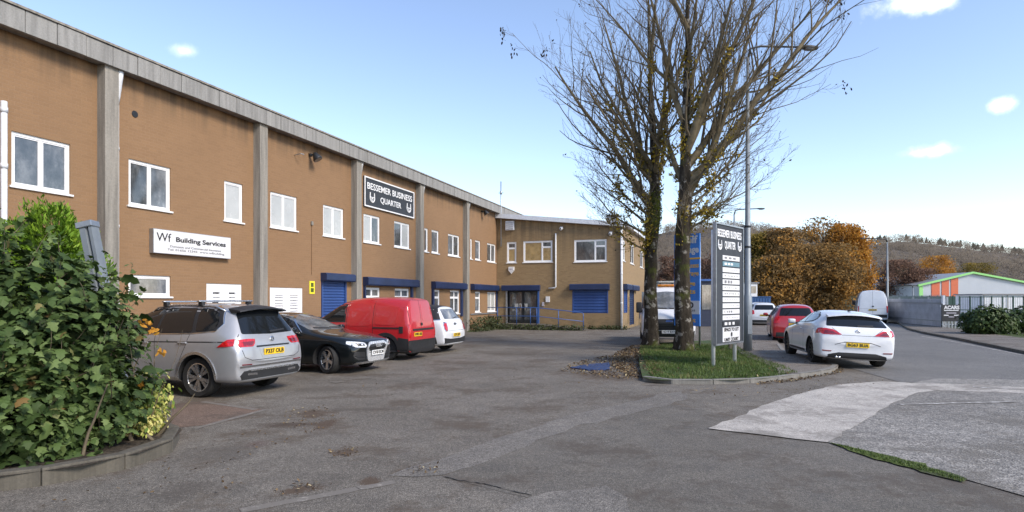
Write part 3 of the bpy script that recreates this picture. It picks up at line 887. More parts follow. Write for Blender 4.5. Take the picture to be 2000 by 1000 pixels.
ST_BIGVAN = [
 (2.85, 2.90, 2.93, .78, .72, .50, .60, .72, .80, .84), (2.78, 2.78, 2.76, .92, .86, .66, .90, 1.02, 1.10, 1.14),
 (2.45, 2.42, 2.40, .98, .92, .74, 1.02, 1.14, 1.22, 1.26), (2.10, 2.08, 2.06, .99, .94, .78, 1.08, 1.22, 1.32, 1.36),
 (1.90, 1.80, 1.76, .99, .95, .80, 1.10, 1.28, 1.42, 1.48), (1.45, 1.30, 1.02, .99, .95, .80, 1.12, 1.32, 2.12, 2.22),
 (.60, .60, .55, .99, .96, .84, 1.14, 1.34, 2.30, 2.42), (-.60, -.60, -.60, .99, .96, .84, 1.14, 1.34, 2.34, 2.46),
 (-2.2, -2.2, -2.2, .99, .96, .84, 1.14, 1.34, 2.34, 2.46), (-2.82, -2.83, -2.83, .985, .95, .83, 1.14, 1.34, 2.30, 2.42),
 (-2.90, -2.91, -2.92, .97, .94, .88, 1.0, 1.14, 1.30, 1.32), (-2.93, -2.94, -2.95, .96, .93, .85, .80, .90, .93, .95),
 (-2.95, -2.96, -2.965, .94, .90, .8, .55, .62, .64, .66)]
# ---- silver estate-style SUV, nose to the wall
def build_suv():
    c = Car("parked_suv", "silver SUV with roof bars parked nose-in beside the big shrub", "car", (-6.50, 12.07), (-.944, .331), ST_SUV, .24, "paint_silver", .92, (1.34, -1.325), .355,
            crease=(('row', 4, 3, 11, .55), ('row', 5, 4, 10, .5), ('st', 9, 6, 8, .75), ('st', 10, 5, 8, .6), ('st', 11, 4, 8, .5), ('st', 12, 3, 8, .3), ('row', 2, 0, 12, .4)))
    c.wheels('twin', .235)
    P = c.patch
    # side glass in three panes a side, dark pillars between, bright line round it
    P("window_surround", [(.62, 1.10), (.02, 1.57), (-.6, 1.615), (-1.35, 1.60), (-1.66, 1.52), (-1.78, 1.30), (-1.70, 1.175), (-1.2, 1.135), (.2, 1.10)], 'L', "black_plastic", .003, both=True)
    for pl in ([(.50, 1.125), (.0, 1.535), (-.34, 1.565), (-.34, 1.13)], [(-.40, 1.13), (-.40, 1.57), (-1.06, 1.57), (-1.20, 1.155)], [(-1.28, 1.16), (-1.15, 1.565), (-1.36, 1.56), (-1.60, 1.49), (-1.70, 1.31), (-1.66, 1.20)]):
        P("side_window", pl, 'L', "car_glass", .007, both=True, rnd=.04)
    c.strip("window_trim", [(.6, 1.095), (.0, 1.095), (-1.2, 1.125), (-1.70, 1.165), (-1.80, 1.30), (-1.68, 1.535), (-1.4, 1.612)], .016, 'L', "chrome", .007, both=True)
    # shade of the character line painted as a dark strip, door gaps, sills
    c.strip("crease_shading", [(1.2, .955), (-.2, .965), (-1.55, .985), (-1.98, .99)], .020, 'L', "dark_metal", .001, both=True)
    for ln in ([(-.37, 1.12), (-.37, .42)], [(.62, 1.08), (.68, .42)], [(-1.18, 1.14), (-1.10, .92), (-.99, .72), (-.88, .45)]):
        c.strip("door_gap", ln, .009, 'L', "interior_dark", .0012, both=True)
    c.handle(-.12, .955, "paint_silver"); c.handle(-1.03, .965, "paint_silver")
    P("sill_trim", [(.92, .27), (.92, .36), (-.90, .36), (-.90, .27)], 'L', "alloy", .01, both=True)
    for wx in c.wx:      # wheel arch lips
        for ax in 'LR':
            arc = [(wx + cos(a) * .437, .355 + sin(a) * .437) for a in np.linspace(-.05, pi + .05, 22)]
            c.strip("arch_lip", arc, .05, ax, "alloy", .012)
    # tailgate
    P("rear_window", [(-.66, 1.12), (-.54, 1.50), (0, 1.545), (.54, 1.50), (.66, 1.12), (0, 1.10)], 'B', "car_glass", .006, rnd=.05)
    sp = MB()
    prof = [(-1.80, 1.625), (-2.06, 1.585), (-2.07, 1.56), (-1.86, 1.545)]
    for i, y in enumerate(np.linspace(-.60, .60, 9)):
        k = 1 - .06 * abs(y / .6) ** 2; dz = -.055 * abs(y / .6) ** 2
        sp.v += [(x * k - (1 - k) * 1.2 if False else x + .05 * abs(y / .6) ** 3, y, z + dz) for x, z in prof]
    sp.f = [(i * 4 + j, (i + 1) * 4 + j, (i + 1) * 4 + (j + 1) % 4, i * 4 + (j + 1) % 4) for i in range(8) for j in range(4)] + [(0, 1, 2, 3), (35, 34, 33, 32)]
    sp.build("roof_spoiler", "black_plastic", c.t)
    c.strip("rear_wiper", [(0, 1.135), (-.40, 1.165)], .028, 'B', "black_plastic", .022)
    for s in (1, -1):
        lp = [(s * .42, 1.03), (s * .62, 1.035), (s * .795, 1.02), (s * .78, .90), (s * .50, .90), (s * .44, .96)]
        P("tail_lamp", lp, 'B', "lamp_red", .010, rnd=.02)
        P("lamp_inner", [(s * .45, .99), (s * .70, .985), (s * .70, .92), (s * .51, .92)], 'B', "lamp_dark_red", .014)
        P("tail_lamp", [(-1.80, .90), (-1.98, 1.03), (-2.08, 1.04), (-2.10, .92)], 'L' if s > 0 else 'R', "lamp_red", .012, grid=.03)
    P("plate_recess", round_poly([(-.37, .88), (.37, .88), (.30, .69), (-.30, .69)], .04), 'B', "paint_silver", .003)
    c.strip("plate_shadow_lip", [(-.42, .895), (.42, .895)], .025, 'B', "dark_metal", .012)
    c.plate('B', 0, .79, "P337 OLB", "plate_yellow")
    for ln in ([(-.76, .90), (-.70, .72), (-.55, .66), (.55, .66), (.70, .72), (.76, .90)], [(-.78, 1.03), (-.70, 1.12)], [(.78, 1.03), (.70, 1.12)]):
        c.strip("tailgate_gap", ln, .010, 'B', "interior_dark", .0015)
    emb = MB(); emb.lathe([(.052, 0), (.062, .006), (.062, .012), (.048, .012), (.048, 0)], 24, 'x'); h, _ = c.cast('B', 0, 1.0)
    e = emb.build("badge", "chrome", c.t, loc=(h.x - .016, 0, 1.0))
    MB().tube([(0, -.034, .036), (0, -.012, -.036), (0, 0, -.004), (0, .012, -.036), (0, .034, .036)], .006, 5).build("badge_mark", "chrome", e, loc=(-.0, 0, 0))
    P("bumper_line", [(-.80, .575), (.80, .575), (.78, .54), (-.78, .54)], 'B', "chrome", .008)
    for s in (1, -1): P("rear_reflector", [(s * .54, .60), (s * .76, .605), (s * .76, .585), (s * .54, .58)], 'B', "lamp_dark_red", .010)
    P("lower_bumper", [(-.70, .48), (.70, .48), (.78, .40), (.74, .33), (-.74, .33), (-.78, .40)], 'B', "black_plastic", .006)
    P("skid_plate", [(-.62, .50), (.62, .50), (.55, .47), (-.55, .47)], 'B', "alloy", .014)
    for s in (1, -1): P("exhaust_trim", [(s * .40, .43), (s * .62, .44), (s * .62, .40), (s * .40, .39)], 'B', "chrome", .016)
    # front
    P("windscreen", [(-.64, 1.17), (-.54, 1.55), (.54, 1.55), (.64, 1.17)], 'F', "car_glass", .006)
    P("grille", [(-.5, .88), (.5, .88), (.46, .74), (-.46, .74)], 'F', "black_plastic", .008)
    for s in (1, -1): P("headlamp", [(s * .52, .90), (s * .78, .94), (s * .76, .80), (s * .52, .78)], 'F', "lamp_clear", .008)
    c.mirror(.52, 1.10, "paint_silver")
    # roof rails and the cross bars clamped on them
    for s in (1, -1):
        c_rail = MB(); pts = []
        for x, dz in ((.02, 0), (-.08, .045), (-.5, .055), (-1.0, .055), (-1.45, .05), (-1.68, 0)):
            h, _ = c.cast('T', x, s * .575); pts.append((x, s * .575, h.z + dz))
        c_rail.tube(pts, .017, 8).build("roof_rail", "alloy", c.t, True)
    for x in (-.28, -1.12):
        h, _ = c.cast('T', x, .575)
        MB().box(x - .035, x + .035, -.66, .66, h.z + .115, h.z + .145, .012).build("roof_bar", "alloy", c.t, True)
        for s in (1, -1):
            MB().box(x - .05, x + .05, s * .575 - .035, s * .575 + .035, h.z + .035, h.z + .118, .012).build("bar_foot", "black_plastic", c.t, True)
    a = MB(); a.tube([(-1.62, 0, 1.63), (-1.72, 0, 1.70)], [.02, .004], 6).build("aerial", "black_plastic", c.t)
    return c

def build_hatch():
    c = Car("parked_hatchback", "black hatchback with chrome-framed grille parked facing out beside the silver SUV", "car", (-5.24, 15.53), (.944, -.331), ST_HATCH, .17, "paint_black", .89, (1.285, -1.33), .325,
            crease=(('row', 4, 2, 11, .55), ('row', 5, 4, 10, .4), ('st', 9, 6, 8, .6), ('st', 10, 5, 8, .5), ('st', 1, 5, 8, .45), ('row', 2, 0, 12, .35)))
    c.wheels('five', .225, steer=-.33)
    P = c.patch
    P("window_surround", [(.50, .955), (-.02, 1.30), (-.45, 1.365), (-1.1, 1.345), (-1.52, 1.20), (-1.70, 1.03), (-1.1, .99)], 'L', "black_plastic", .003, both=True)
    for pl in ([(.38, .985), (-.04, 1.275), (-.40, 1.33), (-.40, .985)], [(-.46, .985), (-.46, 1.335), (-1.0, 1.32), (-1.16, 1.01)], [(-1.22, 1.02), (-1.08, 1.31), (-1.46, 1.18), (-1.60, 1.05)]):
        P("side_window", pl, 'L', "car_glass", .007, both=True, rnd=.03)
    c.strip("window_trim", [(.56, .95), (-.02, 1.318), (-.45, 1.38), (-1.1, 1.36), (-1.55, 1.205), (-1.74, 1.03), (-1.1, .975), (.5, .942)], .016, 'L', "chrome", .008, both=True)
    for ln in ([(-.43, .97), (-.43, .30)], [(.60, .92), (.66, .30)], [(-1.14, .97), (-1.06, .75), (-.95, .35)]):
        c.strip("door_gap", ln, .008, 'L', "interior_dark", .001, both=True)
    c.strip("crease_shading", [(1.35, .775), (.2, .80), (-1.9, .84)], .014, 'L', "dark_metal", .001, both=True)  # thin strip paints the crease's shading onto the black side
    c.handle(-.2, .83, "paint_black"); c.handle(-1.0, .85, "paint_black")
    P("windscreen", [(-.68, 1.0), (-.52, 1.335), (0, 1.365), (.52, 1.335), (.68, 1.0), (0, 1.005)], 'F', "window_dim", .006, rnd=.03)
    c.strip("wiper", [(.5, 1.02), (.05, 1.035)], .02, 'F', "black_plastic", .02); c.strip("wiper", [(-.05, 1.02), (-.5, 1.04)], .02, 'F', "black_plastic", .02)
    # the deep one-piece grille with its bright frame, rings and bars
    G = [(-.33, .705), (.33, .705), (.415, .62), (.415, .52), (.33, .285), (-.33, .285), (-.415, .52), (-.415, .62)]
    P("grille", G, 'F', "black_plastic", .012, .03, rnd=.03)
    for z in np.arange(.32, .69, .042):
        w = .33 if z > .66 else (.33 + .085 * min(1, (z - .285) / .235))
        c.strip("grille_bar", [(-w + .03, z), (w - .03, z)], .008, 'F', "dark_metal", .02)
    ring = round_poly(G, .05)
    c.strip("grille_frame", ring + [ring[0]], .034, 'F', "bright_trim", .026, th=.03)
    h, _ = c.cast('F', 0, .64)
    for k in range(4):
        r = MB(); r.lathe([(.036, 0), (.046, 0), (.046, .01), (.036, .01), (.036, 0)], 20, 'x'); r.build("badge_ring", "bright_trim", c.t, loc=(h.x + .035, (k - 1.5) * .058, .645))
    c.plate('F', 0, .47, "CV18 ECM", "plate_white").location.x += .03
    for s in (1, -1):
        lp = [(s * .44, .645), (s * .50, .72), (s * .80, .765), (s * .835, .70), (s * .74, .625), (s * .50, .61)]
        P("headlamp", lp, 'F', "lamp_clear", .010, rnd=.015)
        P("lamp_inner", [(s * .50, .655), (s * .54, .70), (s * .72, .715), (s * .70, .655)], 'F', "alloy_dark", .014)
        P("lamp_eye", [(s * .57, .665), (s * .57, .695), (s * .62, .70), (s * .62, .668)], 'F', "lamp_clear", .019)
        P("air_intake", [(s * .47, .50), (s * .78, .53), (s * .80, .42), (s * .70, .33), (s * .44, .33)], 'F', "black_plastic", .007, rnd=.03)
        c.strip("intake_blade", [(s * .46, .39), (s * .74, .41)], .016, 'F', "dark_metal", .02)
    P("lip_trim", [(-.72, .275), (.72, .275), (.74, .235), (-.74, .235)], 'F', "alloy", .012)
    P("rear_window", [(-.55, 1.0), (-.46, 1.24), (.46, 1.24), (.55, 1.0)], 'B', "car_glass", .006)
    for s in (1, -1): P("tail_lamp", [(s * .45, .92), (s * .74, .92), (s * .74, .80), (s * .5, .80)], 'B', "lamp_red", .008)
    for ln in ([(-.62, .93), (-.55, .80), (-.42, .72)], [(.62, .93), (.55, .80), (.42, .72)]):
        pass
    for s in (1, -1): c.strip("bonnet_gap", [(.72, s * .70), (1.5, s * .67), (1.95, s * .56)], .010, 'T', "interior_dark", .001)
    c.mirror(.40, .99, "paint_black")
    return c

def build_red_van():
    c = Car("parked_van", "small red panel van parked nose-in between black and white cars", "van", (-4.64, 18.70), (-.944, .331), ST_VAN, .20, "paint_red", .84, (1.30, -1.40), .315,
            crease=(('row', 5, 5, 10, .3), ('st', 9, 5, 8, .65), ('st', 10, 4, 8, .2), ('st', 11, 4, 8, .3), ('row', 2, 0, 12, .35)))
    c.wheels('steel', .19, rim_mat="dark_metal")
    P = c.patch
    P("side_window", [(.86, 1.10), (.36, 1.52), (.0, 1.56), (-.02, 1.10)], 'L', "car_glass", .006, both=True, rnd=.05)
    c.strip("window_rubber", [(.90, 1.08), (.36, 1.555), (-.04, 1.595), (-.06, 1.08), (.90, 1.08)], .022, 'L', "black_plastic", .005, both=True)
    for ln in ([(-.10, 1.66), (-.10, .40)], [(.78, 1.06), (.80, .40)], [(-.10, 1.66), (.2, 1.62), (.55, 1.42)], [(-.98, 1.68), (-.98, .42)]):
        c.strip("door_gap", ln, .012, 'L', "interior_dark", .001, both=True)
    for pl in ([(-.16, 1.60), (-.16, .98), (-.90, .98), (-.90, 1.60)], [(-1.06, 1.58), (-1.06, 1.02), (-1.72, 1.02), (-1.80, 1.50)]):     # pressed panel outlines
        q = round_poly(pl, .08); c.strip("pressed_line", q + [q[0]], .022, 'L', "paint_red", .006, both=True)
    P("door_track", [(-1.0, .945), (-1.0, .905), (-1.88, .905), (-1.88, .945)], 'L', "black_plastic", .012, both=True)
    P("track_end", [(-1.84, .97), (-1.84, .78), (-1.96, .78), (-1.96, .97)], 'L', "black_plastic", .010, both=True)
    P("side_cladding", [(.90, .62), (.90, .30), (-.98, .30), (-.98, .62)], 'L', "black_plastic", .012, both=True, rnd=.03)
    P("side_cladding", [(-1.80, .66), (-1.86, .22), (-2.12, .22), (-2.12, .62)], 'L', "black_plastic", .012, both=True)
    for wx in c.wx:
        for ax in 'LR':
            c.strip("arch_lip", [(wx + cos(a) * .425, .315 + sin(a) * .425) for a in np.linspace(-.05, pi + .05, 22)], .11, ax, "black_plastic", .014)
    # rear doors
    P("rear_bumper", [(-.81, .58), (.81, .58), (.79, .20), (-.79, .20)], 'B', "black_plastic", .030, .05, rnd=.03)
    for ln in ([(0.08, 1.76), (0.08, .60)], [(-.72, 1.66), (-.74, .60)], [(.72, 1.66), (.74, .60)], [(-.72, 1.72), (.72, 1.72)]):
        c.strip("door_gap", ln, .012, 'B', "interior_dark", .0015)
    for (y0, y1) in ((-.64, .0), (.16, .64)):
        q = round_poly([(y0, 1.60), (y1, 1.60), (y1, 1.12), (y0, 1.12)], .07); c.strip("pressed_line", q + [q[0]], .02, 'B', "paint_red", .005)
    P("rear_rub_strip", [(-.68, .90), (.62, .90), (.62, .845), (-.68, .845)], 'B', "black_plastic", .012)
    P("rear_handle", round_poly([(.03, 1.06), (.13, 1.06), (.13, .98), (.03, .98)], .03), 'B', "black_plastic", .02)
    for s in (1, -1):
        P("tail_lamp", [(s * .72, 1.05), (s * .80, 1.05), (s * .80, .64), (s * .72, .64)], 'B', "lamp_red", .010, rnd=.02)
    c.plate('B', .33, .74, "WV05 XKB", "plate_yellow", .46)
    P("windscreen", [(-.62, 1.16), (-.56, 1.60), (.56, 1.60), (.62, 1.16)], 'F', "car_glass", .006)
    for s in (1, -1): P("headlamp", [(s * .46, .80), (s * .74, .80), (s * .72, .62), (s * .46, .62)], 'F', "lamp_clear", .008)
    P("front_bumper", [(-.74, .52), (.74, .52), (.72, .30), (-.72, .30)], 'F', "black_plastic", .02)
    c.mirror(.80, 1.14, "black_plastic")
    return c

def build_mini():
    c = Car("parked_compact_car", "white rounded compact car with black roof parked beyond the red van", "car", (-3.80, 21.10), (-.944, .331), ST_MINI, .22, "paint_white", .895, (1.27, -1.30), .335,
            crease=(('row', 5, 4, 10, .35), ('st', 9, 5, 8, .5), ('st', 10, 5, 8, .4), ('row', 2, 0, 12, .3)))
    c.wheels('five', .22)
    P = c.patch
    P("roof_panel", [(.26, .60), (-1.62, .585), (-1.66, -.585), (.26, -.60)], 'T', "black_plastic", .005, rnd=.06)
    P("window_band", [(.70, 1.06), (.34, 1.46), (-.2, 1.52), (-1.4, 1.50), (-1.64, 1.44), (-1.84, 1.09), (-1.2, 1.075)], 'L', "black_plastic", .004, both=True)
    for pl in ([(.60, 1.09), (.32, 1.43), (-.28, 1.47), (-.28, 1.09)], [(-.34, 1.09), (-.34, 1.475), (-.95, 1.47), (-1.02, 1.10)], [(-1.10, 1.105), (-1.02, 1.465), (-1.40, 1.45), (-1.58, 1.12)]):
        P("side_window", pl, 'L', "car_glass", .009, both=True, rnd=.04)
    c.strip("belt_trim", [(.8, 1.045), (-1.2, 1.06), (-1.85, 1.075)], .02, 'L', "chrome", .008, both=True)
    for ln in ([(-.31, 1.06), (-.31, .40)], [(.72, 1.04), (.76, .40)], [(-1.05, 1.06), (-.95, .75), (-.88, .42)]): c.strip("door_gap", ln, .010, 'L', "interior_dark", .001, both=True)
    P("side_cladding", [(.88, .36), (.88, .25), (-.88, .25), (-.88, .36)], 'L', "black_plastic", .012, both=True)
    for wx in c.wx:
        for ax in 'LR':
            c.strip("arch_lip", [(wx + cos(a) * .435, .335 + sin(a) * .435) for a in np.linspace(-.05, pi + .05, 22)], .085, ax, "black_plastic", .014)
    P("rear_window", [(-.60, 1.10), (-.50, 1.42), (.50, 1.42), (.60, 1.10)], 'B', "window_dim", .006, rnd=.05)
    c.strip("rear_wiper", [(0, 1.11), (-.32, 1.15)], .025, 'B', "black_plastic", .02)
    for s in (1, -1):
        q = round_poly([(s * .60, 1.0), (s * .78, .99), (s * .78, .72), (s * .62, .72)], .07)
        P("tail_lamp", q, 'B', "lamp_red", .016)
        c.strip("lamp_ring", q + [q[0]], .022, 'B', "chrome", .016)
    P("rear_cladding", [(-.80, .50), (-.40, .46), (.40, .46), (.80, .50), (.78, .32), (-.78, .32)], 'B', "black_plastic", .012)
    c.strip("tailgate_gap", [(-.58, 1.05), (-.56, .72), (.56, .72), (.58, 1.05)], .010, 'B', "interior_dark", .001)
    q = round_poly([(-.36, .66), (.36, .66), (.30, .50), (-.30, .50)], .05); P("plate_recess", q, 'B', "paint_white", .018)
    c.plate('B', 0, .58, "CP12 JHY", "plate_yellow").location.x -= .02
    h, _ = c.cast('B', 0, .93); MB().lathe([(.002, .0), (.05, 0), (.055, .008), (.002, .012)], 18, 'x').build("badge", "dark_metal", c.t, loc=(h.x - .014, 0, .93))
    for s in (1, -1): MB().box(h.x - .012, h.x - .002, s * .10 - .055, s * .10 + .055, .922, .938).build("badge_wing", "chrome", c.t)
    P("windscreen", [(-.62, 1.10), (-.54, 1.42), (.54, 1.42), (.62, 1.10)], 'F', "car_glass", .006)
    for s in (1, -1): P("headlamp", round_poly([(s * .46, .92), (s * .76, .90), (s * .74, .70), (s * .48, .70)], .1), 'F', "lamp_clear", .008)
    c.mirror(.58, 1.08, "black_plastic")
    return c

def build_coupe():
    c = Car("parked_coupe", "white coupe with sloping tailgate parked half on the kerb by the grass island", "car", (8.94, 17.27), (.20, .98), ST_COUPE, .17, "paint_white", .905, (1.28, -1.30), .325,
            crease=(('row', 4, 2, 11, .5), ('row', 5, 4, 10, .35), ('st', 9, 6, 8, .75), ('st', 10, 5, 8, .6), ('st', 11, 4, 8, .5), ('row', 2, 0, 12, .35)))
    c.wheels('multi', .235, rim_mat="alloy_dark")
    c.t.location.z = .045; c.t.rotation_euler = Matrix.Rotation(c.t.rotation_euler.z, 4, 'Z').__matmul__(Matrix.Rotation(radians(2.6), 4, 'X')).to_euler()
    P = c.patch
    P("window_surround", [(.42, .99), (-.04, 1.27), (-.45, 1.345), (-1.0, 1.335), (-1.38, 1.24), (-1.44, 1.14), (-1.25, 1.075), (-.9, 1.05)], 'L', "black_plastic", .003, both=True, rnd=.05)
    for pl in ([(.30, 1.01), (-.06, 1.24), (-.50, 1.315), (-.56, 1.045)], [(-.62, 1.05), (-.58, 1.315), (-.98, 1.31), (-1.32, 1.22), (-1.37, 1.15), (-1.22, 1.10), (-.9, 1.075)]):
        P("side_window", pl, 'L', "window_dim", .008, both=True, rnd=.04)
    for ln in ([(-.60, 1.03), (-.66, .80), (-.62, .30)], [(.52, .96), (.60, .30)]): c.strip("door_gap", ln, .009, 'L', "interior_dark", .001, both=True)
    c.strip("sill_strip", [(.85, .30), (-.80, .30)], .055, 'L', "black_plastic", .008, both=True)
    c.strip("crease_shading", [(1.3, .79), (.2, .82), (-1.5, .88)], .010, 'L', "white_trim", .001, both=True)  # greyer strip paints the shade along the crease
    c.handle(-.38, .86, "paint_white")
    P("rear_window", [(-.70, 1.005), (-.60, 1.245), (0, 1.285), (.60, 1.245), (.70, 1.005), (0, .998)], 'B', "car_glass", .006, rnd=.04)
    sp = MB(); prof = [(-1.66, 1.355), (-1.89, 1.315), (-1.90, 1.285), (-1.72, 1.27)]
    for y in np.linspace(-.62, .62, 9):
        sp.v += [(x + .06 * abs(y / .62) ** 3, y, z - .062 * abs(y / .62) ** 2) for x, z in prof]
    sp.f = [(i * 4 + j, (i + 1) * 4 + j, (i + 1) * 4 + (j + 1) % 4, i * 4 + (j + 1) % 4) for i in range(8) for j in range(4)] + [(0, 1, 2, 3), (35, 34, 33, 32)]
    so = sp.build("roof_spoiler", "paint_white", c.t)
    P("window_top_band", [(-.59, 1.24), (0, 1.275), (.59, 1.24), (.62, 1.19), (0, 1.215), (-.62, 1.19)], 'B', "black_plastic", .010)
    c.strip("rear_wiper", [(0, 1.015), (-.36, 1.03)], .026, 'B', "black_plastic", .02)
    for s in (1, -1):
        q = round_poly([(s * .36, .80), (s * .56, .92), (s * .76, .945), (s * .86, .86), (s * .80, .79)], .03)
        P("tail_lamp", q, 'B', "lamp_red", .012)
        P("lamp_inner", [(s * .47, .81), (s * .58, .88), (s * .74, .895), (s * .77, .81)], 'B', "lamp_dark_red", .017)
        P("tail_lamp", [(-1.82, .80), (-1.86, .93), (-2.00, .945), (-2.08, .82)], 'L' if s > 0 else 'R', "lamp_red", .012, grid=.03)
        P("rear_reflector", [(s * .58, .395), (s * .80, .405), (s * .79, .375), (s * .60, .37)], 'B', "lamp_dark_red", .010)
        c.strip("bumper_edge", [(s * .30, .62), (s * .52, .55)], .014, 'B', "dark_metal", .002)
    c.strip("bumper_edge", [(-.30, .62), (.30, .62)], .018, 'B', "dark_metal", .004)
    c.plate('B', 0, .555, "BG63 BUA", "plate_yellow")
    c.strip("tailgate_gap", [(-.62, .99), (-.36, .79), (.36, .79), (.62, .99)], .009, 'B', "interior_dark", .001)
    P("diffuser", [(-.66, .30), (-.42, .36), (.42, .36), (.66, .30), (.70, .22), (-.70, .22)], 'B', "black_plastic", .010)
    for y in (.40, .47): MB().tube([(-2.02, y, .235), (-2.13, y, .235)], .03, 12).build("exhaust_pipe", "chrome", c.t, True)
    h, _ = c.cast('B', 0, .885); emb = MB(); emb.lathe([(.046, 0), (.056, .006), (.056, .012), (.042, .012), (.042, 0)], 24, 'x')
    e = emb.build("badge", "chrome", c.t, loc=(h.x - .014, 0, .885)); MB().tube([(0, -.03, .032), (0, -.011, -.032), (0, 0, -.004), (0, .011, -.032), (0, .03, .032)], .005, 5).build("badge_mark", "chrome", e)
    a = MB(); a.box(-1.45, -1.33, -.03, .03, 1.385, 1.43, .012).build("aerial_fin", "black_plastic", c.t, True)
    P("windscreen", [(-.66, 1.0), (-.52, 1.30), (.52, 1.30), (.66, 1.0)], 'F', "car_glass", .006)
    for s in (1, -1): P("headlamp", [(s * .46, .70), (s * .78, .74), (s * .78, .62), (s * .46, .60)], 'F', "lamp_clear", .008)
    c.mirror(.36, 1.01, "paint_white")
    return c

def build_far_car(name, label, loc, heading, paint, stations=ST_MINI, group=None, plate="CK14 NVD", hw=.87):
    c = Car(name, label, "car", loc, heading, stations, .19, paint, hw, (1.25, -1.28), .315, group=group,
            crease=(('row', 5, 4, 10, .35), ('st', 9, 6, 8, .6), ('st', 10, 5, 8, .5), ('row', 2, 0, 12, .3)))
    c.wheels('multi', .2)
    P = c.patch
    P("window_surround", [(.66, 1.06), (.30, 1.44), (-.2, 1.50), (-1.4, 1.47), (-1.66, 1.30), (-1.60, 1.11), (-1.2, 1.075)], 'L', "black_plastic", .003, both=True)
    for pl in ([(.55, 1.09), (.28, 1.41), (-.30, 1.455), (-.30, 1.09)], [(-.36, 1.09), (-.36, 1.455), (-1.2, 1.43), (-1.35, 1.13)]):
        P("side_window", pl, 'L', "car_glass", .007, both=True, rnd=.04)
    for ln in ([(-.33, 1.06), (-.33, .35)], [(.70, 1.04), (.74, .35)]): c.strip("door_gap", ln, .012, 'L', "interior_dark", .001, both=True)
    P("rear_window", [(-.60, 1.09), (-.52, 1.40), (.52, 1.40), (.60, 1.09)], 'B', "car_glass", .006, rnd=.05)
    for s in (1, -1):
        P("tail_lamp", round_poly([(s * .60, 1.06), (s * .76, 1.06), (s * .80, .78), (s * .58, .82)], .04), 'B', "lamp_red", .014)
    P("rear_bumper", [(-.72, .44), (.72, .44), (.74, .27), (-.74, .27)], 'B', "black_plastic", .010)
    c.plate('B', 0, .74, plate, "plate_yellow")
    P("windscreen", [(-.60, 1.10), (-.52, 1.42), (.52, 1.42), (.60, 1.10)], 'F', "car_glass", .006)
    c.mirror(.55, 1.08, paint)
    return c

def build_big_van():
    c = Car("panel_van", "tall white panel van parked on the far side of the road by the palisade fence", "van", (27.55, 47.3), (.45, .893), ST_BIGVAN, .26, "paint_white", .99, (1.75, -1.80), .345,
            crease=(('row', 5, 5, 10, .2), ('st', 9, 5, 8, .6), ('st', 10, 4, 8, .2), ('row', 2, 0, 12, .3)))
    c.wheels('steel', .22, rim_mat="alloy_dark")
    P = c.patch
    for ln in ([(0, 2.34), (0, .72)], [(-.80, 2.20), (-.86, .74)], [(.80, 2.20), (.86, .74)], [(-.86, 1.08), (.86, 1.08)]): c.strip("door_gap", ln, .016, 'B', "ink_grey", .001)
    P("rear_bumper", [(-.90, .66), (.90, .66), (.90, .44), (-.90, .44)], 'B', "black_plastic", .025)
    for s in (1, -1): P("tail_lamp", [(s * .86, 1.30), (s * .94, 1.28), (s * .94, .80), (s * .88, .80)], 'B', "lamp_red", .010)
    P("rear_handle", [(-.08, 1.30), (.04, 1.30), (.04, 1.22), (-.08, 1.22)], 'B', "black_plastic", .02)
    c.plate('B', .0, 1.0, "CN61 WTR", "plate_yellow")
    c.strip("rub_strip", [(2.3, .80), (-2.7, .80)], .07, 'L', "ink_grey", .006, both=True)
    c.strip("door_gap", [(.75, 2.2), (.75, .5)], .016, 'L', "ink_grey", .001, both=True)
    P("side_window", [(1.75, 1.42), (1.32, 2.0), (.85, 2.0), (.85, 1.40)], 'L', "car_glass", .006, both=True)
    P("windscreen", [(-.78, 1.5), (-.74, 2.08), (.74, 2.08), (.78, 1.5)], 'F', "car_glass", .006)
    c.mirror(1.62, 1.50, "black_plastic", (.09, .12, .19))
    return c

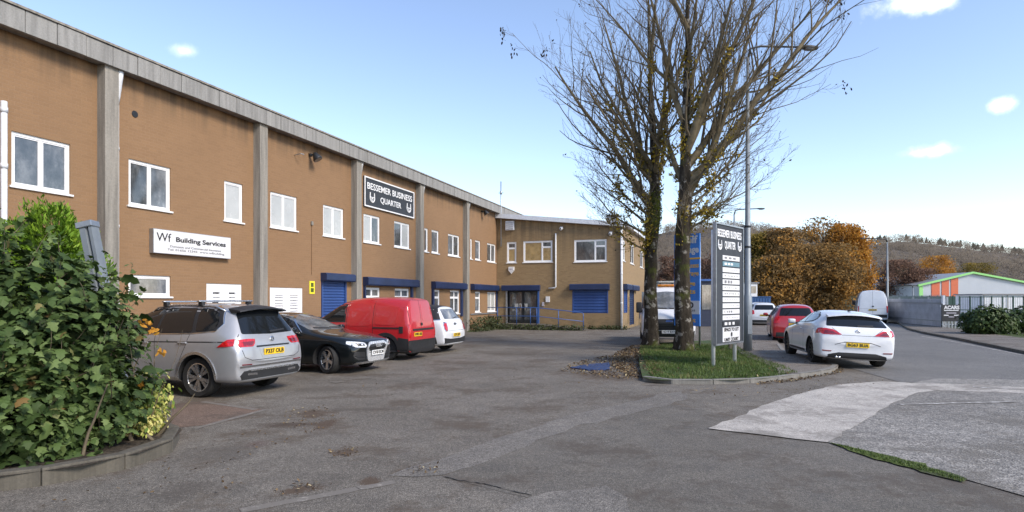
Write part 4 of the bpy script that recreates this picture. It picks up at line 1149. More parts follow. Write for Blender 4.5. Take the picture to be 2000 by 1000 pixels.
ST_CAB = [
 (2.85, 2.90, 2.93, .80, .76, .55, .60, .74, .84, .88), (2.78, 2.79, 2.80, .94, .90, .74, .90, 1.04, 1.12, 1.16),
 (2.52, 2.50, 2.50, .98, .94, .80, 1.02, 1.16, 1.24, 1.28), (2.32, 2.28, 2.26, .99, .95, .82, 1.08, 1.22, 1.32, 1.36),
 (1.95, 1.82, 1.62, .99, .955, .82, 1.10, 1.28, 2.04, 2.14), (1.45, 1.42, 1.35, .99, .96, .84, 1.12, 1.30, 2.16, 2.26),
 (.95, .95, .95, .99, .96, .84, 1.12, 1.30, 2.17, 2.27), (.72, .72, .72, .98, .95, .83, 1.12, 1.30, 2.14, 2.24), (.68, .68, .68, .9, .88, .76, 1.1, 1.28, 2.0, 2.08)]
def build_truck():
    c = Car("tipper_truck", "white dropside truck facing the road behind the two bare trees", "truck", (6.24, 25.2), (-.18, -.984), ST_CAB, .34, "paint_white", .99, (1.95,), .35, tyre_w=.23,
            crease=(('row', 5, 3, 8, .3), ('st', 7, 4, 8, .6), ('row', 2, 0, 8, .3)), arch=.06)
    c.wheels('steel', .23, rim_mat="alloy_dark")
    P = c.patch
    P("windscreen", [(-.80, 1.40), (-.76, 1.98), (0, 2.05), (.76, 1.98), (.80, 1.40), (0, 1.37)], 'F', "window_dim", .006, rnd=.05)
    for s in (1, -1): c.strip("wiper", [(s * .6, 1.41), (s * .05, 1.40)], .025, 'F', "black_plastic", .02)
    P("grille", [(-.52, 1.02), (.52, 1.02), (.46, .62), (-.46, .62)], 'F', "black_plastic", .012, rnd=.05)
    for z in (.70, .78, .86): c.strip("grille_bar", [(-.44, z), (.44, z)], .02, 'F', "dark_metal", .022)
    q = round_poly([(-.13, .985), (.13, .985), (.13, .905), (-.13, .905)], .038); P("badge", q, 'F', "chrome", .02)
    P("badge_face", round_poly([(-.115, .975), (.115, .975), (.115, .915), (-.115, .915)], .028), 'F', "shutter_blue", .026)
    for s in (1, -1):
        P("headlamp", [(s * .58, 1.02), (s * .86, 1.14), (s * .90, .86), (s * .60, .80)], 'F', "lamp_clear", .010, rnd=.03)
        P("lamp_inner", [(s * .63, .98), (s * .80, 1.02), (s * .82, .88), (s * .65, .86)], 'F', "alloy_dark", .015)
    P("bumper", [(-.90, .60), (.90, .60), (.88, .40), (-.88, .40)], 'F', "black_plastic", .02)
    c.plate('F', 0, .56, "HD19 BXW", "plate_white").location.x += .04
    P("side_window", [(2.12, 1.42), (1.72, 1.96), (1.05, 2.0), (1.05, 1.38)], 'L', "car_glass", .006, both=True, rnd=.05)
    for ln in ([(.98, 2.05), (.98, .5)], [(2.22, 1.3), (2.30, .8)]): c.strip("door_gap", ln, .012, 'L', "interior_dark", .001, both=True)
    c.strip("side_moulding", [(1.5, .78), (.75, .78)], .10, 'L', "black_plastic", .008, both=True)
    c.mirror(2.02, 1.42, "black_plastic", (.08, .11, .20))
    MB().box(1.1, 1.4, -.34, .34, 2.24, 2.33, .03).build("roof_beacon", "lamp_amber", c.t, True)
    MB().box(-2.6, .55, -.90, .90, .86, .98).build("bed", "galvanised", c.t)
    MB().box(-3.0, .60, -.42, .42, .55, .86).build("chassis", "dark_metal", c.t)
    for s in (1, -1): MB().box(-2.6, .55, s * .935 - .02, s * .935 + .02, .90, 1.30).build("dropside", "galvanised", c.t)
    MB().box(.50, .58, -.91, .91, .98, 2.05).build("headboard", "galvanised", c.t)
    MB().box(-2.66, -2.6, -.91, .91, .90, 1.30).build("tailboard", "galvanised", c.t)
    w0 = [ch for ch in c.t.children if ch.name.startswith("wheel")][0]
    for s in (1, -1):
        w = copy_tree(w0, c.t); w.location = (-1.9, s * .80, .35); w.rotation_euler = (0, 1.0, 0 if s > 0 else pi)
    return c

suv = build_suv()
hatch = build_hatch()
red_van = build_red_van()
mini = build_mini()
coupe = build_coupe()
build_far_car("parked_hatchback", "red hatchback parked on the road just ahead of the white coupe", (11.85, 26.1), (.33, .944), "paint_crimson", plate="CE56 LFT")
build_far_car("parked_hatchback", "white hatchback parked at the kerb ahead of the red hatchback", (16.95, 41.4), (.36, .933), "paint_white", plate="VA64 RKD")
build_far_car("parked_hatchback", "farthest white car at the kerb, half hidden by another white hatchback", (19.55, 48.6), (.36, .933), "paint_white", plate="CA11 GZE")
build_big_van()
build_truck()
# ------------------------------------------------------------------ main building
DX, DY = .331, .9437
CORNER = Vector((-.95, 38.0, 0))
def fx(u):                       # position along the long front for a picture column
    Z = 451.0 * 38.0 / (1421.0 - u)
    return (Z - 38.0) / DY
def fz(u, v):
    Z = 451.0 * 38.0 / (1421.0 - u)
    return CAM_H + (HOR - v) / FPX * Z
def wx_(u): return ((u - 1000) * 38 + 1140) / (1132.8 + .331 * (u - 1000))
def wz_(u, v):
    Z = 38 - .331 * wx_(u); return CAM_H + (HOR - v) / FPX * Z

def wall_mesh(x0, x1, z0, ztop, openings, depth=.11):
    """Front wall (local plane y=0, outside is -y) with real openings and reveals. ztop(x) gives the top."""
    xs = sorted({x0, x1, *[o[0] for o in openings], *[o[1] for o in openings]})
    zs = sorted({z0, *[o[2] for o in openings], *[o[3] for o in openings]})
    mb = MB()
    for xa, xb in zip(xs, xs[1:]):
        if xb - xa < 1e-4: continue
        for i in range(len(zs)):
            za = zs[i]
            last = i == len(zs) - 1
            zb0, zb1 = (ztop(xa), ztop(xb)) if last else (zs[i + 1], zs[i + 1])
            cx, cz = (xa + xb) / 2, (za + (zb0 + zb1) / 2) / 2 if last else (za + zs[i + 1]) / 2
            if any(o[0] < cx < o[1] and o[2] < cz < o[3] for o in openings): continue
            mb.add([(xa, 0, za), (xb, 0, za), (xb, 0, zb1), (xa, 0, zb0)], [(0, 1, 2, 3)])
    for (a, b, c, d) in openings:
        mb.add([(a, 0, c), (a, depth, c), (a, depth, d), (a, 0, d)], [(0, 1, 2, 3)])
        mb.add([(b, 0, c), (b, 0, d), (b, depth, d), (b, depth, c)], [(0, 1, 2, 3)])
        mb.add([(a, 0, d), (a, depth, d), (b, depth, d), (b, 0, d)], [(0, 1, 2, 3)])
        mb.add([(a, 0, c), (b, 0, c), (b, depth, c), (a, depth, c)], [(0, 1, 2, 3)])
    return mb

def window(parent, x0, x1, z0, z1, cols=(1,), transom=None, y=.035, glass="window_glass", sill=True, fr=.06, split=None):
    """White framed window: frame, mullions, one pane per light, sill."""
    w = x1 - x0
    f = MB(); D = .055
    f.box(x0, x0 + fr, y, y + D, z0, z1); f.box(x1 - fr, x1, y, y + D, z0, z1)
    f.box(x0 + fr, x1 - fr, y, y + D, z0, z0 + fr); f.box(x0 + fr, x1 - fr, y, y + D, z1 - fr, z1)
    tot = sum(cols); xs = [x0 + fr]; acc = 0
    inner = w - 2 * fr - .05 * (len(cols) - 1)
    spans = []; cur = x0 + fr
    for k, c in enumerate(cols):
        e = cur + inner * c / tot; spans.append((cur, e)); cur = e
        if k < len(cols) - 1: f.box(cur, cur + .05, y + .002, y + D, z0 + fr, z1 - fr); cur += .05
    panes = []
    for k, (a, b) in enumerate(spans):
        tr = transom if (transom and (split is None or k in split)) else None
        if tr:
            zt = z1 - fr - tr * (z1 - z0)
            f.box(a, b, y + .003, y + D, zt, zt + .05)
            panes += [(a, b, z0 + fr, zt), (a, b, zt + .05, z1 - fr)]
        else: panes.append((a, b, z0 + fr, z1 - fr))
        # opening sash: a slimmer inner frame
    fo = f.build("window", "upvc", parent)
    for k, (a, b, c, d) in enumerate(panes):
        gm = glass[k % len(glass)] if isinstance(glass, (list, tuple)) else glass
        s = MB(); e = .028
        s.box(a, a + e, y + .012, y + .045, c, d); s.box(b - e, b, y + .012, y + .045, c, d); s.box(a + e, b - e, y + .012, y + .045, c, c + e); s.box(a + e, b - e, y + .012, y + .045, d - e, d)
        s.build("sash", "upvc", fo)
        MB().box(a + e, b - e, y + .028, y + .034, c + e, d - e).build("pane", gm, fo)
    if sill: MB().box(x0 - .05, x1 + .05, -.045, y, z0 - .035, z0 + .008, .008).build("sill", "upvc", fo)
    return fo

def shutter(parent, x0, x1, z0, z1, y=.05, pitch=.095, mat="shutter_blue", rails=True):
    n = max(3, int((z1 - z0) / pitch)); st = (z1 - z0) / n
    me = None; owner = None
    back = MB().box(x0, x1, y + .035, y + .05, z0, z1).build("shutter", mat, parent)
    m = MB(); L = x1 - x0 - .06
    prof = [(0, .0), (-.016, .25), (-.02, .5), (-.016, .75), (0, .93)]
    for x in (-L / 2, L / 2): m.v += [(x, py, pz * st) for py, pz in prof]
    k = len(prof); m.f = [(i, i + 1, k + i + 1, k + i) for i in range(k - 1)]
    me = m.mesh("slat"); me.materials.append(MATS[mat])
    for i in range(n):
        o = bpy.data.objects.new("slat", me); COL.objects.link(o); o.parent = back; o.location = ((x0 + x1) / 2, y + .03, z0 + i * st)
    if rails:
        for x in (x0, x1): MB().box(x - .04, x + .04, y - .03, y + .034, z0, z1).build("guide_rail", mat, back)
    return back
def hood(parent, x0, x1, z0, z1, d=.26, mat="hood_blue"):
    m = MB()
    prof = [(0.0, z1), (-d * .8, z1), (-d, z1 - .05), (-d, z0 + .04), (-d * .9, z0), (0.0, z0)]
    n = len(prof)
    for x in (x0, x1): m.v += [(x, y, z) for y, z in prof]
    m.f = [(i, (i + 1) % n, n + (i + 1) % n, n + i) for i in range(n)] + [tuple(range(n)), tuple(range(2 * n - 1, n - 1, -1))]
    return m.build("shutter_hood", mat, parent)

B = thing("industrial_building", "long two-storey tan brick unit with concrete piers and grey parapet", "building", CORNER, atan2(DY, DX))
ZR = 7.02           # underside of the parapet
X0, X1 = -42.0, 6.2
up_z0, up_z1 = 4.0, 5.12
ops = []
def zz(u, v0, v1): return fz(u, v1), fz(u, v0)
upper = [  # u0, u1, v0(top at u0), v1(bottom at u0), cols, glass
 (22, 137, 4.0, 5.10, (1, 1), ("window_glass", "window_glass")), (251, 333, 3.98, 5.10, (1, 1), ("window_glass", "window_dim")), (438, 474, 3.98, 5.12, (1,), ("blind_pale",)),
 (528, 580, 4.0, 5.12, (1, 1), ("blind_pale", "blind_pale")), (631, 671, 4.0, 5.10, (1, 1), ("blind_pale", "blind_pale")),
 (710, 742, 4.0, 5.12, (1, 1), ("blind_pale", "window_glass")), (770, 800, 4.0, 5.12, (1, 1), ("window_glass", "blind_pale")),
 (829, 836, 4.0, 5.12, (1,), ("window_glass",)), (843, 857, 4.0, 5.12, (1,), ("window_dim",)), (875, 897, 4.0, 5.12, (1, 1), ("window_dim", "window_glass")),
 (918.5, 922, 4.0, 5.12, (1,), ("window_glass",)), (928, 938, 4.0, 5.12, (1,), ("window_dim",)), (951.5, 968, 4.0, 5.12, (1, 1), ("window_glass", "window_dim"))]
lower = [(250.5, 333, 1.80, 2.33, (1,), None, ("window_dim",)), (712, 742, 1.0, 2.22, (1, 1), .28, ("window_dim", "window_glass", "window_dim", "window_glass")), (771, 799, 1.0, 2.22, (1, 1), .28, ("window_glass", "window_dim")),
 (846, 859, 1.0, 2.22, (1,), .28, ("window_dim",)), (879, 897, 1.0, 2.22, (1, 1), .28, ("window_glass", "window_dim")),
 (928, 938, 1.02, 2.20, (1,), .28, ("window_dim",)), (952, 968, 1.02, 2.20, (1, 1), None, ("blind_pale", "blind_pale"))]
doors = [(403, 472, .1, 2.18), (527, 591, .1, 2.12)]
rollers = [(627, 677, .05, 2.42)]
for w in upper: ops.append((fx(w[0]), fx(w[1]), w[2], w[3]))
for w in lower: ops.append((fx(w[0]), fx(w[1]), w[2], w[3]))
for d in doors: ops.append((fx(d[0]), fx(d[1]), d[2], d[3]))
for d in rollers: ops.append((fx(d[0]), fx(d[1]), d[2], d[3]))
wl = wall_mesh(X0, X1, 0, lambda x: ZR + .3, ops)
wl.box(X0, X1, .10, 16.0, 0.0, ZR + .2) if False else None
wall_o = wl.build("wall", "brick_tan", B, fix=False)
core = MB(); core.add([(X0, .16, 0), (X1, .16, 0), (X1, 16, 0), (X0, 16, 0), (X0, .16, ZR + .25), (X1, .16, ZR + .25), (X1, 16, ZR + .25), (X0, 16, ZR + .25)],
         [(0, 1, 5, 4), (1, 2, 6, 5), (2, 3, 7, 6), (3, 0, 4, 7), (4, 5, 6, 7)])
core.build("inner_shell", "interior_dark", B, fix=False)
MB().box(X1 - .02, X1 + .2, 0, 16, 0, ZR + .3).build("end_wall", "brick_tan", B)
MB().box(X0, X1 + .2, .0, 16.2, ZR + .32, ZR + .36).build("roof", "fascia_concrete", B)
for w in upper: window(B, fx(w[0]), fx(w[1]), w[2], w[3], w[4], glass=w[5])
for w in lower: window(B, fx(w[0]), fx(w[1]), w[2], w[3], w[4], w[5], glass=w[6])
# piers
PIER_U = [232, 523, 706.5, 828, 917]
PD, PW = .25, .33
def pier_pos(u):
    k = (u - 1000) / FPX
    return (k * (38 - .331 * PD) + .95 - DY * PD) / (DX - DY * k)
pier_x = [pier_pos(u) for u in PIER_U]
pier_x = [pier_x[0] - 10.34, pier_x[0] - 5.17] + pier_x
for k, x in enumerate(pier_x):
    p = MB(); w = PW; d0 = PD
    p.add([(x - w, -d0, 0), (x, -d0, 0), (x, .0, 0), (x - w, .0, 0), (x - w, -d0, ZR + .02), (x, -d0, ZR + .02), (x, 0, ZR + .02), (x - w, 0, ZR + .02)],
          [(0, 1, 5, 4), (1, 2, 6, 5), (3, 0, 4, 7), (4, 5, 6, 7)])
    p.build("pier", "pillar_concrete", B)
    if k in (2, 4, 5, 6):
        m = "pipe_white" if k == 2 else "pipe_grey"
        dp = MB(); xx = x + .07
        dp.tube([(xx, -.09, .05), (xx, -.09, ZR - .75)], .05, 10)
        o = dp.build("downpipe", m, B, True)
        MB().tube([(xx, -.09, ZR - .76), (xx, -.12, ZR - .55), (xx, -.15, ZR - .20), (xx, -.18, ZR)], [.052, .062, .085, .09], 10).build("hopper", m, o, True)
        for z in (1.6, 3.4, 5.2): MB().tube([(xx, -.09, z), (xx, -.09, z + .07)], .06, 10).build("pipe_collar", m, o, True)
x = fx(2); dp = MB().tube([(x, -.08, 0), (x, -.08, 5.62)], .055, 12).build("downpipe", "white_trim", B, True)
for z in (1.4, 2.9, 4.3, 5.4): MB().tube([(x, -.08, z), (x, -.08, z + .1)], .066, 12).build("pipe_collar", "white_trim", dp, True)
# parapet of separate cast panels, with a lip on top
rp = random.Random(11); xx = X0; k = 0
FD = .34
while xx < X1 + .2:
    L = .615; j = rp.uniform(-.006, .006)
    p = MB().box(xx + .006, xx + L - .006, -FD + j, -FD + .09 + j, ZR + .0, ZR + .44 + rp.uniform(-.006, .006), .008)
    p.build("parapet_panel", "fascia_concrete", B); xx += L
MB().box(X0, X1 + .2, -FD - .03, -FD + .25, ZR + .452, ZR + .50).build("parapet_cap", "pillar_concrete", B)
MB().box(X0, X1 + .2, -FD + .06, .02, ZR + .03, ZR + .09).build("soffit", "pillar_concrete", B)
# louvred plant doors
for (u0, u1, z0, z1) in doors:
    a, b = fx(u0), fx(u1); dr = MB(); fr = .07
    dr.box(a, b, .02, .07, z1 - .10, z1); dr.box(a, a + fr, .02, .07, z0, z1 - .1); dr.box(b - fr, b, .02, .07, z0, z1 - .1)
    do = dr.build("louvred_door", "white_sheet", B)
    mid = (a + b) / 2
    for (p, q) in ((a + fr, mid - .004), (mid + .004, b - fr)):
        lf = MB(); e = .16
        lf.box(p, p + e, .012, .06, z0, z1 - .1); lf.box(q - e, q, .012, .06, z0, z1 - .1); lf.box(p + e, q - e, .012, .06, z1 - .24, z1 - .1); lf.box(p + e, q - e, .012, .06, z0, z0 + .2)
        lf.build("door_leaf", "white_sheet", do)
        MB().box(p + e, q - e, .075, .085, z0 + .2, z1 - .24).build("louvre_back", "ink_grey", do)
        L = q - p - 2 * e; sm = MB(); sm.add([(-L / 2, 0, 0), (L / 2, 0, 0), (L / 2, .055, .075), (-L / 2, .055, .075), (-L / 2, .006, -.012), (L / 2, .006, -.012), (L / 2, .06, .065), (-L / 2, .06, .065)],
             [(0, 1, 2, 3), (7, 6, 5, 4), (0, 4, 5, 1), (2, 6, 7, 3)])
        me = sm.mesh("louvre_slat"); me.materials.append(MATS["white_sheet"])
        z = z0 + .22
        while z < z1 - .28:
            o = bpy.data.objects.new("louvre_slat", me); COL.objects.link(o); o.parent = do; o.location = ((p + q) / 2, .014, z); z += .088
# blue roller door and hoods
for (u0, u1, z0, z1) in rollers: shutter(B, fx(u0) + .08, fx(u1) - .05, z0, z1, .02, .10)
hood(B, fx(626), fx(687.5) - .12, 2.40, 2.68)
hood(B, fx(708.5), fx(812) - .1, 2.30, 2.63); hood(B, fx(842), fx(905), 2.28, 2.62); hood(B, fx(918.5), fx(968), 2.28, 2.62)
for (u0, u1) in ((709, 711.5), (801, 804), (842.5, 845.5), (898.5, 901.5), (968.2, 969.6)):
    MB().box(fx(u0), fx(u1), -.09, -.002, .85, 2.30).build("guide_rail", "hood_blue", B)
for (u0, u1, z) in ((918.5, 969, .96),): MB().box(fx(u0), fx(u1), -.06, -.002, z - .06, z).build("window_ledge", "ink_grey", B)
# low conduit, cable hook and vent hole on the brickwork
MB().tube([(fx(608), -.02, 2.6), (fx(608), -.02, 4.35)], .012, 6).build("conduit", "brick_tan", B)
MB().lathe([(.001, -.012), (.075, -.012), (.085, 0)], 16, 'y', (fx(263), -.004, fz(263, 223))).build("wall_vent", "dark_metal", B)
MB().box(fx(608) - .05, fx(608) + .05, -.06, -.002, 4.28, 4.42, .02).build("junction_box", "pillar_concrete", B)
MB().tube([(fx(575), -.01, fz(575, 303)), (fx(575), -.25, fz(575, 303) + .03), (fx(579), -.30, fz(575, 303) + .02)], .015, 6).build("cable_bracket", "galvanised", B)

# ------------------------------------------------------------------ office wing at the end, facing the camera
W = thing("office_wing", "brick office wing with blue entrance hood and ramp at the building's far end", "building", CORNER, atan2(-DX, DY))
WL = 7.75
def wtop(x): return 6.86 - .104 * x
wops = []
wwin = [(990, 1008.5, 4.0, 5.28, (1,), .26, None, ("curtain_ochre", "window_glass")), (1022, 1079, 4.0, 5.30, (2, 1), .26, (1,), ("curtain_ochre", "curtain_ochre", "window_glass")), (1121.5, 1185, 3.96, 5.27, (2, 1), .26, (1,), ("window_glass", "window_glass", "window_dim"))]
for w in wwin: wops.append((wx_(w[0]), wx_(w[1]), w[2], w[3]))
ed = (wx_(990), wx_(1052), .30, 2.34); wops.append(ed)
ws = (wx_(1118), wx_(1188), .95, 2.34); wops.append(ws)
wall_mesh(.02, WL, 0, wtop, wops, .16).build("wall", "brick_wing", W, fix=False)
wc = MB(); wc.add([(.02, .2, 0), (WL - .05, .2, 0), (WL - .05, 14, 0), (.02, 14, 0), (.02, .2, wtop(0) - .1), (WL - .05, .2, wtop(WL) - .1), (WL - .05, 14, wtop(WL) - .1), (.02, 14, wtop(0) - .1)],
       [(0, 1, 5, 4), (1, 2, 6, 5), (3, 0, 4, 7), (4, 5, 6, 7)]); wc.build("inner_shell", "interior_dark", W, fix=False)
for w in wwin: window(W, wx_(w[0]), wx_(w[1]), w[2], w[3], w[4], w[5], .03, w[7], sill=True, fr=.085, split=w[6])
fas = MB(); fas.add([(-.35, -.30, wtop(0) - .05), (WL + .12, -.30, wtop(WL) - .12), (WL + .12, -.30, wtop(WL) + .14), (-.35, -.30, wtop(0) + .22),
     (-.35, .3, wtop(0) - .05), (WL + .12, .3, wtop(WL) - .12), (WL + .12, .3, wtop(WL) + .14), (-.35, .3, wtop(0) + .22)],
     [(0, 1, 2, 3), (4, 7, 6, 5), (0, 4, 5, 1), (3, 2, 6, 7), (0, 3, 7, 4), (1, 5, 6, 2)]); fas.build("fascia", "white_trim", W)
rf = MB(); rf.add([(-.3, .0, wtop(0) + .23), (WL + .1, 0, wtop(WL) + .16), (WL + .1, 14, wtop(WL) + .16), (-.3, 14, wtop(0) + .23)], [(0, 1, 2, 3)]); rf.build("roof", "ink_grey", W)
hood(W, wx_(982), wx_(1055.5), 2.28, 2.62); hood(W, wx_(1114), wx_(1191), 2.30, 2.66)
shutter(W, ws[0] + .04, ws[1] - .04, ws[2], ws[3], .02, .16)
# entrance: dark recess with glazed doors
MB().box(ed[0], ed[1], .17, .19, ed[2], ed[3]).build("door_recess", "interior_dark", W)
dm = (ed[0] + ed[1]) / 2
for (a, b) in ((ed[0] + .10, dm - .01), (dm + .01, ed[1] - .10)):
    f = MB(); f.box(a, a + .07, .10, .15, ed[2], ed[3] - .06); f.box(b - .07, b, .10, .15, ed[2], ed[3] - .06); f.box(a + .07, b - .07, .10, .15, ed[3] - .14, ed[3] - .06); f.box(a + .07, b - .07, .10, .15, ed[2], ed[2] + .22)
    d = f.build("entrance_door", "dark_metal", W)
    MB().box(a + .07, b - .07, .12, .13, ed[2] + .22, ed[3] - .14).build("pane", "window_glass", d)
    MB().box(b - .16 if a < dm - .2 else a + .10, b - .10 if a < dm - .2 else a + .16, .06, .10, ed[2] + .8, ed[2] + 1.15).build("door_handle", "chrome", d)
for k in range(3): MB().box(dm - .55 + k * .30, dm - .32 + k * .30, .105, .112, ed[2] + .98, ed[2] + 1.2).build("door_notice", "blind_pale", W)
for x in (ed[0], ed[1]): MB().box(x - .05, x + .05, -.07, .0 - .002, ed[2], 2.28).build("guide_rail", "rail_blue" if x == ed[1] else "galvanised", W)
# pipes and small wall fittings
px = wx_(1086); zt = wz_(1086, 456); zb = wz_(1086, 562)
MB().tube([(px, -.06, zt), (px, -.06, zb + .06), (px - .05, -.06, zb), (wx_(1072), -.06, zb - .03)], .045, 8).build("waste_pipe", "pipe_white", W, True)
dpx = wx_(1214.5); o = MB().tube([(dpx, -.09, .02), (dpx, -.09, wtop(WL) - .1)], .065, 10).build("downpipe", "pipe_white", W, True)
for z in (1.5, 3.2, 4.9): MB().tube([(dpx, -.09, z), (dpx, -.09, z + .08)], .078, 10).build("pipe_collar", "pipe_white", o, True)
MB().box(wx_(980) - .03, wx_(980) + .03, -.12, -.06, wz_(980, 480), wz_(980, 480) + .5).build("mast_bracket", "galvanised", W)
vg = MB().box(wx_(988.5), wx_(1005), -.16, -.002, wz_(997, 450), wz_(997, 432), .02).build("wall_vent", "white_trim", W)
for k in range(4): MB().box(wx_(990), wx_(1003.5), -.175, -.161, wz_(997, 448) + k * .12, wz_(997, 448) + k * .12 + .03).build("vent_slat", "ink_grey", vg)
MB().box(wx_(1066.5), wx_(1074), -.07, -.002, wz_(1070, 590), wz_(1070, 579)).build("notice_box", "sign_white", W)
MB().box(wx_(1059), wx_(1063), -.06, -.002, wz_(1060, 598), wz_(1060, 590)).build("entry_phone", "ink_lilac", W)
# right flank of the wing, running back
SL = 16.0
SD = thing("side_range", "brick flank of the office wing running back behind the left tree trunk", "building", CORNER + Matrix.Rotation(atan2(-DX, DY), 3, 'Z') @ Vector((WL, 0, 0)), atan2(DY, DX))
def sx(u):      # along the flank
    o = SD.location; return (( (u - 1000) / FPX) * o.y - o.x) / (DX - (u - 1000) / FPX * DY)
sops = [(sx(1218), sx(1225), .95, 2.32), (sx(1229.5), sx(1238), .15, 2.32), (sx(1216.5), sx(1221), 4.0, 5.25), (sx(1231), sx(1238), 4.0, 5.25), (sx(1250), sx(1256), 4.0, 5.2)]
wall_mesh(.0, SL, 0, lambda x: wtop(WL) - .02, sops, .12).build("wall", "brick_wing", SD, fix=False)
MB().box(.01, SL, .18, .25, 0, wtop(WL) - .1).build("inner_shell", "interior_dark", SD)
MB().box(.02, SL + .1, -.26, .2, wtop(WL) - .02, wtop(WL) + .12).build("fascia", "white_trim", SD)
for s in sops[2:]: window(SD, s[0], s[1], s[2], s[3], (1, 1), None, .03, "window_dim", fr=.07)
shutter(SD, sops[0][0] + .03, sops[0][1] - .03, sops[0][2], sops[0][3], .02, .12)
shutter(SD, sops[1][0] + .03, sops[1][1] - .03, sops[1][2], sops[1][3], .02, .12, mat="hood_blue")
hood(SD, sx(1217), sx(1227.5), 2.32, 2.66); hood(SD, sx(1229), sx(1242), 2.32, 2.66)
MB().box(sx(1226), sx(1228.5), -.02, .0 - .002, .3, 2.3).build("pilaster", "curtain_ochre", SD)

# ------------------------------------------------------------------ access ramp with blue handrails
Rm = thing("access_ramp", "concrete access ramp with blue tubular handrails at the office entrance", "ramp", CORNER, atan2(-DX, DY))
rx0, rx1, rx2, rd = wx_(955), wx_(1062), wx_(1150), 1.5
rb = MB(); rb.add([(rx0, -.02, 0), (rx2, -.02, 0), (rx2, -rd, 0), (rx0, -rd, 0), (rx0, -.02, .30), (rx1, -.02, .30), (rx2, -.02, .03), (rx2, -rd, .03), (rx1, -rd, .30), (rx0, -rd, .30)],
     [(4, 5, 8, 9), (5, 6, 7, 8), (3, 9, 8, 7, 2), (0, 3, 9, 4), (0, 1, 6, 5, 4), (1, 2, 7, 6)]); rb.build("ramp_slab", "kerb_mossy", Rm)
def rz(x): return .30 if x <= rx1 else .30 + (.03 - .30) * (x - rx1) / (rx2 - rx1)
yy = -rd + .06
tp = [(rx0, yy, rz(rx0) + .98), (rx1, yy, rz(rx1) + .98), (rx2 - .08, yy, rz(rx2) + .98), (rx2, yy, rz(rx2) + .90), (rx2, yy, .03)]
MB().tube(tp, .024, 8).build("handrail", "rail_blue", Rm, True)
MB().tube([(rx0, yy, rz(rx0) + .48), (rx1, yy, rz(rx1) + .48), (rx2, yy, rz(rx2) + .48)], .02, 8).build("mid_rail", "rail_blue", Rm, True)
for x in (rx0, wx_(988), wx_(1024), wx_(1050), wx_(1062), wx_(1103)): MB().tube([(x, yy, rz(x)), (x, yy, rz(x) + .98)], .024, 8).build("rail_post", "rail_blue", Rm, True)
# ------------------------------------------------------------------ signs and fittings on the building
def on_front(u, v, out=0.0):     # a place on the long front
    Z = 451.0 * 38.0 / (1421.0 - u)
    return CORNER + Vector((DX, DY, 0)) * fx(u) + Vector((DY, -DX, 0)) * out + Vector((0, 0, fz(u, v)))
FRZ = atan2(DY, DX)
# white builder's sign
x0, x1 = fx(291), fx(443)
zt, zb = fz(291, 446), fz(291, 494)
S = thing("wall_sign", "white building services sign board with black lettering on the brick wall", "sign", CORNER + Vector((DX, DY, 0)) * ((x0 + x1) / 2) + Vector((0, 0, zb)), FRZ)
w, h = x1 - x0, zt - zb
MB().box(-w / 2, w / 2, -.14, -.002, 0, h, .006).build("sign_case", "galvanised", S)
MB().box(-w / 2 + .012, w / 2 - .012, -.146, -.139, .012, h - .012).build("sign_face", "sign_white", S)
FR = (pi / 2, 0, 0)
text_mesh("lettering", "Wf", h * .36, "ink_black", S, (-w * .385, -.149, h * .66), FR, width=w * .17)
text_mesh("lettering", "Building Services", h * .20, "ink_black", S, (.09 * w, -.149, h * .63), FR, width=w * .66, bold=.025)
text_mesh("small_print", "Domestic and Commercial Insurance", h * .09, "ink_grey", S, (.02 * w, -.149, h * .33), FR, width=w * .66)["kind"] = "stuff"
text_mesh("small_print", "Tel: 01656 12345  www.wfbuilding", h * .09, "ink_grey", S, (.03 * w, -.149, h * .19), FR, width=w * .74)["kind"] = "stuff"
# charcoal estate sign high on the wall
def emblem(parent, x, y, z, r, mat="ink_white"):
    e = MB()
    arc = [(x + cos(a) * r, y, z + sin(a) * r) for a in np.linspace(pi * .92, pi * 2.08, 14)]
    e.tube([(arc[0][0] + r * .1, y, z + r * 1.25)] + arc + [(arc[-1][0] - r * .1, y, z + r * 1.25)], r * .14, 5)
    e.tube([(x - r * .8, y, z + r * .12), (x + r * .8, y, z + r * .12)], r * .13, 5)
    e.build("emblem", mat, parent)
    MB().lathe([(r * .22, -.004), (r * .40, -.004), (r * .40, .004), (r * .22, .004)], 16, 'y', (x, y, z - r * .40)).build("emblem_ring", mat, parent)
x0, x1 = fx(708.8), fx(806)
zt, zb = fz(708.8, 343), fz(708.8, 402)
S = thing("wall_sign", "charcoal BESSEMER BUSINESS QUARTER board with white letters high on the wall", "sign", CORNER + Vector((DX, DY, 0)) * ((x0 + x1) / 2) + Vector((0, 0, zb)), FRZ)
w, h = x1 - x0, zt - zb
MB().box(-w / 2, w / 2, -.06, -.002, 0, h).build("sign_board", "sign_charcoal", S)
for (a, b, c, d) in ((-w / 2, w / 2, h - .05, h), (-w / 2, w / 2, 0, .05), (-w / 2, -w / 2 + .05, .05, h - .05), (w / 2 - .05, w / 2, .05, h - .05)):
    MB().box(a, b, -.085, -.061, c, d).build("sign_trim", "ink_white", S)
text_mesh("lettering", "BESSEMER BUSINESS", h * .22, "ink_white", S, (0, -.066, h * .70), FR, width=w * .90, bold=.012)
text_mesh("lettering", "QUARTER", h * .20, "ink_white", S, (0, -.066, h * .33), FR, width=w * .42, bold=.012)
emblem(S, -w * .36, -.068, h * .33, .17); emblem(S, w * .38, -.068, h * .33, .17)
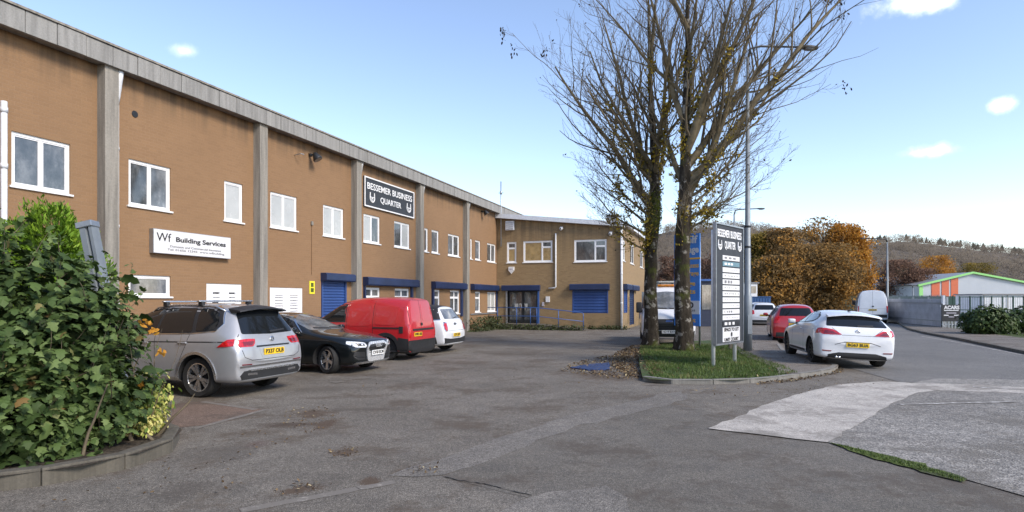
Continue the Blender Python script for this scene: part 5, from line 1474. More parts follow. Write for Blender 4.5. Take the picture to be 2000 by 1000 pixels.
# small yellow notice
S = thing("notice_sign", "small yellow notice by the blue roller door", "sign", on_front(609, 574), FRZ)
MB().box(-.14, .14, -.015, -.002, 0, .44).build("notice_plate", "sign_yellow", S)
MB().box(-.07, .07, -.019, -.0155, .24, .38).build("notice_symbol", "moss", S); MB().box(-.08, .08, -.019, -.0155, .06, .20).build("notice_text", "moss", S)
def floodlight(loc, rz, label):
    t = thing("floodlight", label, "light", loc, rz, None)
    MB().box(-.05, .05, -.10, -.002, -.05, .05, .01).build("mount", "dark_metal", t)
    MB().tube([(0, -.08, 0), (0, -.22, .0)], .03, 8).build("arm", "dark_metal", t)
    hd = MB(); hd.lathe([(.001, -.12), (.07, -.12), (.10, -.04), (.16, .10), (.16, .14), (.001, .14)], 16, 'z'); o = hd.build("lamp_head", "dark_metal", t, True, loc=(0, -.28, -.06)); o.rotation_euler = (radians(150), 0, .3)
    MB().lathe([(.001, .142), (.14, .142), (.14, .146), (.001, .15)], 16, 'z').build("lamp_glass", "window_dim", o)
floodlight(on_front(604, 303), FRZ, "grey floodlight under the parapet above the white louvred door")
floodlight(on_front(940, 413), FRZ, "grey floodlight under the parapet near the inner corner")
WRZ = atan2(-DX, DY)
def on_wing(u, v): return CORNER + Vector((DY, -DX, 0)) * wx_(u) + Vector((0, 0, wz_(u, v)))
for (u, v, lb) in ((1097, 446, "white dome camera under the wing fascia above the waste pipe"), (1193, 456, "white dome camera near the right end of the wing")):
    t = thing("security_camera", lb, "camera", on_wing(u, v), WRZ)
    MB().box(-.09, .09, -.06, -.002, -.08, .10, .02).build("camera_mount", "pipe_white", t)
    MB().lathe([(.001, -.13), (.06, -.11), (.10, -.03), (.10, .04), (.001, .05)], 14, 'z', (0, -.15, -.02)).build("camera_dome", "pipe_white", t, True)
    MB().lathe([(.001, -.01), (.04, -.01), (.045, .0)], 12, 'y', (0, -.255, -.04)).build("camera_lens", "ink_black", t)
t = thing("alarm_box", "white burglar alarm box above the entrance hood", "alarm", on_wing(999, 528), WRZ)
MB().add([(-.17, -.09, .20), (.17, -.09, .20), (.17, -.09, .0), (.0, -.09, -.20), (-.17, -.09, .0), (-.19, -.002, .22), (.19, -.002, .22), (.19, -.002, -.01), (.0, -.002, -.23), (-.19, -.002, -.01)],
         [(0, 4, 3, 2, 1), (0, 1, 6, 5), (1, 2, 7, 6), (2, 3, 8, 7), (3, 4, 9, 8), (4, 0, 5, 9)]).build("alarm_case", "sign_white", t)
MB().box(-.10, .10, -.098, -.091, .03, .10).build("alarm_lens", "ink_lilac", t)
t = thing("aerial_mast", "thin grey aerial mast rising above the roof at the inner corner", "aerial", on_wing(980, 482), WRZ)
MB().tube([(0, -.14, 0), (0, -.14, 4.0)], .035, 8).build("mast", "galvanised", t, True)
MB().tube([(-.16, -.14, 3.30), (.16, -.14, 3.30)], .015, 6).build("cross_arm", "galvanised", t); MB().lathe([(.001, 3.2), (.07, 3.22), (.07, 3.40), (.001, 3.42)], 10, 'z', (0, -.14, 0)).build("aerial_head", "galvanised", t, True)
t = thing("roof_vent", "small grey vent box standing on the wing roof behind the branches", "vent", on_wing(1196, 436) + Vector((.3, 1.6, -.25)), WRZ)
MB().box(-.35, .35, -.3, .3, 0, .85, .03).build("vent_box", "pipe_grey", t); MB().box(-.42, .42, -.37, .37, .852, .90).build("vent_cap", "dark_metal", t)

# ------------------------------------------------------------------ totem sign on the grass island
A = Vector((4.98, 15.2)); Bp = Vector((6.10, 16.42)); wv = (Bp - A); w = wv.length; rz = atan2(wv.y, wv.x)
T = thing("totem_sign", "tall charcoal BESSEMER BUSINESS QUARTER totem board with tenant strips on the grass island", "sign", ((A.x + Bp.x) / 2, (A.y + Bp.y) / 2, .09), rz)
zb, h = .54, 2.98
for x in (-w / 2 + .06, w / 2 - .30): MB().tube([(x, .03, -.05), (x, .03, zb + h * .95)], .05, 10).build("post", "pipe_white", T, True)
MB().box(-w / 2, w / 2, -.06, -.022, zb, zb + h).build("sign_board", "sign_charcoal", T)
for (a, b, c, d) in ((-w / 2 - .02, w / 2 + .02, zb + h, zb + h + .04), (-w / 2 - .02, w / 2 + .02, zb - .04, zb), (-w / 2 - .03, -w / 2, zb, zb + h), (w / 2, w / 2 + .03, zb, zb + h)):
    MB().box(a, b, -.085, .0, c, d).build("sign_trim", "galvanised", T)
text_mesh("lettering", "BESSEMER BUSINESS", .19, "ink_white", T, (0, -.066, zb + h - .22), FR, width=w * .88, bold=.012)
text_mesh("lettering", "QUARTER", .19, "ink_white", T, (.02, -.066, zb + h - .50), FR, width=w * .40, bold=.012)
emblem(T, -w * .36, -.068, zb + h - .52, .105); emblem(T, w * .37, -.068, zb + h - .50, .105)
rs = random.Random(5); sw = w * .63; x0 = -w * .5 + w * .235
N = 12; z = zb + h - .76; strips = ["logo", "teal", "pink", "plain", "blocks", "plain", "script", "pale", "pale", "word", "pale", "dark"]
for k in range(N):
    sh = .118; kind = strips[k]
    o = MB().box(x0, x0 + sw, -.072, -.061, z - sh, z).build("tenant_strip", {"teal": "sign_teal", "dark": "ink_black"}.get(kind, "sign_white"), T)
    m = {"teal": "ink_white", "dark": "sign_white", "pink": "ink_lilac", "pale": "ink_lilac"}.get(kind, "ink_grey")
    n = {"blocks": 3, "logo": 3, "teal": 3, "word": 4, "dark": 3}.get(kind, rs.randint(6, 9)); cx = x0 + sw * .1
    if kind == "blocks": m = "ink_grey"
    while n > 0 and cx < x0 + sw * .92:
        ln = sw * (rs.uniform(.10, .16) if kind in ("blocks", "logo", "teal", "dark") else rs.uniform(.03, .09))
        hh = sh * (.62 if kind in ("blocks", "dark") else (.42 if kind in ("logo", "teal", "word") else .2))
        MB().box(cx, min(cx + ln, x0 + sw * .95), -.0745, -.0725, z - sh / 2 - hh / 2, z - sh / 2 + hh / 2).build("strip_print", m, o); cx += ln + sw * rs.uniform(.04, .12); n -= 1
    z -= .152
o = MB().box(x0, x0 + sw * 1.02, -.072, -.061, zb + .03, z).build("letting_panel", "sign_white", T); pm = (zb + .03 + z) / 2
for s, dz, ww in (("SPACE TO LET", .12, .86), ("@", 0.0, .10), ("UNIT COURT", -.135, .84)):
    text_mesh("lettering", s, .085, "ink_black", o, (x0 + sw * .51, -.0745, pm + dz), FR, width=sw * ww, bold=.03)

# ------------------------------------------------------------------ blue self-storage banner behind the right-hand trunk
c0, c1 = at(1318, 586, 22.3), at(1368, 586, 21.6)
T = thing("banner_sign", "tall blue banner sign with white and yellow lettering beside the right tree trunk", "sign", ((c0.x + c1.x) / 2, (c0.y + c1.y) / 2, .05), atan2(c1.y - c0.y, c1.x - c0.x))
w = (c1 - c0).length
zb, zt = .75, 4.02
MB().box(-w / 2, w / 2, -.05, 0, zb, zt).build("banner_board", "sign_blue", T)
for x in (-w / 2 + .05, w / 2 - .05): MB().tube([(x, .045, -.1), (x, .045, zt - .3)], .04, 8).build("post", "galvanised", T, True)
MB().box(-w / 2, w / 2 + .02, -.058, -.051, zb + 2.36, zb + 2.42).build("stripe", "sign_orange", T)
MB().box(-w / 2, w / 2, -.058, -.051, zb + .42, zb + .84 + .05).build("white_panel", "sign_white", T)
text_mesh("lettering", "Self", .26, "sign_white", T, (w * .10, -.056, zb + 3.05), FR, width=w * .6, bold=.03)
text_mesh("lettering", "Storage", .24, "sign_white", T, (.02, -.056, zb + 2.70), FR, width=w * .88, bold=.03)
for s, z in (("24hr access", 2.14), ("& storage", 1.86), ("garage", 1.50), ("units", 1.22)):
    text_mesh("lettering", s, .17, "sign_orange", T, (.03, -.056, zb + z), FR, width=w * (.86 if len(s) > 6 else .6), bold=.02)
text_mesh("lettering", "call us", .10, "ink_black", T, (.08, -.062, zb + .56), FR, width=w * .5)
MB().lathe([(.06, -.003), (.11, -.003), (.11, .003), (.06, .003)], 16, 'y', (.16, -.062, zb + .74)).build("logo_ring", "ink_black", T)
text_mesh("lettering", "to let", .15, "sign_orange", T, (.05, -.056, zb + .20), FR, width=w * .6, bold=.02)

# ------------------------------------------------------------------ lamp columns
def lamp_column(loc, h, rz, arm, label, r0=.10, r1=.055, group=None, head=.75, collar=True, rise=.25):
    t = thing("street_lamp", label, "street lamp", loc, rz, group)
    MB().tube([(0, 0, -.05), (0, 0, 1.75), (0, 0, 1.8), (0, 0, h * .98)], [r0 * 1.35, r0 * 1.3, r0, r1], 14).build("column", "column_grey", t, True)
    MB().tube([(0, 0, h * .97), (arm * .05, 0, h + rise * .4), (arm * .25, 0, h + rise * .8), (arm, 0, h + rise)], [r1, r1 * .9, r1 * .8, r1 * .7], 10).build("bracket_arm", "dark_metal", t, True)
    L = MB(); L.lathe([(.001, 0), (.055, .02), (.11, head * .3), (.13, head * .6), (.10, head * .92), (.001, head)], 12, 'x', (arm - .05, 0, h + rise)); L.v = [(x, y, h + rise + (z - h - rise) * .6) for x, y, z in L.v]
    o = L.build("lantern", "dark_metal", t, True)
    B_ = MB(); B_.lathe([(.001, head * .25), (.10, head * .4), (.105, head * .7), (.001, head * .9)], 12, 'x', (arm - .05, 0, h + rise)); B_.v = [(x, y, h + rise - .04 + (z - h - rise) * .55) for x, y, z in B_.v]
    B_.build("lamp_bowl", "window_dim", o, True)
    if collar:
        for z in (3.3, 3.95): MB().tube([(0, 0, z), (0, 0, z + .05)], r0 * 1.06, 14).build("strap", "dark_metal", t, True)
        MB().box(r0 * .2, r0 * .2 + .05, r0 * .95, r0 * 1.05 + .42, 3.25, 4.05).build("sign_back", "column_grey", t)
        MB().box(-.075, .075, -r0 * 1.36 - .006, -r0 * 1.28, .55, 1.15, .004).build("access_door", "column_grey", t)
    return t
p = Vector((7.52, 19.6, .09))
lamp_column(p, 9.55, radians(8), 1.75, "tall grey street lamp column beside the totem sign", .100, .042)
q = at(1434, 580, 52); lamp_column((q.x, q.y, 0), 9.2, radians(0), 1.9, "far lamp column seen behind the top of the totem sign", .10, .06, collar=False)
q = at(1733, 580, 75); lamp_column((q.x, q.y, 0), 9.0, radians(180), 2.6, "lamp column with long curved arm above the tall white van", .15, .08, collar=False)
q = at(1700, 580, 85); lamp_column((q.x, q.y, 0), 7.6, radians(180), 1.6, "shorter lamp column left of the one above the white van", .13, .07, collar=False)
q = at(1783, 580, 70); lamp_column((q.x, q.y, 0), 3.2, radians(160), .5, "short lamp post behind the palisade fence", .08, .05, collar=False, head=.5)
t = thing("guy_post", "slim wooden post standing just behind the lamp column", "post", (7.25, 20.4, .09), 0)
MB().box(-.05, .05, -.05, .05, -.05, 1.75, .01).build("post_shaft", "kerb_mossy", t); MB().box(-.06, .06, -.07, -.05, 1.3, 1.6).build("post_tag", "pipe_white", t)

# ------------------------------------------------------------------ leaning grey post in the shrub
lp = thing("leaning_post", "leaning grey steel post with square cap sticking out of the shrub", "post", (-5.02, 8.0, .14), 0)
lp.rotation_euler = (radians(-3), radians(-13), 0)
mb = MB(); prof = [(-.095, -.03), (-.075, -.08), (.0, -.08), (.02, -.015), (.045, -.08), (.085, -.08), (.095, -.02), (.095, .06), (-.095, .06)]
mb.prism(prof, 0, 2.62).build("post_shaft", "column_grey", lp)
MB().box(-.108, .108, -.10, .075, 2.60, 2.68, .01).build("post_cap", "galvanised", lp)

# ------------------------------------------------------------------ blue ground sheet by the island
mat_o = sheet("blue_sheet", G2((1114, 719.5), (1150, 713), (1190, 710), (1190, 723.5), (1150, 724)), .03, "hood_blue", .02, .12, kind=None, seed=21)
bm = bmesh.new(); bm.from_mesh(mat_o.data); g = bmesh.ops.extrude_face_region(bm, geom=list(bm.faces)); bmesh.ops.translate(bm, verts=[e for e in g['geom'] if isinstance(e, bmesh.types.BMVert)], vec=(0, 0, -.026)); bmesh.ops.recalc_face_normals(bm, faces=bm.faces); bm.to_mesh(mat_o.data); bm.free()
props(mat_o, "flat dark blue sheet lying on the tarmac near the leaf litter", "sheet")
plain("tarp_blue", (.012, .030, .105), .5, var=.3, nscale=4, bump=.4, bscale=14); mat_o.data.materials[0] = MATS["tarp_blue"]

# ------------------------------------------------------------------ far side: fence, gate, board, warehouse
F = thing("palisade_fence", "grey sheeted palisade fence running back along the far pavement", "fence", (27.3, 45.6, 0), 0)
fa, fb = Vector((28.9, 47.6)), Vector((26.0, 36.9)); fd = (fb - fa); fl = fd.length; F.location = (fa.x, fa.y, 0); F.rotation_euler = (0, 0, atan2(fd.y, fd.x))
plain("sheet_lilac", (.62, .62, .69), .6, .0, var=.25, nscale=1.5)
pm = MB(); pm.add([(-.035, 0, .05), (.035, 0, .05), (.035, 0, 1.92), (0, 0, 2.08), (-.035, 0, 1.92), (0, -.018, .05), (0, -.018, 2.0)], [(0, 5, 6, 3, 4), (5, 1, 2, 3, 6)])
pme = pm.mesh("pale"); pme.materials.append(MATS["galvanised"])
for z in (.4, 1.5): MB().box(0, fl, .012, .05, z, z + .06).build("fence_rail", "galvanised", F)
n = int(fl / .16)
for k in range(n):
    o = bpy.data.objects.new("pale", pme); COL.objects.link(o); o.parent = F; o.location = (k * .16 + .05, 0, .0)
k = 0; x = .0
while x < fl - .1:
    MB().box(x + .004, min(x + 1.0, fl) - .004, .055, .075, .05, 1.80).build("sheet_panel", "sheet_lilac", F); x += 1.0
for x in (0.1, 2.8, 5.5, 8.2, fl - .05): MB().box(x - .05, x + .05, .08, .18, 0, 1.9).build("fence_post", "galvanised", F)
MB().box(fl - .10, fl + .10, -.14, -.02, 0, 2.0).build("gate_post", "white_trim", F); MB().box(fl - .16, fl + .22, -.20, -.02, 1.28, 1.42, .02).build("post_light", "sign_white", F)
# notice board and the short palings under it
q = at(1857, 640, 36.3)
N_ = thing("notice_board", "black notice board with white lettering on the gate at the fence end", "sign", (q.x, q.y, 0), radians(-6))
MB().box(-.50, .50, -.05, 0, .46, 1.44).build("board", "ink_black", N_)
text_mesh("lettering", "ACARS", .20, "sign_white", N_, (.02, -.056, 1.27), FR, width=.86, bold=.05)
for z, ww, m in ((1.08, .8, "sign_white"), (.93, .55, "ink_lilac"), (.70, .30, "ink_lilac")): MB().box(-ww / 2, ww / 2, -.056, -.051, z, z + .05).build("printed_line", m, N_)
for x in (-.28, .28): MB().box(x - .13, x + .13, -.056, -.051, .79, .85).build("printed_line", "sign_white", N_)
for x in (-.45, -.3, -.12, .06, .24, .42):
    MB().box(x - .035, x + .035, -.035, -.012, .05, .58).build("paling", "galvanised", N_)
MB().box(-.5, .5, -.011, .02, .25, .31).build("paling_rail", "galvanised", N_)
for x in (-.47, .47): MB().box(x - .03, x + .03, .002, .06, 0, 1.5).build("board_post", "dark_metal", N_)
# green mesh fence to the right
plain("fence_green", (.015, .05, .04), .5, .2)
M_ = thing("mesh_fence", "dark green mesh fence and gate behind the right-hand hedge", "fence", (at(1874, 640, 37).x, 37.0, 0), radians(-3))
for k in range(10): MB().box(k * .62 - .03, k * .62 + .03, -.03, .03, 0, 1.95).build("fence_post", "fence_green", M_)
for z in (.3, 1.1, 1.88): MB().box(0, 5.6, .031, .055, z, z + .05).build("fence_rail", "fence_green", M_)
wm = MB().box(-.006, .006, .04, .05, .1, 1.9).mesh("fence_wire"); wm.materials.append(MATS["fence_green"])
for k in range(56):
    o = bpy.data.objects.new("fence_wire", wm); COL.objects.link(o); o.parent = M_; o.location = (k * .1, 0.02, 0)
t = thing("site_cabin", "pale grey cabin wall behind the right-hand hedge", "cabin", (at(1990, 600, 38).x, 39.5, 0), 0)
MB().box(-1.1, 3.5, 0, 2.4, 0, 2.05).build("cabin_body", "white_trim", t); MB().box(-1.2, 3.6, -.1, 2.5, 2.052, 2.12).build("cabin_roof", "ink_grey", t)
for x in (-1.0, .5, 2.0): MB().box(x - .03, x + .03, -.03, -.002, 0, 2.05).build("cabin_rib", "pipe_grey", t)
# warehouse
WH = thing("warehouse", "grey gabled warehouse with green verge trim and orange wall panels", "building", (0, 0, 0), 0)
Yw = 112.0
e0 = at(1796, 556, Yw); pk = at(1898, 532, Yw); e1 = at(2075, 575, Yw); e1.z = e0.z - .8
wh = MB(); wh.add([(e0.x, Yw, 0), (e1.x, Yw, 0), (e1.x, Yw, e1.z), (pk.x, Yw, pk.z), (e0.x, Yw, e0.z), (e0.x, Yw + 40, 0), (e1.x, Yw + 40, 0), (e1.x, Yw + 40, e1.z), (pk.x, Yw + 40, pk.z), (e0.x, Yw + 40, e0.z)],
     [(0, 1, 2, 3, 4), (0, 4, 9, 5), (1, 6, 7, 2), (5, 9, 8, 7, 6)])
plain("clad_grey", (.42, .45, .49), .45, .1, var=.06, nscale=.5)
plain("clad_orange", (.55, .13, .055), .5, var=.08); plain("trim_green", (.28, .62, .20), .5, var=.08); plain("roof_sheet", (.25, .26, .27), .5, .2)
wh.build("wall", "clad_grey", WH)
for (u0, u1) in ((1819, 1835), (1839, 1853), (1857, 1871)):
    a, b = at(u0, 586, Yw).x, at(u1, 586, Yw).x
    za = e0.z + (pk.z - e0.z) * (a - e0.x) / (pk.x - e0.x) - .35; zb_ = e0.z + (pk.z - e0.z) * (b - e0.x) / (pk.x - e0.x) - .35
    MB().add([(a, Yw - .08, 0), (b, Yw - .08, 0), (b, Yw - .08, zb_), (a, Yw - .08, za), (a, Yw - .003, 0), (b, Yw - .003, 0), (b, Yw - .003, zb_), (a, Yw - .003, za)],
             [(0, 1, 2, 3), (3, 2, 6, 7), (0, 3, 7, 4), (1, 5, 6, 2)]).build("wall_panel", "clad_orange", WH)
rf = MB()
for (p, q) in ((e0 + Vector((-.5, 0, -.12)), pk), (pk, e1 + Vector((.5, 0, -.1)))):
    rf.add([(p.x, Yw - .4, p.z + .06), (q.x, Yw - .4, q.z + .06), (q.x, Yw + 41, q.z + .06), (p.x, Yw + 41, p.z + .06)], [(0, 1, 2, 3)])
    MB().add([(p.x, Yw - .45, p.z - .22), (q.x, Yw - .45, q.z - .22), (q.x, Yw - .45, q.z + .12), (p.x, Yw - .45, p.z + .12), (p.x, Yw - .1, p.z - .22), (q.x, Yw - .1, q.z - .22), (q.x, Yw - .1, q.z + .12), (p.x, Yw - .1, p.z + .12)],
             [(0, 1, 2, 3), (4, 7, 6, 5), (0, 4, 5, 1), (3, 2, 6, 7)]).build("verge_trim", "trim_green", WH)
rf.build("roof", "roof_sheet", WH, fix=False)
MB().box(e0.x - .12, e0.x + .55, Yw - .12, Yw - .003, 0, e0.z - .2).build("corner_trim", "trim_green", WH)
# yard at the far end: green fence, blue container, cabins, dark shed
GF = thing("yard_fence", "dark green steel fence across the far end of the road", "fence", (at(1500, 600, 78).x, 78, 0), 0)
for k in range(27): MB().box(k * .98 - .05, k * .98 + .05, 0, .1, 0, 2.3).build("fence_post", "fence_green", GF)
for k in range(26): MB().box(k * .98 + .055, k * .98 + .925, .03, .06, .1, 2.2).build("fence_panel", "fence_green", GF)
plain("container_blue", (.02, .075, .20), .55, .1, var=.2); plain("shed_navy", (.015, .022, .05), .5, var=.2)
def container(u, Y, L, h, mat, label, name="shipping_container", z=0.0, D=2.4):
    q = at(u, 586, Y); t = thing(name, label, "container", (q.x, Y, z), 0)
    MB().box(0, L, 0, D, 0, h).build("container_body", mat, t)
    n = int(L / .28)
    rm = MB().box(-.06, .06, -.05, -.002, .12, h - .1).mesh("corrugation"); rm.materials.append(MATS[mat])
    for k in range(n):
        o = bpy.data.objects.new("corrugation", rm); COL.objects.link(o); o.parent = t; o.location = (.16 + k * .28, 0, 0)
    MB().box(-.03, L + .03, -.07, D + .03, h + .002, h + .08).build("top_rail", mat, t)
    return t
container(1455, 62, 2.6, 2.0, "container_blue", "blue corrugated container at the far end of the pavement")
t = thing("site_cabin", "white site cabin showing above the blue container behind the lamp column", "cabin", (at(1462, 586, 70).x, 70, 0), 0)
MB().box(0, 1.0, 0, 2, 0, 3.6).build("cabin_body", "sign_white", t); MB().box(-.1, 1.2, -.1, 2.1, 3.602, 3.75).build("cabin_roof", "ink_grey", t); MB().box(.15, .85, -.03, -.002, 2.5, 3.3).build("cabin_window", "window_dim", t)
t = thing("box_lorry", "white box lorry parked beyond the far green fence", "truck", (at(1494, 586, 84).x, 84, 0), 0)
MB().box(0, 1.75, 0, 4, 1.0, 2.55, .05).build("lorry_box", "sign_white", t); MB().box(0.1, 1.65, .2, 3.8, .5, .99).build("chassis", "dark_metal", t)
w0 = make_wheel(.45, .25, 'steel', "alloy_dark", t); w0.location = (.1, .7, .45); w0.rotation_euler = (0, 0, pi / 2)
w1 = copy_tree(w0, t); w1.location = (1.65, .7, .45)
MB().box(.1, 1.65, -.06, -.001, 1.05, 1.12).build("tail_bar", "dark_metal", t)
t = thing("steel_shed", "dark blue steel shed with pale top edge left of the totem sign", "building", (at(1369, 586, 40).x, 40, 0), 0)
MB().box(-.3, 2.4, 0, 4, 0, 2.95).build("wall", "shed_navy", t); MB().box(-.4, 2.5, -.15, 4.1, 2.952, 3.08).build("roof_edge", "rail_blue", t)
MB().box(.85, 1.0, -.06, -.002, .2, 2.9).build("post", "pipe_grey", t); MB().box(.05, .8, -.04, -.002, 1.1, 2.7).build("window", "window_dim", t)
MB().box(1.1, 2.2, -.04, -.002, 0.1, 2.6).build("door", "hood_blue", t)
t = thing("glazed_block", "blue-grey glazed block glimpsed between the two tree trunks", "building", (at(1288, 586, 52).x, 52, 0), 0)
MB().box(0, 3.2, 0, 5, 0, 3.2).build("wall", "shed_navy", t)
for k in range(3): MB().box(.1 + k * 1.02, 1.0 + k * 1.02, -.05, -.002, 2.0, 3.1).build("window", "window_dim", t)
MB().box(-.1, 3.3, -.12, 5.1, 3.202, 3.32).build("roof_edge", "pipe_grey", t)
q = at(1558, 586, 76)
t = thing("pole_sign", "pair of white notice plates on the far green fence", "sign", (at(1533, 586, 77.7).x, 77.7, 0), 0)
for x, w_ in ((.1, .35), (.75, .75)): MB().box(x, x + w_, -.03, 0, 1.0, 1.85).build("plate", "sign_white", t)
MB().box(.0, 1.6, .002, .04, .0, 1.95).build("backing_frame", "fence_green", t)
# ------------------------------------------------------------------ vegetation
def np_mesh(name, V, F, mat, parent=None, tone=None, smooth=False):
    """V (n,3) array, F (m,k) array of equal-sided faces, one tone per face."""
    me = bpy.data.meshes.new(name)
    F = np.asarray(F); k = F.shape[1]
    me.vertices.add(len(V)); me.vertices.foreach_set("co", np.asarray(V, dtype=np.float32).ravel())
    me.loops.add(F.size); me.loops.foreach_set("vertex_index", F.ravel().astype(np.int32))
    me.polygons.add(len(F)); me.polygons.foreach_set("loop_start", np.arange(0, F.size, k, dtype=np.int32))
    me.polygons.foreach_set("loop_total", np.full(len(F), k, dtype=np.int32))
    if tone is not None:
        a = me.attributes.new("tone", 'FLOAT', 'FACE'); a.data.foreach_set("value", np.asarray(tone, dtype=np.float32))
    me.update(calc_edges=True); me.validate()
    o = link_mesh(name, me, mat, parent, smooth)
    return o
RNG = np.random.default_rng(3)
def unit(v): return v / (np.linalg.norm(v, axis=-1, keepdims=True) + 1e-9)
def leaves(P, N, size, shape, rng, roll=None, droop=0.0):
    """Copies of a small leaf outline (fan of triangles) at points P facing N."""
    n = len(P); N = unit(N)
    up = rng.normal(size=(n, 3)); T = unit(np.cross(N, up)); B = np.cross(N, T)
    if roll is not None:        # leaf tips hang along roll
        T = unit(roll - N * np.sum(roll * N, -1, keepdims=True)); B = np.cross(N, T)
    s = np.asarray(size).reshape(-1, 1, 1)
    S = np.asarray(shape); m = len(S)                # (m,3): along, across, out
    V = P[:, None, :] + s * (S[None, :, 0:1] * T[:, None, :] + S[None, :, 1:2] * B[:, None, :] + S[None, :, 2:3] * N[:, None, :])
    tri = np.array([(0, i, i + 1) for i in range(1, m - 1)])
    F = (np.arange(n)[:, None, None] * m + tri[None]).reshape(-1, 3)
    return V.reshape(-1, 3), F, len(tri)
LOBED = [(0.05, 0, .05), (-.30, 0, 0), (-.26, -.28, -.06), (.0, -.36, -.04), (.08, -.46, -.10), (.24, -.30, -.03), (.40, -.24, -.08), (.62, 0, -.18), (.40, .24, -.08), (.24, .30, -.03), (.08, .46, -.10), (.0, .36, -.04), (-.26, .28, -.06), (-.30, 0, 0)]
MAPLE = [(0.04, 0, .05), (-.30, 0, 0), (-.30, -.30, -.07), (-.04, -.30, -.02), (.02, -.54, -.13), (.22, -.25, -.02), (.40, -.28, -.10), (.66, 0, -.20), (.40, .28, -.10), (.22, .25, -.02), (.02, .54, -.13), (-.04, .30, -.02), (-.30, .30, -.07), (-.30, 0, 0)]
OVAL = [(-.5, 0, 0), (-.15, -.26, -.03), (.25, -.22, -.05), (.55, 0, -.12), (.25, .22, -.05), (-.15, .26, -.03)]
QUAD = [(-.5, -.3, 0), (.5, -.22, -.05), (.5, .22, -.05), (-.5, .3, 0)]
SPRAY = [(-.5, -.06, 0), (.0, -.16, 0), (.55, 0, 0), (.0, .16, 0)]
def in_ellipsoids(els, n, rng, shell=(.72, 1.04), zmin=.0):
    vol = np.array([e[3] * e[4] + e[4] * e[5] + e[3] * e[5] for e in els]); pick = rng.choice(len(els), n, p=vol / vol.sum())
    E = np.array(els)[pick]; d = unit(rng.normal(size=(n, 3))); r = rng.uniform(shell[0] ** 2, shell[1] ** 2, n) ** .5
    P = E[:, :3] + d * E[:, 3:6] * r[:, None]; N = unit(d / E[:, 3:6])
    # drop points buried in another lobe
    keep = P[:, 2] > zmin
    for i, e in enumerate(els):
        q = (P - np.array(e[:3])) / np.array(e[3:6]); keep &= ~((np.sum(q * q, -1) < shell[0] ** 2 * .8) & (pick != i))
    return P[keep], N[keep], r[keep]

vcol("shrub_leaf", .62, .10, ramp=[(0, (.018, .030, .008)), (.35, (.042, .072, .018)), (.7, (.080, .125, .034)), (.95, (.14, .19, .065)), (1, (.19, .11, .04))], spec=.25)
vcol("conifer_leaf", .6, .2, ramp=[(0, (.045, .095, .009)), (.5, (.15, .27, .018)), (1, (.30, .43, .04))])
vcol("variegated_leaf", .5, .15, ramp=[(0, (.04, .09, .02)), (.4, (.12, .20, .035)), (.7, (.42, .42, .09)), (1, (.62, .56, .22))])
vcol("hedge_leaf", .55, .08, ramp=[(0, (.014, .030, .008)), (.6, (.045, .075, .016)), (1, (.085, .12, .03))])
vcol("autumn_orange", .7, .3, ramp=[(0, (.20, .10, .03)), (.5, (.42, .19, .03)), (1, (.62, .32, .05))], spec=.1)
vcol("autumn_brown", .75, .3, ramp=[(0, (.13, .088, .045)), (.45, (.22, .140, .056)), (.8, (.36, .19, .05)), (1, (.56, .27, .045))], spec=.1)
vcol("autumn_olive", .75, .3, ramp=[(0, (.10, .085, .028)), (.5, (.19, .145, .036)), (1, (.36, .23, .042))], spec=.1)
vcol("autumn_russet", .75, .3, ramp=[(0, (.11, .068, .050)), (.6, (.19, .112, .078)), (1, (.27, .165, .11))], spec=.1)
vcol("hill_wood", .9, 0, ramp=[(0, (.095, .080, .064)), (.55, (.135, .115, .092)), (.9, (.165, .138, .100)), (1, (.20, .155, .075))], spec=.05)  # tones lightened to put the distance haze into the colour
vcol("grass_blade", .6, .1, ramp=[(0, (.045, .075, .014)), (.6, (.085, .135, .028)), (.9, (.13, .16, .045)), (1, (.20, .16, .07))])
vcol("leaf_litter", .8, 0, ramp=[(0, (.050, .032, .018)), (.5, (.125, .080, .040)), (.85, (.21, .145, .075)), (1, (.42, .35, .20))], spec=.15)
vcol("weed_leaf", .6, .08, ramp=[(0, (.025, .035, .012)), (1, (.07, .085, .03))])
vcol("tree_key", .8, 0, ramp=[(0, (.016, .011, .008)), (1, (.06, .04, .022))], spec=.1)
vcol("lichen_leaf", .75, .05, ramp=[(0, (.11, .09, .018)), (.6, (.28, .20, .028)), (1, (.48, .34, .045))], spec=.1)
vcol("moss_tuft", .8, .05, ramp=[(0, (.04, .055, .010)), (1, (.13, .15, .022))], spec=.1)
def bark(name, moss=True):
    n = NT(name); v = n.coord("Object")
    mp = n.new("ShaderNodeMapping"); mp.inputs["Scale"].default_value = (1, 1, .35); n.link(v, mp.inputs[0])
    a = n.noise(mp.outputs[0], 9, 6, .7); b = n.noise(v, 3.4, 6, .68); c = n.noise(v, 1.3, 4, .6); f = n.noise(mp.outputs[0], 26, 5, .75)
    col = n.ramp(a, [(.3, (.016, .013, .009)), (.55, (.042, .034, .025)), (.75, (.085, .072, .055))])
    col = n.mix(n.ramp(b, [(.55, 0.0), (.60, .9)]), col, (.25, .232, .20))           # pale lichen plates
    col = n.mix(n.ramp(c, [(.54, 0.0), (.64, .85)]), col, (.060, .072, .012))          # moss
    n.set(Base_Color=col, Roughness=.92); n.b.inputs["Specular IOR Level"].default_value = .15
    n.bump(n.math('ADD', a, n.math('MULTIPLY', f, .6)), .9, .03)
    return n.m
bark("bark_mossy")
plain("bark_limb", (.15, .122, .076), .9, var=.35, nscale=5, spec=.1)
plain("bark_twig", (.14, .114, .078), .9, var=.3, nscale=8, spec=.1)

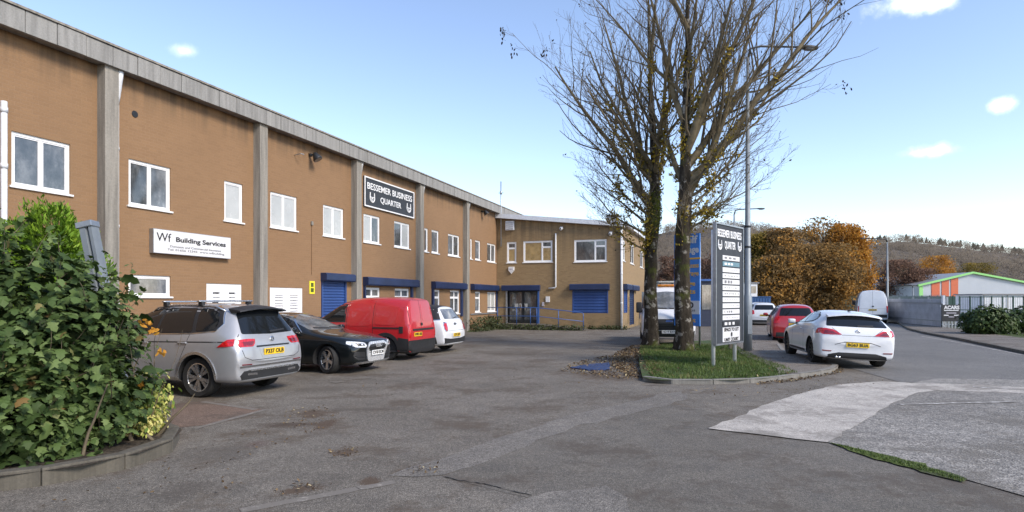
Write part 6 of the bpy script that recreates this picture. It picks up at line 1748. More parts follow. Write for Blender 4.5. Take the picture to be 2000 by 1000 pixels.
def tubes_np(branches, sides):
    """branches: list of (pts (k,3), radii (k,)); returns V, F quads."""
    Vs = []; Fs = []; base = 0
    ang = np.arange(sides) * 2 * pi / sides; ca, sa = np.cos(ang), np.sin(ang)
    for pts, rad in branches:
        k = len(pts); t = np.gradient(pts, axis=0); t = unit(t)
        ref = np.array([0.37, .61, .2]) if abs(t[0, 2]) > .8 else np.array([0, 0, 1.0])
        a = unit(np.cross(t, ref)); b = np.cross(t, a)
        V = pts[:, None, :] + rad[:, None, None] * (a[:, None, :] * ca[None, :, None] + b[:, None, :] * sa[None, :, None])
        Vs.append(V.reshape(-1, 3))
        i = np.arange(k - 1)[:, None] * sides; j = np.arange(sides)[None]; j2 = (j + 1) % sides
        F = np.stack([i + j, i + j2, i + sides + j2, i + sides + j], -1).reshape(-1, 4) + base
        Fs.append(F); base += k * sides
    return np.concatenate(Vs), np.concatenate(Fs)

def grow(start, d, length, r, rng, k=7, wob=.10, lift=.0, taper=.25):
    pts = [np.array(start, float)]; d = unit(np.array(d, float)); st = length / (k - 1)
    for i in range(k - 1):
        d = unit(d + rng.normal(size=3) * wob + np.array([0, 0, lift]))
        pts.append(pts[-1] + d * st)
    t = np.linspace(0, 1, k)
    return np.array(pts), r * (1 - t * (1 - taper))

def bare_tree(name, label, base, trunk_pts, trunk_r, limbs, seed, reach=1.0, twig_n=(9, 8, 6), mat_trunk="bark_mossy", nkeys=10):
    rng = np.random.default_rng(seed)
    T = thing(name, label, "tree", base)
    # trunk: fluted, flared at the foot
    tp = np.array(trunk_pts); kk = 34
    s = np.linspace(0, len(tp) - 1, kk); P = np.stack([np.interp(s, np.arange(len(tp)), tp[:, c]) for c in range(3)], -1); Rr = np.interp(s, np.arange(len(tp)), trunk_r)
    P[1:-1] += rng.normal(size=(kk - 2, 3)) * np.array([.012, .012, 0])
    V, F = tubes_np([(P, Rr)], 22)
    ang = np.arctan2(V[:, 1] - np.repeat(P[:, 1], 22), V[:, 0] - np.repeat(P[:, 0], 22)); zz_ = V[:, 2]
    flare = 1 + .10 * np.sin(ang * 5 + zz_ * .8) * np.exp(-zz_ * .9) + .045 * np.sin(ang * 3 + zz_ * 1.7) + .03 * np.sin(ang * 7 - zz_ * 3.1) + rng.normal(size=len(V)) * .012
    c = np.repeat(P, 22, 0); V = c + (V - c) * flare[:, None]
    np_mesh("trunk", V, F, mat_trunk, T, smooth=True)
    L1 = []; L2 = []; L3 = []; L4 = []; tips = []; limb_pts = []
    def kids(parent_list, out, n, lfrac, rfrac, spread, lift, wob, k, t0=.18, rmin=.004):
        for pts, rad, L in parent_list:
            m = max(2, int(round(n * rng.uniform(.75, 1.25))))
            for j in range(m):
                t = t0 + (1 - t0) * (j + rng.uniform(.1, .9)) / m; f = t * (len(pts) - 1); i = min(int(f), len(pts) - 2); a = f - i
                p = pts[i] * (1 - a) + pts[i + 1] * a; tan = unit(pts[i + 1] - pts[i]); side = unit(np.cross(tan, rng.normal(size=3)))
                d = unit(tan * cos(spread) + side * sin(spread) * rng.uniform(.7, 1.25) + np.array([0, 0, lift * .5]))
                ln = L * lfrac * (1 - .45 * t) * rng.uniform(.65, 1.25); r = max(rmin, (rad[i] * (1 - a) + rad[i + 1] * a) * rfrac)
                q, rr = grow(p, d, ln, r, rng, k, wob, lift); out.append((q, rr, ln))
    for (p, d, ln, r) in limbs:
        q, rr = grow(p, d, ln * .84, r, rng, 10, .07, .035 if d[2] > .7 * abs(d[0]) else .11, .22); L1.append((q, rr, ln)); limb_pts.append(q)
    kids(L1, L2, twig_n[0], .52, .45, .60, .07, .11, 8)
    kids(L1 + L2, L3, twig_n[1], .46, .42, .66, .10, .13, 6, .08, .0055)
    kids(L3, L4, twig_n[2], .60, .55, .58, .13, .16, 5, .12, .0035)
    V, F = tubes_np([(b[0], b[1]) for b in L1], 10); br = np_mesh("limbs", V, F, "bark_limb", T, smooth=True); br["kind"] = "stuff"
    V, F = tubes_np([(b[0], b[1]) for b in L2], 6); np_mesh("branches", V, F, "bark_limb", T, smooth=True)["kind"] = "stuff"
    V, F = tubes_np([(b[0], b[1]) for b in L3], 4); V2, F2 = tubes_np([(b[0], np.maximum(b[1], .0030)) for b in L4], 3)
    o = np_mesh("crown", np.concatenate([V, V2]), np.concatenate([F, F2 + len(V)]), "bark_twig", T); o["kind"] = "stuff"
    tips = np.array([b[0][-1] for b in L4])
    # a few withered leaves and hanging bunches of keys
    pick = tips[rng.choice(len(tips), min(len(tips), 330), replace=False)]
    V, F, m = leaves(pick, rng.normal(size=pick.shape), rng.uniform(.05, .10, len(pick)), OVAL, rng); 
    far = np.argsort(-tips[:, 0] * (1 if nkeys > 6 else -1) + rng.uniform(0, 3.5, len(tips)))[:nkeys]; K = tips[far]
    Kp = (K[:, None, :] + rng.normal(size=(nkeys, 12, 3)) * np.array([.06, .06, .10]) + np.array([0, 0, -.13])).reshape(-1, 3)
    V2, F2, m2 = leaves(Kp, rng.normal(size=Kp.shape), rng.uniform(.07, .13, len(Kp)), OVAL, rng, roll=np.tile([0, 0, -1.0], (len(Kp), 1)))
    o = np_mesh("keys", np.concatenate([V, V2]), np.concatenate([F, F2 + len(V)]), "tree_key", T, np.repeat(rng.uniform(0, 1, len(pick) + len(Kp)), m)); o["kind"] = "stuff"
    # yellow leaf tufts clinging to the limbs
    src = np.concatenate([b[0][:6] for b in L1] + [P[kk // 3:]])
    src = src[(src[:, 2] > 3.3) & (src[:, 2] < 9.5)]
    C = src[rng.choice(len(src), 110)] + rng.normal(size=(110, 3)) * .08
    Lp = (C[:, None, :] + rng.normal(size=(110, 30, 3)) * np.array([.085, .085, .15])).reshape(-1, 3)
    V, F, m = leaves(Lp, rng.normal(size=Lp.shape), rng.uniform(.06, .14, len(Lp)), OVAL, rng)
    o = np_mesh("yellow_leaves", V, F, "lichen_leaf", T, np.repeat(rng.uniform(0, 1, len(Lp)), m)); o["kind"] = "stuff"
    return T, limb_pts
# right-hand tree: one stout stem that opens into many steep limbs
lr = random.Random(9)
def fan(z0, z1, n, rmin, rmax, lmin, lmax, lean, base_r, axis, skew=0.0, seed=1):
    r = random.Random(seed); out = []
    for k in range(n):
        z = z0 + (z1 - z0) * (k + r.uniform(0, .8)) / n; a = k * 2.399 + r.uniform(-.4, .4)
        s = r.uniform(lean[0], lean[1]); d = (cos(a) * s + skew, sin(a) * s, 1)
        t = (z - z0) / (z1 - z0)
        out.append((axis(z), d, r.uniform(lmin, lmax) * (1 - .2 * t), r.uniform(rmin, rmax)))
    return out
RB = (5.57, 19.9, .07)
rpts = [(0, 0, -.15), (.02, 0, .25), (.0, 0, 1.0), (-.06, .02, 2.2), (-.05, 0, 3.4), (.0, 0, 4.6), (.05, 0, 6.0), (.05, 0, 8.0), (.12, 0, 10.2), (.1, 0, 13.0)]
rax = lambda z: np.array([np.interp(z, [p[2] for p in rpts], [p[0] for p in rpts]), 0, z])
rl = fan(4.7, 7.6, 5, .10, .14, 6.0, 8.5, (.30, .60), .3, rax, .05, 3) + fan(7.2, 11, 5, .06, .09, 4.5, 6.5, (.35, .8), .3, rax, 0, 4)
rl += [(rax(5.3), (1.10, -.1, 1.0), 9.4, .15), (rax(5.9), (.85, .25, 1.15), 8.6, .13), (rax(6.4), (.55, -.2, 1.2), 7.0, .13), (rax(4.3), (1.1, .3, .28), 3.6, .045), (rax(3.9), (.9, -.5, .30), 3.2, .04), (rax(3.6), (-.3, -.9, .35), 2.6, .035), (rax(4.9), (1.2, -.2, .5), 4.6, .055), (rax(4.6), (1.0, .4, .42), 4.4, .045), (rax(4.1), (.7, .8, .3), 3.4, .04), (rax(5.2), (.9, -.7, .55), 5.0, .05), (rax(5.6), (1.3, .1, .8), 6.4, .07)]
bare_tree("ash_tree", "bare stout tree with lichened trunk, the nearer of the island pair", RB, rpts, [.36, .31, .265, .245, .24, .225, .17, .12, .08, .04], rl, 11, twig_n=(7, 7, 4), nkeys=22)
LB = (4.98, 22.0, .07)
lpts = [(0, 0, -.15), (.0, 0, .25), (.0, 0, 1.0), (-.02, 0, 2.2), (.0, 0, 3.6), (.1, 0, 4.8), (.15, 0, 6.0), (.05, 0, 8.0), (-.05, 0, 10.0), (-.1, 0, 12.6)]
lax = lambda z: np.array([np.interp(z, [p[2] for p in lpts], [p[0] for p in lpts]), 0, z])
ll = fan(4.8, 7.2, 4, .08, .12, 6.0, 8.5, (.30, .65), .3, lax, -.12, 6) + fan(6.6, 10.5, 4, .05, .08, 4.5, 6.5, (.35, .8), .3, lax, -.08, 7)
ll += [(lax(5.0), (-.75, -.1, 1.1), 7.2, .12), (lax(5.6), (-.62, .2, 1.2), 8.0, .12), (lax(6.2), (-.8, -.2, 1.2), 6.0, .10), (lax(3.9), (-1.15, -.2, .35), 3.4, .05), (lax(4.3), (-1.0, .4, .45), 3.6, .05), (lax(3.4), (-1.0, -.3, .22), 3.2, .035), (lax(3.7), (-.5, -.9, .3), 2.8, .035), (lax(4.6), (-1.2, -.1, .55), 3.9, .05), (lax(5.2), (-1.1, .3, .85), 4.8, .06), (lax(5.8), (-1.1, -.3, 1.0), 5.2, .07), (lax(4.8), (-.9, -.7, .5), 3.8, .05)]
lt, _ = bare_tree("ash_tree", "bare dark tree with a mossy collar, farther left of the island pair", LB, lpts, [.33, .28, .24, .22, .225, .21, .16, .11, .07, .03], ll, 23, twig_n=(6, 7, 4), nkeys=4)
# mossy collar where the left stem forks
rng = np.random.default_rng(5)
a = rng.uniform(0, 2 * pi, 2600); z = rng.normal(4.75, .38, 2600); rr = np.interp(z, [p[2] for p in lpts], [.33, .28, .24, .22, .225, .21, .16, .11, .07, .03]) + rng.uniform(0, .10, 2600)
P = np.stack([np.interp(z, [p[2] for p in lpts], [p[0] for p in lpts]) + np.cos(a) * rr, np.sin(a) * rr, z], -1)
V, F, m = leaves(P, np.stack([np.cos(a), np.sin(a), rng.normal(0, .6, 2600)], -1), rng.uniform(.03, .08, 2600), OVAL, rng)
o = np_mesh("moss_collar", V, F, "moss_tuft", lt, np.repeat(rng.uniform(0, 1, 2600), m)); o["kind"] = "stuff"

# ------------------------------------------------------------------ big shrub, conifer and variegated bush in the bed
def leafy(name, label, cat, els, n, size, shape, mat, seed, big=0, zmin=.16, stems=14, tone_bias=0.0, shell=(.55, 1.06), shoots=0, flat=.6, rough=.06, outw=1.0, upw=.45):
    rng = np.random.default_rng(seed); c = np.mean(np.array(els)[:, :2], 0)
    T = thing(name, label, cat, (c[0], c[1], .12)); off = np.array([c[0], c[1], .12])
    P, N, r = in_ellipsoids(els, n, rng, shell, zmin)
    lump = rough * (np.sin(P[:, 0] * 5.1 + P[:, 2] * 3) + np.sin(P[:, 1] * 4.3 - P[:, 2] * 5.2 + 1) + .7 * np.sin(P[:, 0] * 11 - P[:, 2] * 9 + P[:, 1] * 7))
    hole = np.sin(P[:, 0] * 7.3 + 2) * np.sin(P[:, 2] * 6.1 + P[:, 0] * 2) + .6 * np.sin(P[:, 1] * 9 + P[:, 2] * 11); kp = (hole > -.85) | (r < .8)
    P, N, r, lump = P[kp], N[kp], r[kp], lump[kp]
    P = P + N * lump[:, None] + rng.normal(size=P.shape) * .03; P[:, 2] = np.maximum(P[:, 2], .15)
    Nn = unit(N * outw + rng.normal(size=N.shape) * flat + np.array([0, 0, upw])); sz = np.clip(np.exp(rng.normal(math.log(size[0] * size[1]) / 2, .34, len(P))), size[0] * .6, size[1] * 1.25)
    tone = np.clip(rng.uniform(0, 1, len(P)) * .75 + .12 + tone_bias + .15 * np.sin(P[:, 0] * 3 + P[:, 2] * 4 + P[:, 1]), 0, 1)
    roll = np.tile([0, 0, -1.0], (len(P), 1)) + N * .8 + rng.normal(size=P.shape) * .5
    nb = 0
    if big:      # the leaves that show largest are objects of their own
        toward = -(P - np.array([0, 0, CAM_H])); vis = np.sum(N * unit(toward), -1) + (r - 1) * 3
        idx = np.argsort(-(vis + rng.uniform(0, .5, len(P))))[:big]
        variants = []
        for k in range(5):
            V, F, m = leaves(np.zeros((1, 3)), np.array([[0, 0, 1.0]]), [1.0], shape, rng, roll=np.array([[1.0, 0, 0]])); V = V + rng.normal(size=V.shape) * .02
            me = bpy.data.meshes.new("leaf"); me.from_pydata(V.tolist(), [], F.tolist()); at_ = me.attributes.new("tone", 'FLOAT', 'FACE'); at_.data.foreach_set("value", [(.3, .48, .6, .75, .9)[k]] * len(F)); me.materials.append(MATS[mat]); variants.append(me)
        for i in idx:
            o = bpy.data.objects.new("leaf", variants[int(rng.integers(5))]); COL.objects.link(o); o.parent = T
            z_ = Vector(Nn[i]); x_ = Vector(roll[i]); x_ = (x_ - z_ * x_.dot(z_)).normalized(); y_ = z_.cross(x_)
            Mx = Matrix((x_, y_, z_)).transposed().to_4x4(); s = sz[i] * 1.05
            o.matrix_local = Matrix.Translation(Vector(P[i] - off + N[i] * .02)) @ Mx @ Matrix.Diagonal((s, s, s, 1))
        keep = np.ones(len(P), bool); keep[idx] = False; P, Nn, sz, tone, roll = P[keep], Nn[keep], sz[keep], tone[keep], roll[keep]
    V, F, m = leaves(P - off, Nn, sz, shape, rng, roll=roll)
    o = np_mesh("foliage", V, F, mat, T, np.repeat(tone, m)); o["kind"] = "stuff"
    if shoots:     # ragged shoots that stand out of the mass, leaves along each
        S0, SN, _ = in_ellipsoids(els, shoots * 3, rng, (.9, 1.0), zmin + .3); S0, SN = S0[:shoots], SN[:shoots]; sb = []; LP = []; LN = []
        for p, nn in zip(S0, SN):
            q, r_ = grow(p - nn * .15 - off, nn + np.array([0, 0, .9]) + rng.normal(size=3) * .3, rng.uniform(.28, .62), .007, rng, 7, .14, .0); sb.append((q, r_))
            for j in range(1, 7):
                for w_ in range(2): LP.append(q[j] + rng.normal(size=3) * .035); LN.append(rng.normal(size=3) * .6 + np.array([0, -.3, .7]))
        LP = np.array(LP); LN = np.array(LN); V, F, m = leaves(LP, LN, rng.uniform(size[0] * .6, size[1] * .85, len(LP)), shape, rng)
        o = np_mesh("shoot_leaves", V, F, mat, T, np.repeat(np.clip(rng.uniform(.3, 1.0, len(LP)), 0, 1), m)); o["kind"] = "stuff"
        V, F = tubes_np(sb, 4); np_mesh("shoots", V, F, "bark_twig", T)["kind"] = "stuff"
    br = []
    for k in range(stems):
        e = els[k % len(els)]; b = np.array([e[0] + rng.normal() * .15, e[1] + rng.normal() * .15, .1]) - off; d = unit(np.array([rng.normal() * .4, rng.normal() * .4, 1]))
        q, r_ = grow(b, d, e[5] * rng.uniform(1.0, 1.7), rng.uniform(.012, .03), rng, 7, .12, .02); br.append((q, r_))
    V, F = tubes_np(br, 5); np_mesh("stems", V, F, "bark_twig", T)["kind"] = "stuff"
    return T
leafy("shrub", "big dark green leafy shrub filling the kerbed bed in the left foreground", "shrub",
      [(-5.75, 6.75, 1.15, 1.25, 1.0, 1.22), (-4.92, 6.85, .92, .64, .70, 1.0), (-6.9, 6.7, 1.1, 1.2, 1.1, 1.2), (-5.2, 6.2, .62, .85, .60, .70), (-4.55, 6.7, .55, .50, .60, .55), (-6.4, 5.85, .6, 1.0, .60, .75), (-5.15, 7.4, 1.25, .50, .5, .85)],
      24000, (.06, .15), MAPLE, "shrub_leaf", 31, big=280, shell=(.45, 1.10), stems=28, shoots=170, flat=.42, rough=.10, outw=.55, upw=.85)
leafy("shrub", "low yellow variegated bush at the tip of the kerbed bed", "shrub", [(-4.32, 7.3, .45, .30, .36, .42), (-4.2, 7.05, .32, .22, .3, .28)], 2600, (.035, .065), OVAL, "variegated_leaf", 32, stems=8, tone_bias=.12)
rng = np.random.default_rng(8)
T = thing("conifer", "bright yellow-green feathery conifer behind the big shrub", "conifer", (-6.72, 8.9, .12))
P, N, r = in_ellipsoids([(0, 0, 1.5, .72, .72, 1.35), (-.60, 0, 1.3, .50, .5, 1.1), (.40, .1, 1.2, .42, .5, 1.0), (.05, -.1, 2.2, .42, .42, .78), (-.25, -.1, 2.0, .42, .4, .72), (.22, 0, 1.85, .34, .4, .75)], 36000, rng, (.6, 1.08), .05)
n = len(P); a = np.arctan2(P[:, 1], P[:, 0]); hgt = P[:, 2] / 3; P = P + N * (.07 * np.sin(P[:, 0] * 9 + P[:, 2] * 7) + .06 * np.sin(P[:, 1] * 11 - P[:, 2] * 13))[:, None] + rng.normal(size=P.shape) * .02
out = N * .8 + np.array([0, 0, 1.0]) + rng.normal(size=(n, 3)) * .35
V, F, m = leaves(P, np.stack([-np.sin(a), np.cos(a), rng.normal(0, .5, n)], -1) + rng.normal(size=(n, 3)) * .5, rng.uniform(.05, .12, n), SPRAY, rng, roll=out)
o = np_mesh("foliage", V, F, "conifer_leaf", T, np.repeat(np.clip(rng.uniform(.05, .95, n) * .8 + .2 * np.sin(a * 7 + hgt * 11), 0, 1), m)); o["kind"] = "stuff"
MB().tube([(0, 0, -.1), (0, 0, 1.4), (.02, 0, 2.7)], [.07, .05, .012], 8).build("trunk", "bark_limb", T, True)
# orange nasturtium-like blooms at the shrub's right side
T = thing("flower_cluster", "few orange flowers hanging at the right edge of the big shrub", "flowers", (-4.18, 7.05, .14)); rng = np.random.default_rng(12)
C = np.array([(.06, .0, 1.22), (.15, .0, .98), (-.05, -.05, .62), (-.02, 0, 1.30)])
for k, c in enumerate(C):
    P = c + rng.normal(size=(9, 3)) * .025
    V, F, m = leaves(P, rng.normal(size=(9, 3)), rng.uniform(.05, .09, 9), OVAL, rng); np_mesh("flower", V, F, "autumn_orange", T, np.repeat(rng.uniform(.6, 1, 9), m))
br = [grow((0, 0, .0), (.1 * rng.normal(), .1 * rng.normal(), 1), 1.3, .008, rng, 8, .1) for k in range(4)]
V, F = tubes_np(br, 4); np_mesh("stems", V, F, "bark_twig", T)

# ------------------------------------------------------------------ hedge on the right, weeds at the wall
leafy("hedge_bush", "rounded dark green hedge bush nearest the notice board", "hedge", [(22.75, 29.6, .62, 1.0, .9, .74), (23.7, 29.8, .55, .8, .8, .72)], 5200, (.10, .17), QUAD, "hedge_leaf", 41, stems=10, zmin=.1)
leafy("hedge_bush", "rounded dark green hedge bush at the right edge of the picture", "hedge", [(25.3, 30.0, .66, 1.0, 1.0, .80), (26.9, 30.2, .66, 1.3, 1.0, .82)], 5200, (.10, .17), QUAD, "hedge_leaf", 42, stems=10, zmin=.1)
def wall_weeds(name, label, pts, n, h, seed, spread=.25):
    rng = np.random.default_rng(seed); T = thing(name, label, "weeds", (pts[0][0], pts[0][1], 0)); off = np.array([pts[0][0], pts[0][1], 0])
    a = np.array(pts); s = rng.uniform(0, len(a) - 1, n); P = np.stack([np.interp(s, np.arange(len(a)), a[:, 0]), np.interp(s, np.arange(len(a)), a[:, 1]), rng.uniform(.0, 1, n) ** 1.6 * h], -1); P[:, :2] += rng.normal(size=(n, 2)) * spread
    V, F, m = leaves(P - off + np.array([0, 0, .02]), rng.normal(size=(n, 3)) + np.array([0, -.5, .6]), rng.uniform(.07, .15, n), OVAL, rng); o = np_mesh("foliage", V, F, "weed_leaf", T, np.repeat(rng.uniform(0, 1, n), m)); o["kind"] = "stuff"
    br = [grow(P[k] * np.array([1, 1, 0]) - off, (rng.normal() * .3, rng.normal() * .3, 1), h * rng.uniform(.6, 1.1), .006, rng, 5, .1) for k in range(30)]
    V, F = tubes_np(br, 3); np_mesh("stems", V, F, "bark_twig", T); return T
def fpt(u, out): 
    p = CORNER + Vector((DX, DY, 0)) * fx(u) + Vector((DY, -DX, 0)) * out; return (p.x, p.y)
def wpt(u, out):
    p = CORNER + Vector((DY, -DX, 0)) * wx_(u) + Vector((-DX, -DY, 0)) * out; return (p.x, p.y)
wall_weeds("weed_patch", "dark green weeds along the wall between the white car and the ramp", [fpt(905, .5), fpt(930, .5), fpt(955, .6), wpt(975, 1.6)], 1500, .75, 51, .28)
wall_weeds("weed_patch", "low weeds growing along the front of the ramp", [wpt(965, 1.75), wpt(1010, 1.8), wpt(1080, 1.75), wpt(1150, 1.7)], 1300, .30, 52, .15)
wall_weeds("weed_patch", "low weeds at the foot of the wing wall by the white downpipe", [wpt(1150, .15), wpt(1190, .12), wpt(1225, .1)], 350, .22, 53, .08)

# ------------------------------------------------------------------ grass blades, fallen leaves
def scatter_in(poly, n, rng):
    a = np.array(poly); lo, hi = a.min(0), a.max(0); out = []
    pv = [Vector(p) for p in poly]
    while len(out) < n:
        q = Vector((rng.uniform(lo[0], hi[0]), rng.uniform(lo[1], hi[1])))
        if inside(q, pv): out.append((q.x, q.y))
    return np.array(out)
rng = np.random.default_rng(61)
ipoly = [(2.98, 13.2), (3.1, 12.72), (3.96, 12.66), (4.6, 12.7), (5.2, 12.95), (5.8, 13.3), (6.4, 13.75), (6.6, 14.7), (7.0, 17.5), (7.5, 20.0), (8.2, 22.6), (4.7, 22.4), (4.0, 19.2), (3.4, 15.6)]
XY = scatter_in(ipoly, 24000, rng); bare = np.sin(XY[:, 0] * 2.7 + 1) * np.sin(XY[:, 1] * 1.9) + .5 * np.sin(XY[:, 0] * 6.1 + XY[:, 1] * 4.7); dtr = np.minimum(np.hypot(XY[:, 0] - 5.57, XY[:, 1] - 19.9), np.hypot(XY[:, 0] - 4.98, XY[:, 1] - 22.0)); XY = XY[((bare > -.75) | (rng.uniform(0, 1, len(XY)) < .3)) & (dtr > .36 + rng.uniform(0, .25, len(XY)))]
def blades(XY, z0, rng, h=(.05, .13), w=.007):
    n = len(XY); hh = rng.uniform(h[0], h[1], n); a = rng.uniform(0, 2 * pi, n); l = rng.normal(size=(n, 2)) * .35
    P0 = np.stack([XY[:, 0] - np.cos(a) * w, XY[:, 1] - np.sin(a) * w, np.full(n, z0)], -1); P1 = np.stack([XY[:, 0] + np.cos(a) * w, XY[:, 1] + np.sin(a) * w, np.full(n, z0)], -1)
    P2 = np.stack([XY[:, 0] + l[:, 0] * hh, XY[:, 1] + l[:, 1] * hh, z0 + hh], -1)
    return np.stack([P0, P1, P2], 1).reshape(-1, 3), np.arange(3 * n).reshape(-1, 3)
V, F = blades(XY, .083, rng, (.03, .095), .008)
o = np_mesh("grass", V, F, "grass_blade", None, np.clip(rng.uniform(0, 1, len(XY)) * .7 + .25 * np.sin(XY[:, 0] * 3) * np.sin(XY[:, 1] * 2.3) + .15, 0, 1)); props(o, "short green grass growing on the kerbed island", "grass", kind="stuff")
XY = scatter_in([(19.4, 19.0), (21.0, 22.5), (22.4, 26.5), (23.4, 28.8), (38, 28.8), (38, 18)], 9000, rng); V, F = blades(XY, .09, rng, (.06, .2), .016)
o = np_mesh("grass", V, F, "grass_blade", None, np.clip(rng.uniform(.1, 1, len(XY)), 0, 1)); props(o, "rough grass on the verge below the right-hand hedge", "grass", kind="stuff")
def litter(name, label, spots, seed, size=(.035, .075)):
    rng = np.random.default_rng(seed); P = []
    for (poly, n, z) in spots:
        q = scatter_in(poly, n, rng); P.append(np.concatenate([q, np.full((len(q), 1), z) + rng.uniform(.004, .02, (len(q), 1))], 1))
    P = np.concatenate(P); N = np.tile([0, 0, 1.0], (len(P), 1)) + rng.normal(size=P.shape) * .35
    V, F, m = leaves(P, N, rng.uniform(size[0], size[1], len(P)), OVAL, rng)
    o = np_mesh(name, V, F, "leaf_litter", None, np.repeat(rng.uniform(0, 1, len(P)) ** 1.3, m)); props(o, label, "fallen leaves", kind="stuff"); return o
def gp(*uv): return [tuple(gnd(u, v).xy) for u, v in uv]
litter("fallen_leaves", "brown fallen leaves drifted against the left side of the grass island",
       [(gp((1200, 690), (1235, 676), (1262, 700), (1268, 745), (1225, 735), (1195, 715)), 2300, .012), (gp((1110, 712), (1160, 700), (1230, 690), (1250, 745), (1170, 738), (1090, 725)), 1300, .012), ([(2.95, 13.2), (3.3, 13.2), (4.2, 19), (4.9, 22), (4.2, 22), (3.4, 17)], 700, .10), (ipoly, 420, .10), ([(4.4, 21.2), (5.5, 19.0), (6.3, 19.4), (6.2, 20.8), (5.6, 22.4), (4.5, 22.3)], 330, .10), (gp((1470, 742), (1560, 728), (1640, 716), (1650, 728), (1560, 745), (1480, 752)), 800, .012)], 71)
litter("fallen_leaves", "scattered leaves and grit across the yard and pavement",
       [(gp((560, 800), (640, 790), (660, 830), (600, 850), (540, 830)), 130, .006), (gp((640, 880), (700, 870), (700, 890), (650, 895)), 40, .006), (gp((520, 960), (600, 935), (650, 950), (560, 975)), 30, .008), (gp((780, 920), (860, 905), (860, 925), (790, 935)), 30, .012),
        ([(-7, 11), (3, 11), (4, 30), (-2, 34), (-6, 20)], 420, .004), ([(6.6, 15), (8.2, 16), (8.5, 20), (13, 31), (12, 32), (7.6, 21)], 420, .103), ([(3, 9.8), (8, 12.8), (8, 13.5), (4, 12.2)], 160, .010), ([(-4, 5), (-2.5, 5.5), (-2.8, 8.5), (-3.6, 8)], 90, .006), ([(16.5, 20), (18.8, 25), (24, 37), (22.8, 36.6), (17.5, 24)], 420, .103)], 72, (.018, .045))
# moss tufts on the joint between tarmac and road
rng = np.random.default_rng(77); q = scatter_in(gp((1625, 868), (1700, 885), (1800, 910), (1885, 939), (1880, 944), (1780, 917), (1690, 892)), 1600, rng); V, F = blades(q, .012, rng, (.008, .03), .006)
o = np_mesh("moss", V, F, "grass_blade", None, rng.uniform(.2, .9, len(q))); props(o, "thin strip of moss along the tarmac joint at lower right", "moss", kind="stuff")

# ------------------------------------------------------------------ autumn trees across the far end
def far_tree(label, u, v_top, Y, half_u, mat, seed, n=5200, crown_low=.18, name="autumn_tree", dens=1.0, leaf=(.16, .34), bare=.0):
    rng = np.random.default_rng(seed); b = at(u, 586, Y); H = CAM_H + (HOR - v_top) / FPX * Y; R = half_u / FPX * Y
    T = thing(name, label, "tree", (b.x, Y, -.02)); T_ = []
    tp, tr = grow((0, 0, 0), (rng.normal() * .04, 0, 1), H * .75, H * .028, rng, 9, .03, .0, .2)
    V, F = tubes_np([(tp, tr)], 8); np_mesh("trunk", V, F, "bark_limb", T, smooth=True)
    br = []
    for k in range(26):
        i = int(rng.integers(2, 8)); a = rng.uniform(0, 2 * pi); s = rng.uniform(.5, 1.2)
        br.append(grow(tp[i], (cos(a) * s, sin(a) * s, 1), R * rng.uniform(.7, 1.25), tr[i] * .5, rng, 7, .12, .03))
    tw = []
    for q, r in br:
        for k in range(12):
            i = int(rng.integers(2, 6)); tw.append(grow(q[i], unit(rng.normal(size=3)) + np.array([0, 0, .9]), R * rng.uniform(.2, .5), max(.012, r[i] * .5), rng, 4, .15, .04))
    V, F = tubes_np(br, 5); V2, F2 = tubes_np(tw, 3); o = np_mesh("branches", np.concatenate([V, V2]), np.concatenate([F, F2 + len(V)]), "bark_twig", T); o["kind"] = "stuff"
    # crown: leaf clumps along the boughs, so that gaps stay open
    n = int(n * 2.6); nc = 170; cz = rng.uniform(crown_low, 1, nc); prof = np.sqrt(np.clip(1 - ((cz - .52) / .52) ** 2, .02, 1)); a = rng.uniform(0, 2 * pi, nc); rr = np.sqrt(rng.uniform(.15, 1, nc))
    C = np.stack([np.cos(a) * rr * prof * R, np.sin(a) * rr * prof * R, cz * H * .97], -1)
    if bare: C = C[(rng.uniform(0, 1, nc) > bare * (C[:, 2] / H) ** 2)]
    per = max(8, int(n / len(C))); P = (C[:, None, :] + rng.normal(size=(len(C), per, 3)) * np.array([.17, .17, .12]) * R * rng.uniform(.6, 1.3, (len(C), 1, 1))).reshape(-1, 3); P[:, 2] = np.clip(P[:, 2], .3, H)
    ct = np.repeat(rng.uniform(0, 1, len(C)), per)
    V, F, m = leaves(P, rng.normal(size=P.shape) * .7 + np.array([0, -.5, .6]), rng.uniform(leaf[0], leaf[1], len(P)), QUAD, rng)
    o = np_mesh("crown", V, F, mat, T, np.repeat(np.clip(ct * .6 + rng.uniform(0, .4, len(P)), 0, 1), m)); o["kind"] = "stuff"
    return T
far_tree("olive-yellow tree just right of the lamp column", 1478, 452, 82, 40, "autumn_olive", 101)
far_tree("brown bushy tree left of the tallest autumn trees", 1530, 446, 80, 45, "autumn_brown", 102, 6000)
far_tree("tall half-bare tree whose twigs top the autumn group", 1600, 424, 90, 55, "autumn_brown", 103, 5200, bare=.95)
far_tree("brilliant orange tree on the right shoulder of the autumn group", 1652, 436, 88, 44, "autumn_orange", 104, 5600)
far_tree("wide low brown tree in front of the orange tree", 1600, 478, 76, 72, "autumn_brown", 105, 8000, crown_low=.08)
far_tree("brown tree at the left foot of the autumn group", 1520, 500, 74, 48, "autumn_brown", 106, 5000, crown_low=.08)
far_tree("orange-brown tree at the right foot of the autumn group", 1670, 490, 80, 34, "autumn_orange", 107, 3600, crown_low=.1)
far_tree("brown tree seen between the totem sign and the lamp column", 1420, 482, 85, 42, "autumn_russet", 108, 3600)
far_tree("dull russet tree behind the tall white van", 1755, 508, 120, 42, "autumn_russet", 109, 4200, crown_low=.06)
far_tree("second russet tree left of the warehouse", 1795, 524, 118, 30, "autumn_russet", 110, 3000, crown_low=.06)
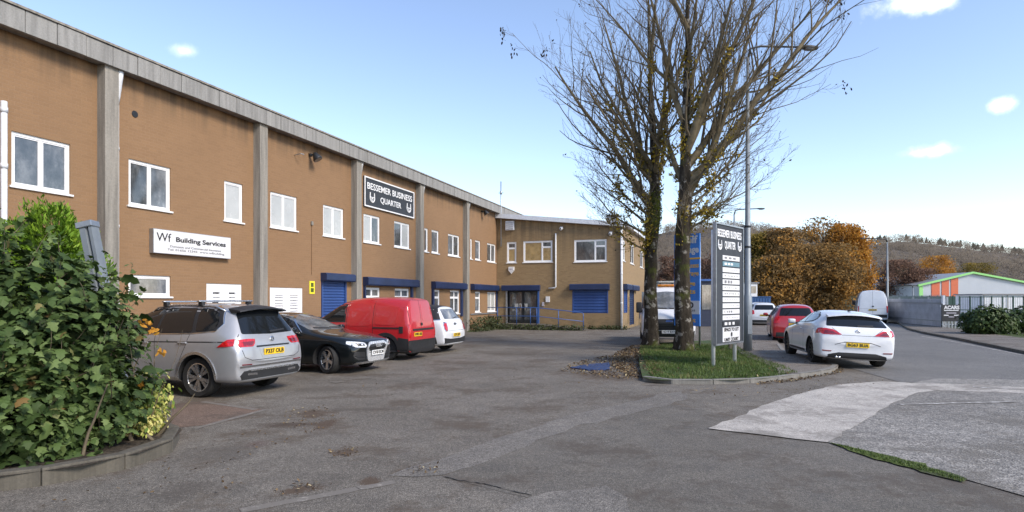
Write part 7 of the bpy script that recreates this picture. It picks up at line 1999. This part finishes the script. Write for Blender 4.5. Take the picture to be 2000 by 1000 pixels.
far_tree("small orange tree above the warehouse eave", 1828, 500, 150, 36, "autumn_orange", 111, 4200, crown_low=.1)
far_tree("yellow-brown tree above the warehouse ridge", 1905, 514, 170, 42, "autumn_olive", 112, 3600, crown_low=.1)
far_tree("brown tree behind the dark shed and totem sign", 1378, 506, 95, 30, "autumn_russet", 113, 3000)
far_tree("bare brown tree glimpsed between the two trunks", 1305, 500, 100, 26, "autumn_russet", 114, 2200, bare=.6)

# ------------------------------------------------------------------ woodland on the hill
rng = np.random.default_rng(91); n = 5200
u = rng.uniform(1150, 2150, n); y = HY0 + 20 + (HY1 + 10 - HY0) * rng.uniform(0, 1, n) ** .9
x = (u - 1000) / FPX * y; z = np.array([hill_z(a, b) for a, b in zip(x, y)])
C = np.stack([x, y, z], -1); hh = rng.uniform(6, 12, n); per = 44
off = unit(rng.normal(size=(n, per, 3))) * rng.uniform(.3, 1, (n, per, 1)) ** .5 * np.array([.38, .38, .5]); off[:, :, 2] += .52
P = (C[:, None, :] + off * hh[:, None, None]).reshape(-1, 3)
V, F, m = leaves(P, rng.normal(size=P.shape) * .28 + np.array([.3, -.7, .6]), rng.uniform(.7, 1.4, len(P)), [(-.5, -.2, 0), (.5, -.2, 0), (.0, .45, 0)], rng)
tone = np.repeat(np.clip(rng.uniform(0, 1, n) * .7 + .2 * np.sin(x * .03) + .1, 0, 1), per); tone = np.clip(.25 + tone * .5 + rng.uniform(-.10, .10, len(P)), 0, 1)
o = np_mesh("hill_woodland", V, F, "hill_wood", None, np.repeat(tone, m)); props(o, "grey-brown bare woodland covering the far hill", "woodland", kind="stuff")

n = 70; u = rng.uniform(1690, 2060, n); y = HY1 + rng.uniform(-15, 12, n); x = (u - 1000) / FPX * y; z = np.array([hill_z(a, b) for a, b in zip(x, y)])
V = []; F = []
for k in range(n):
    h_ = rng.uniform(4, 10); w_ = h_ * rng.uniform(.25, .42); b = len(V)
    for lev, (zz0, rw) in enumerate(((.1, 1), (.35, .8), (.6, .5))):
        for a in range(6):
            q = a * pi / 3 + lev; V.append((x[k] + cos(q) * w_ * rw * rng.uniform(.7, 1.2), y[k] + sin(q) * w_ * rw, z[k] + h_ * zz0))
        V.append((x[k], y[k], z[k] + h_ * (zz0 + .42))); t0 = b + lev * 7
        F += [(t0 + a, t0 + (a + 1) % 6, t0 + 6) for a in range(6)]
vcol("ridge_fir", .9, 0, ramp=[(0, (.035, .042, .030)), (1, (.07, .075, .055))], spec=.05)
o = np_mesh("ridge_firs", np.array(V), np.array(F), "ridge_fir", None, rng.uniform(0, 1, len(F))); props(o, "dark conifers dotted along the ridge of the far hill", "woodland", kind="stuff")

# ------------------------------------------------------------------ groups of like things
GROUPS = {"parked_hatchback": "cars parked around the yard and road", "parked_suv": "cars parked around the yard and road", "parked_compact_car": "cars parked around the yard and road", "parked_coupe": "cars parked around the yard and road",
          "street_lamp": "street lamp columns", "autumn_tree": "autumn trees beyond the road", "ash_tree": "bare trees on the grass island", "security_camera": "cameras on the office wing",
          "floodlight": "floodlights on the long front", "hedge_bush": "hedge on the right-hand verge", "weed_patch": "weeds along the building", "wall_sign": "sign boards on the long front", "site_cabin": "site cabins"}
for o in list(SC.objects):
    if o.parent is None and "label" in o and o.name.split(".")[0] in GROUPS: o["group"] = GROUPS[o.name.split(".")[0]]
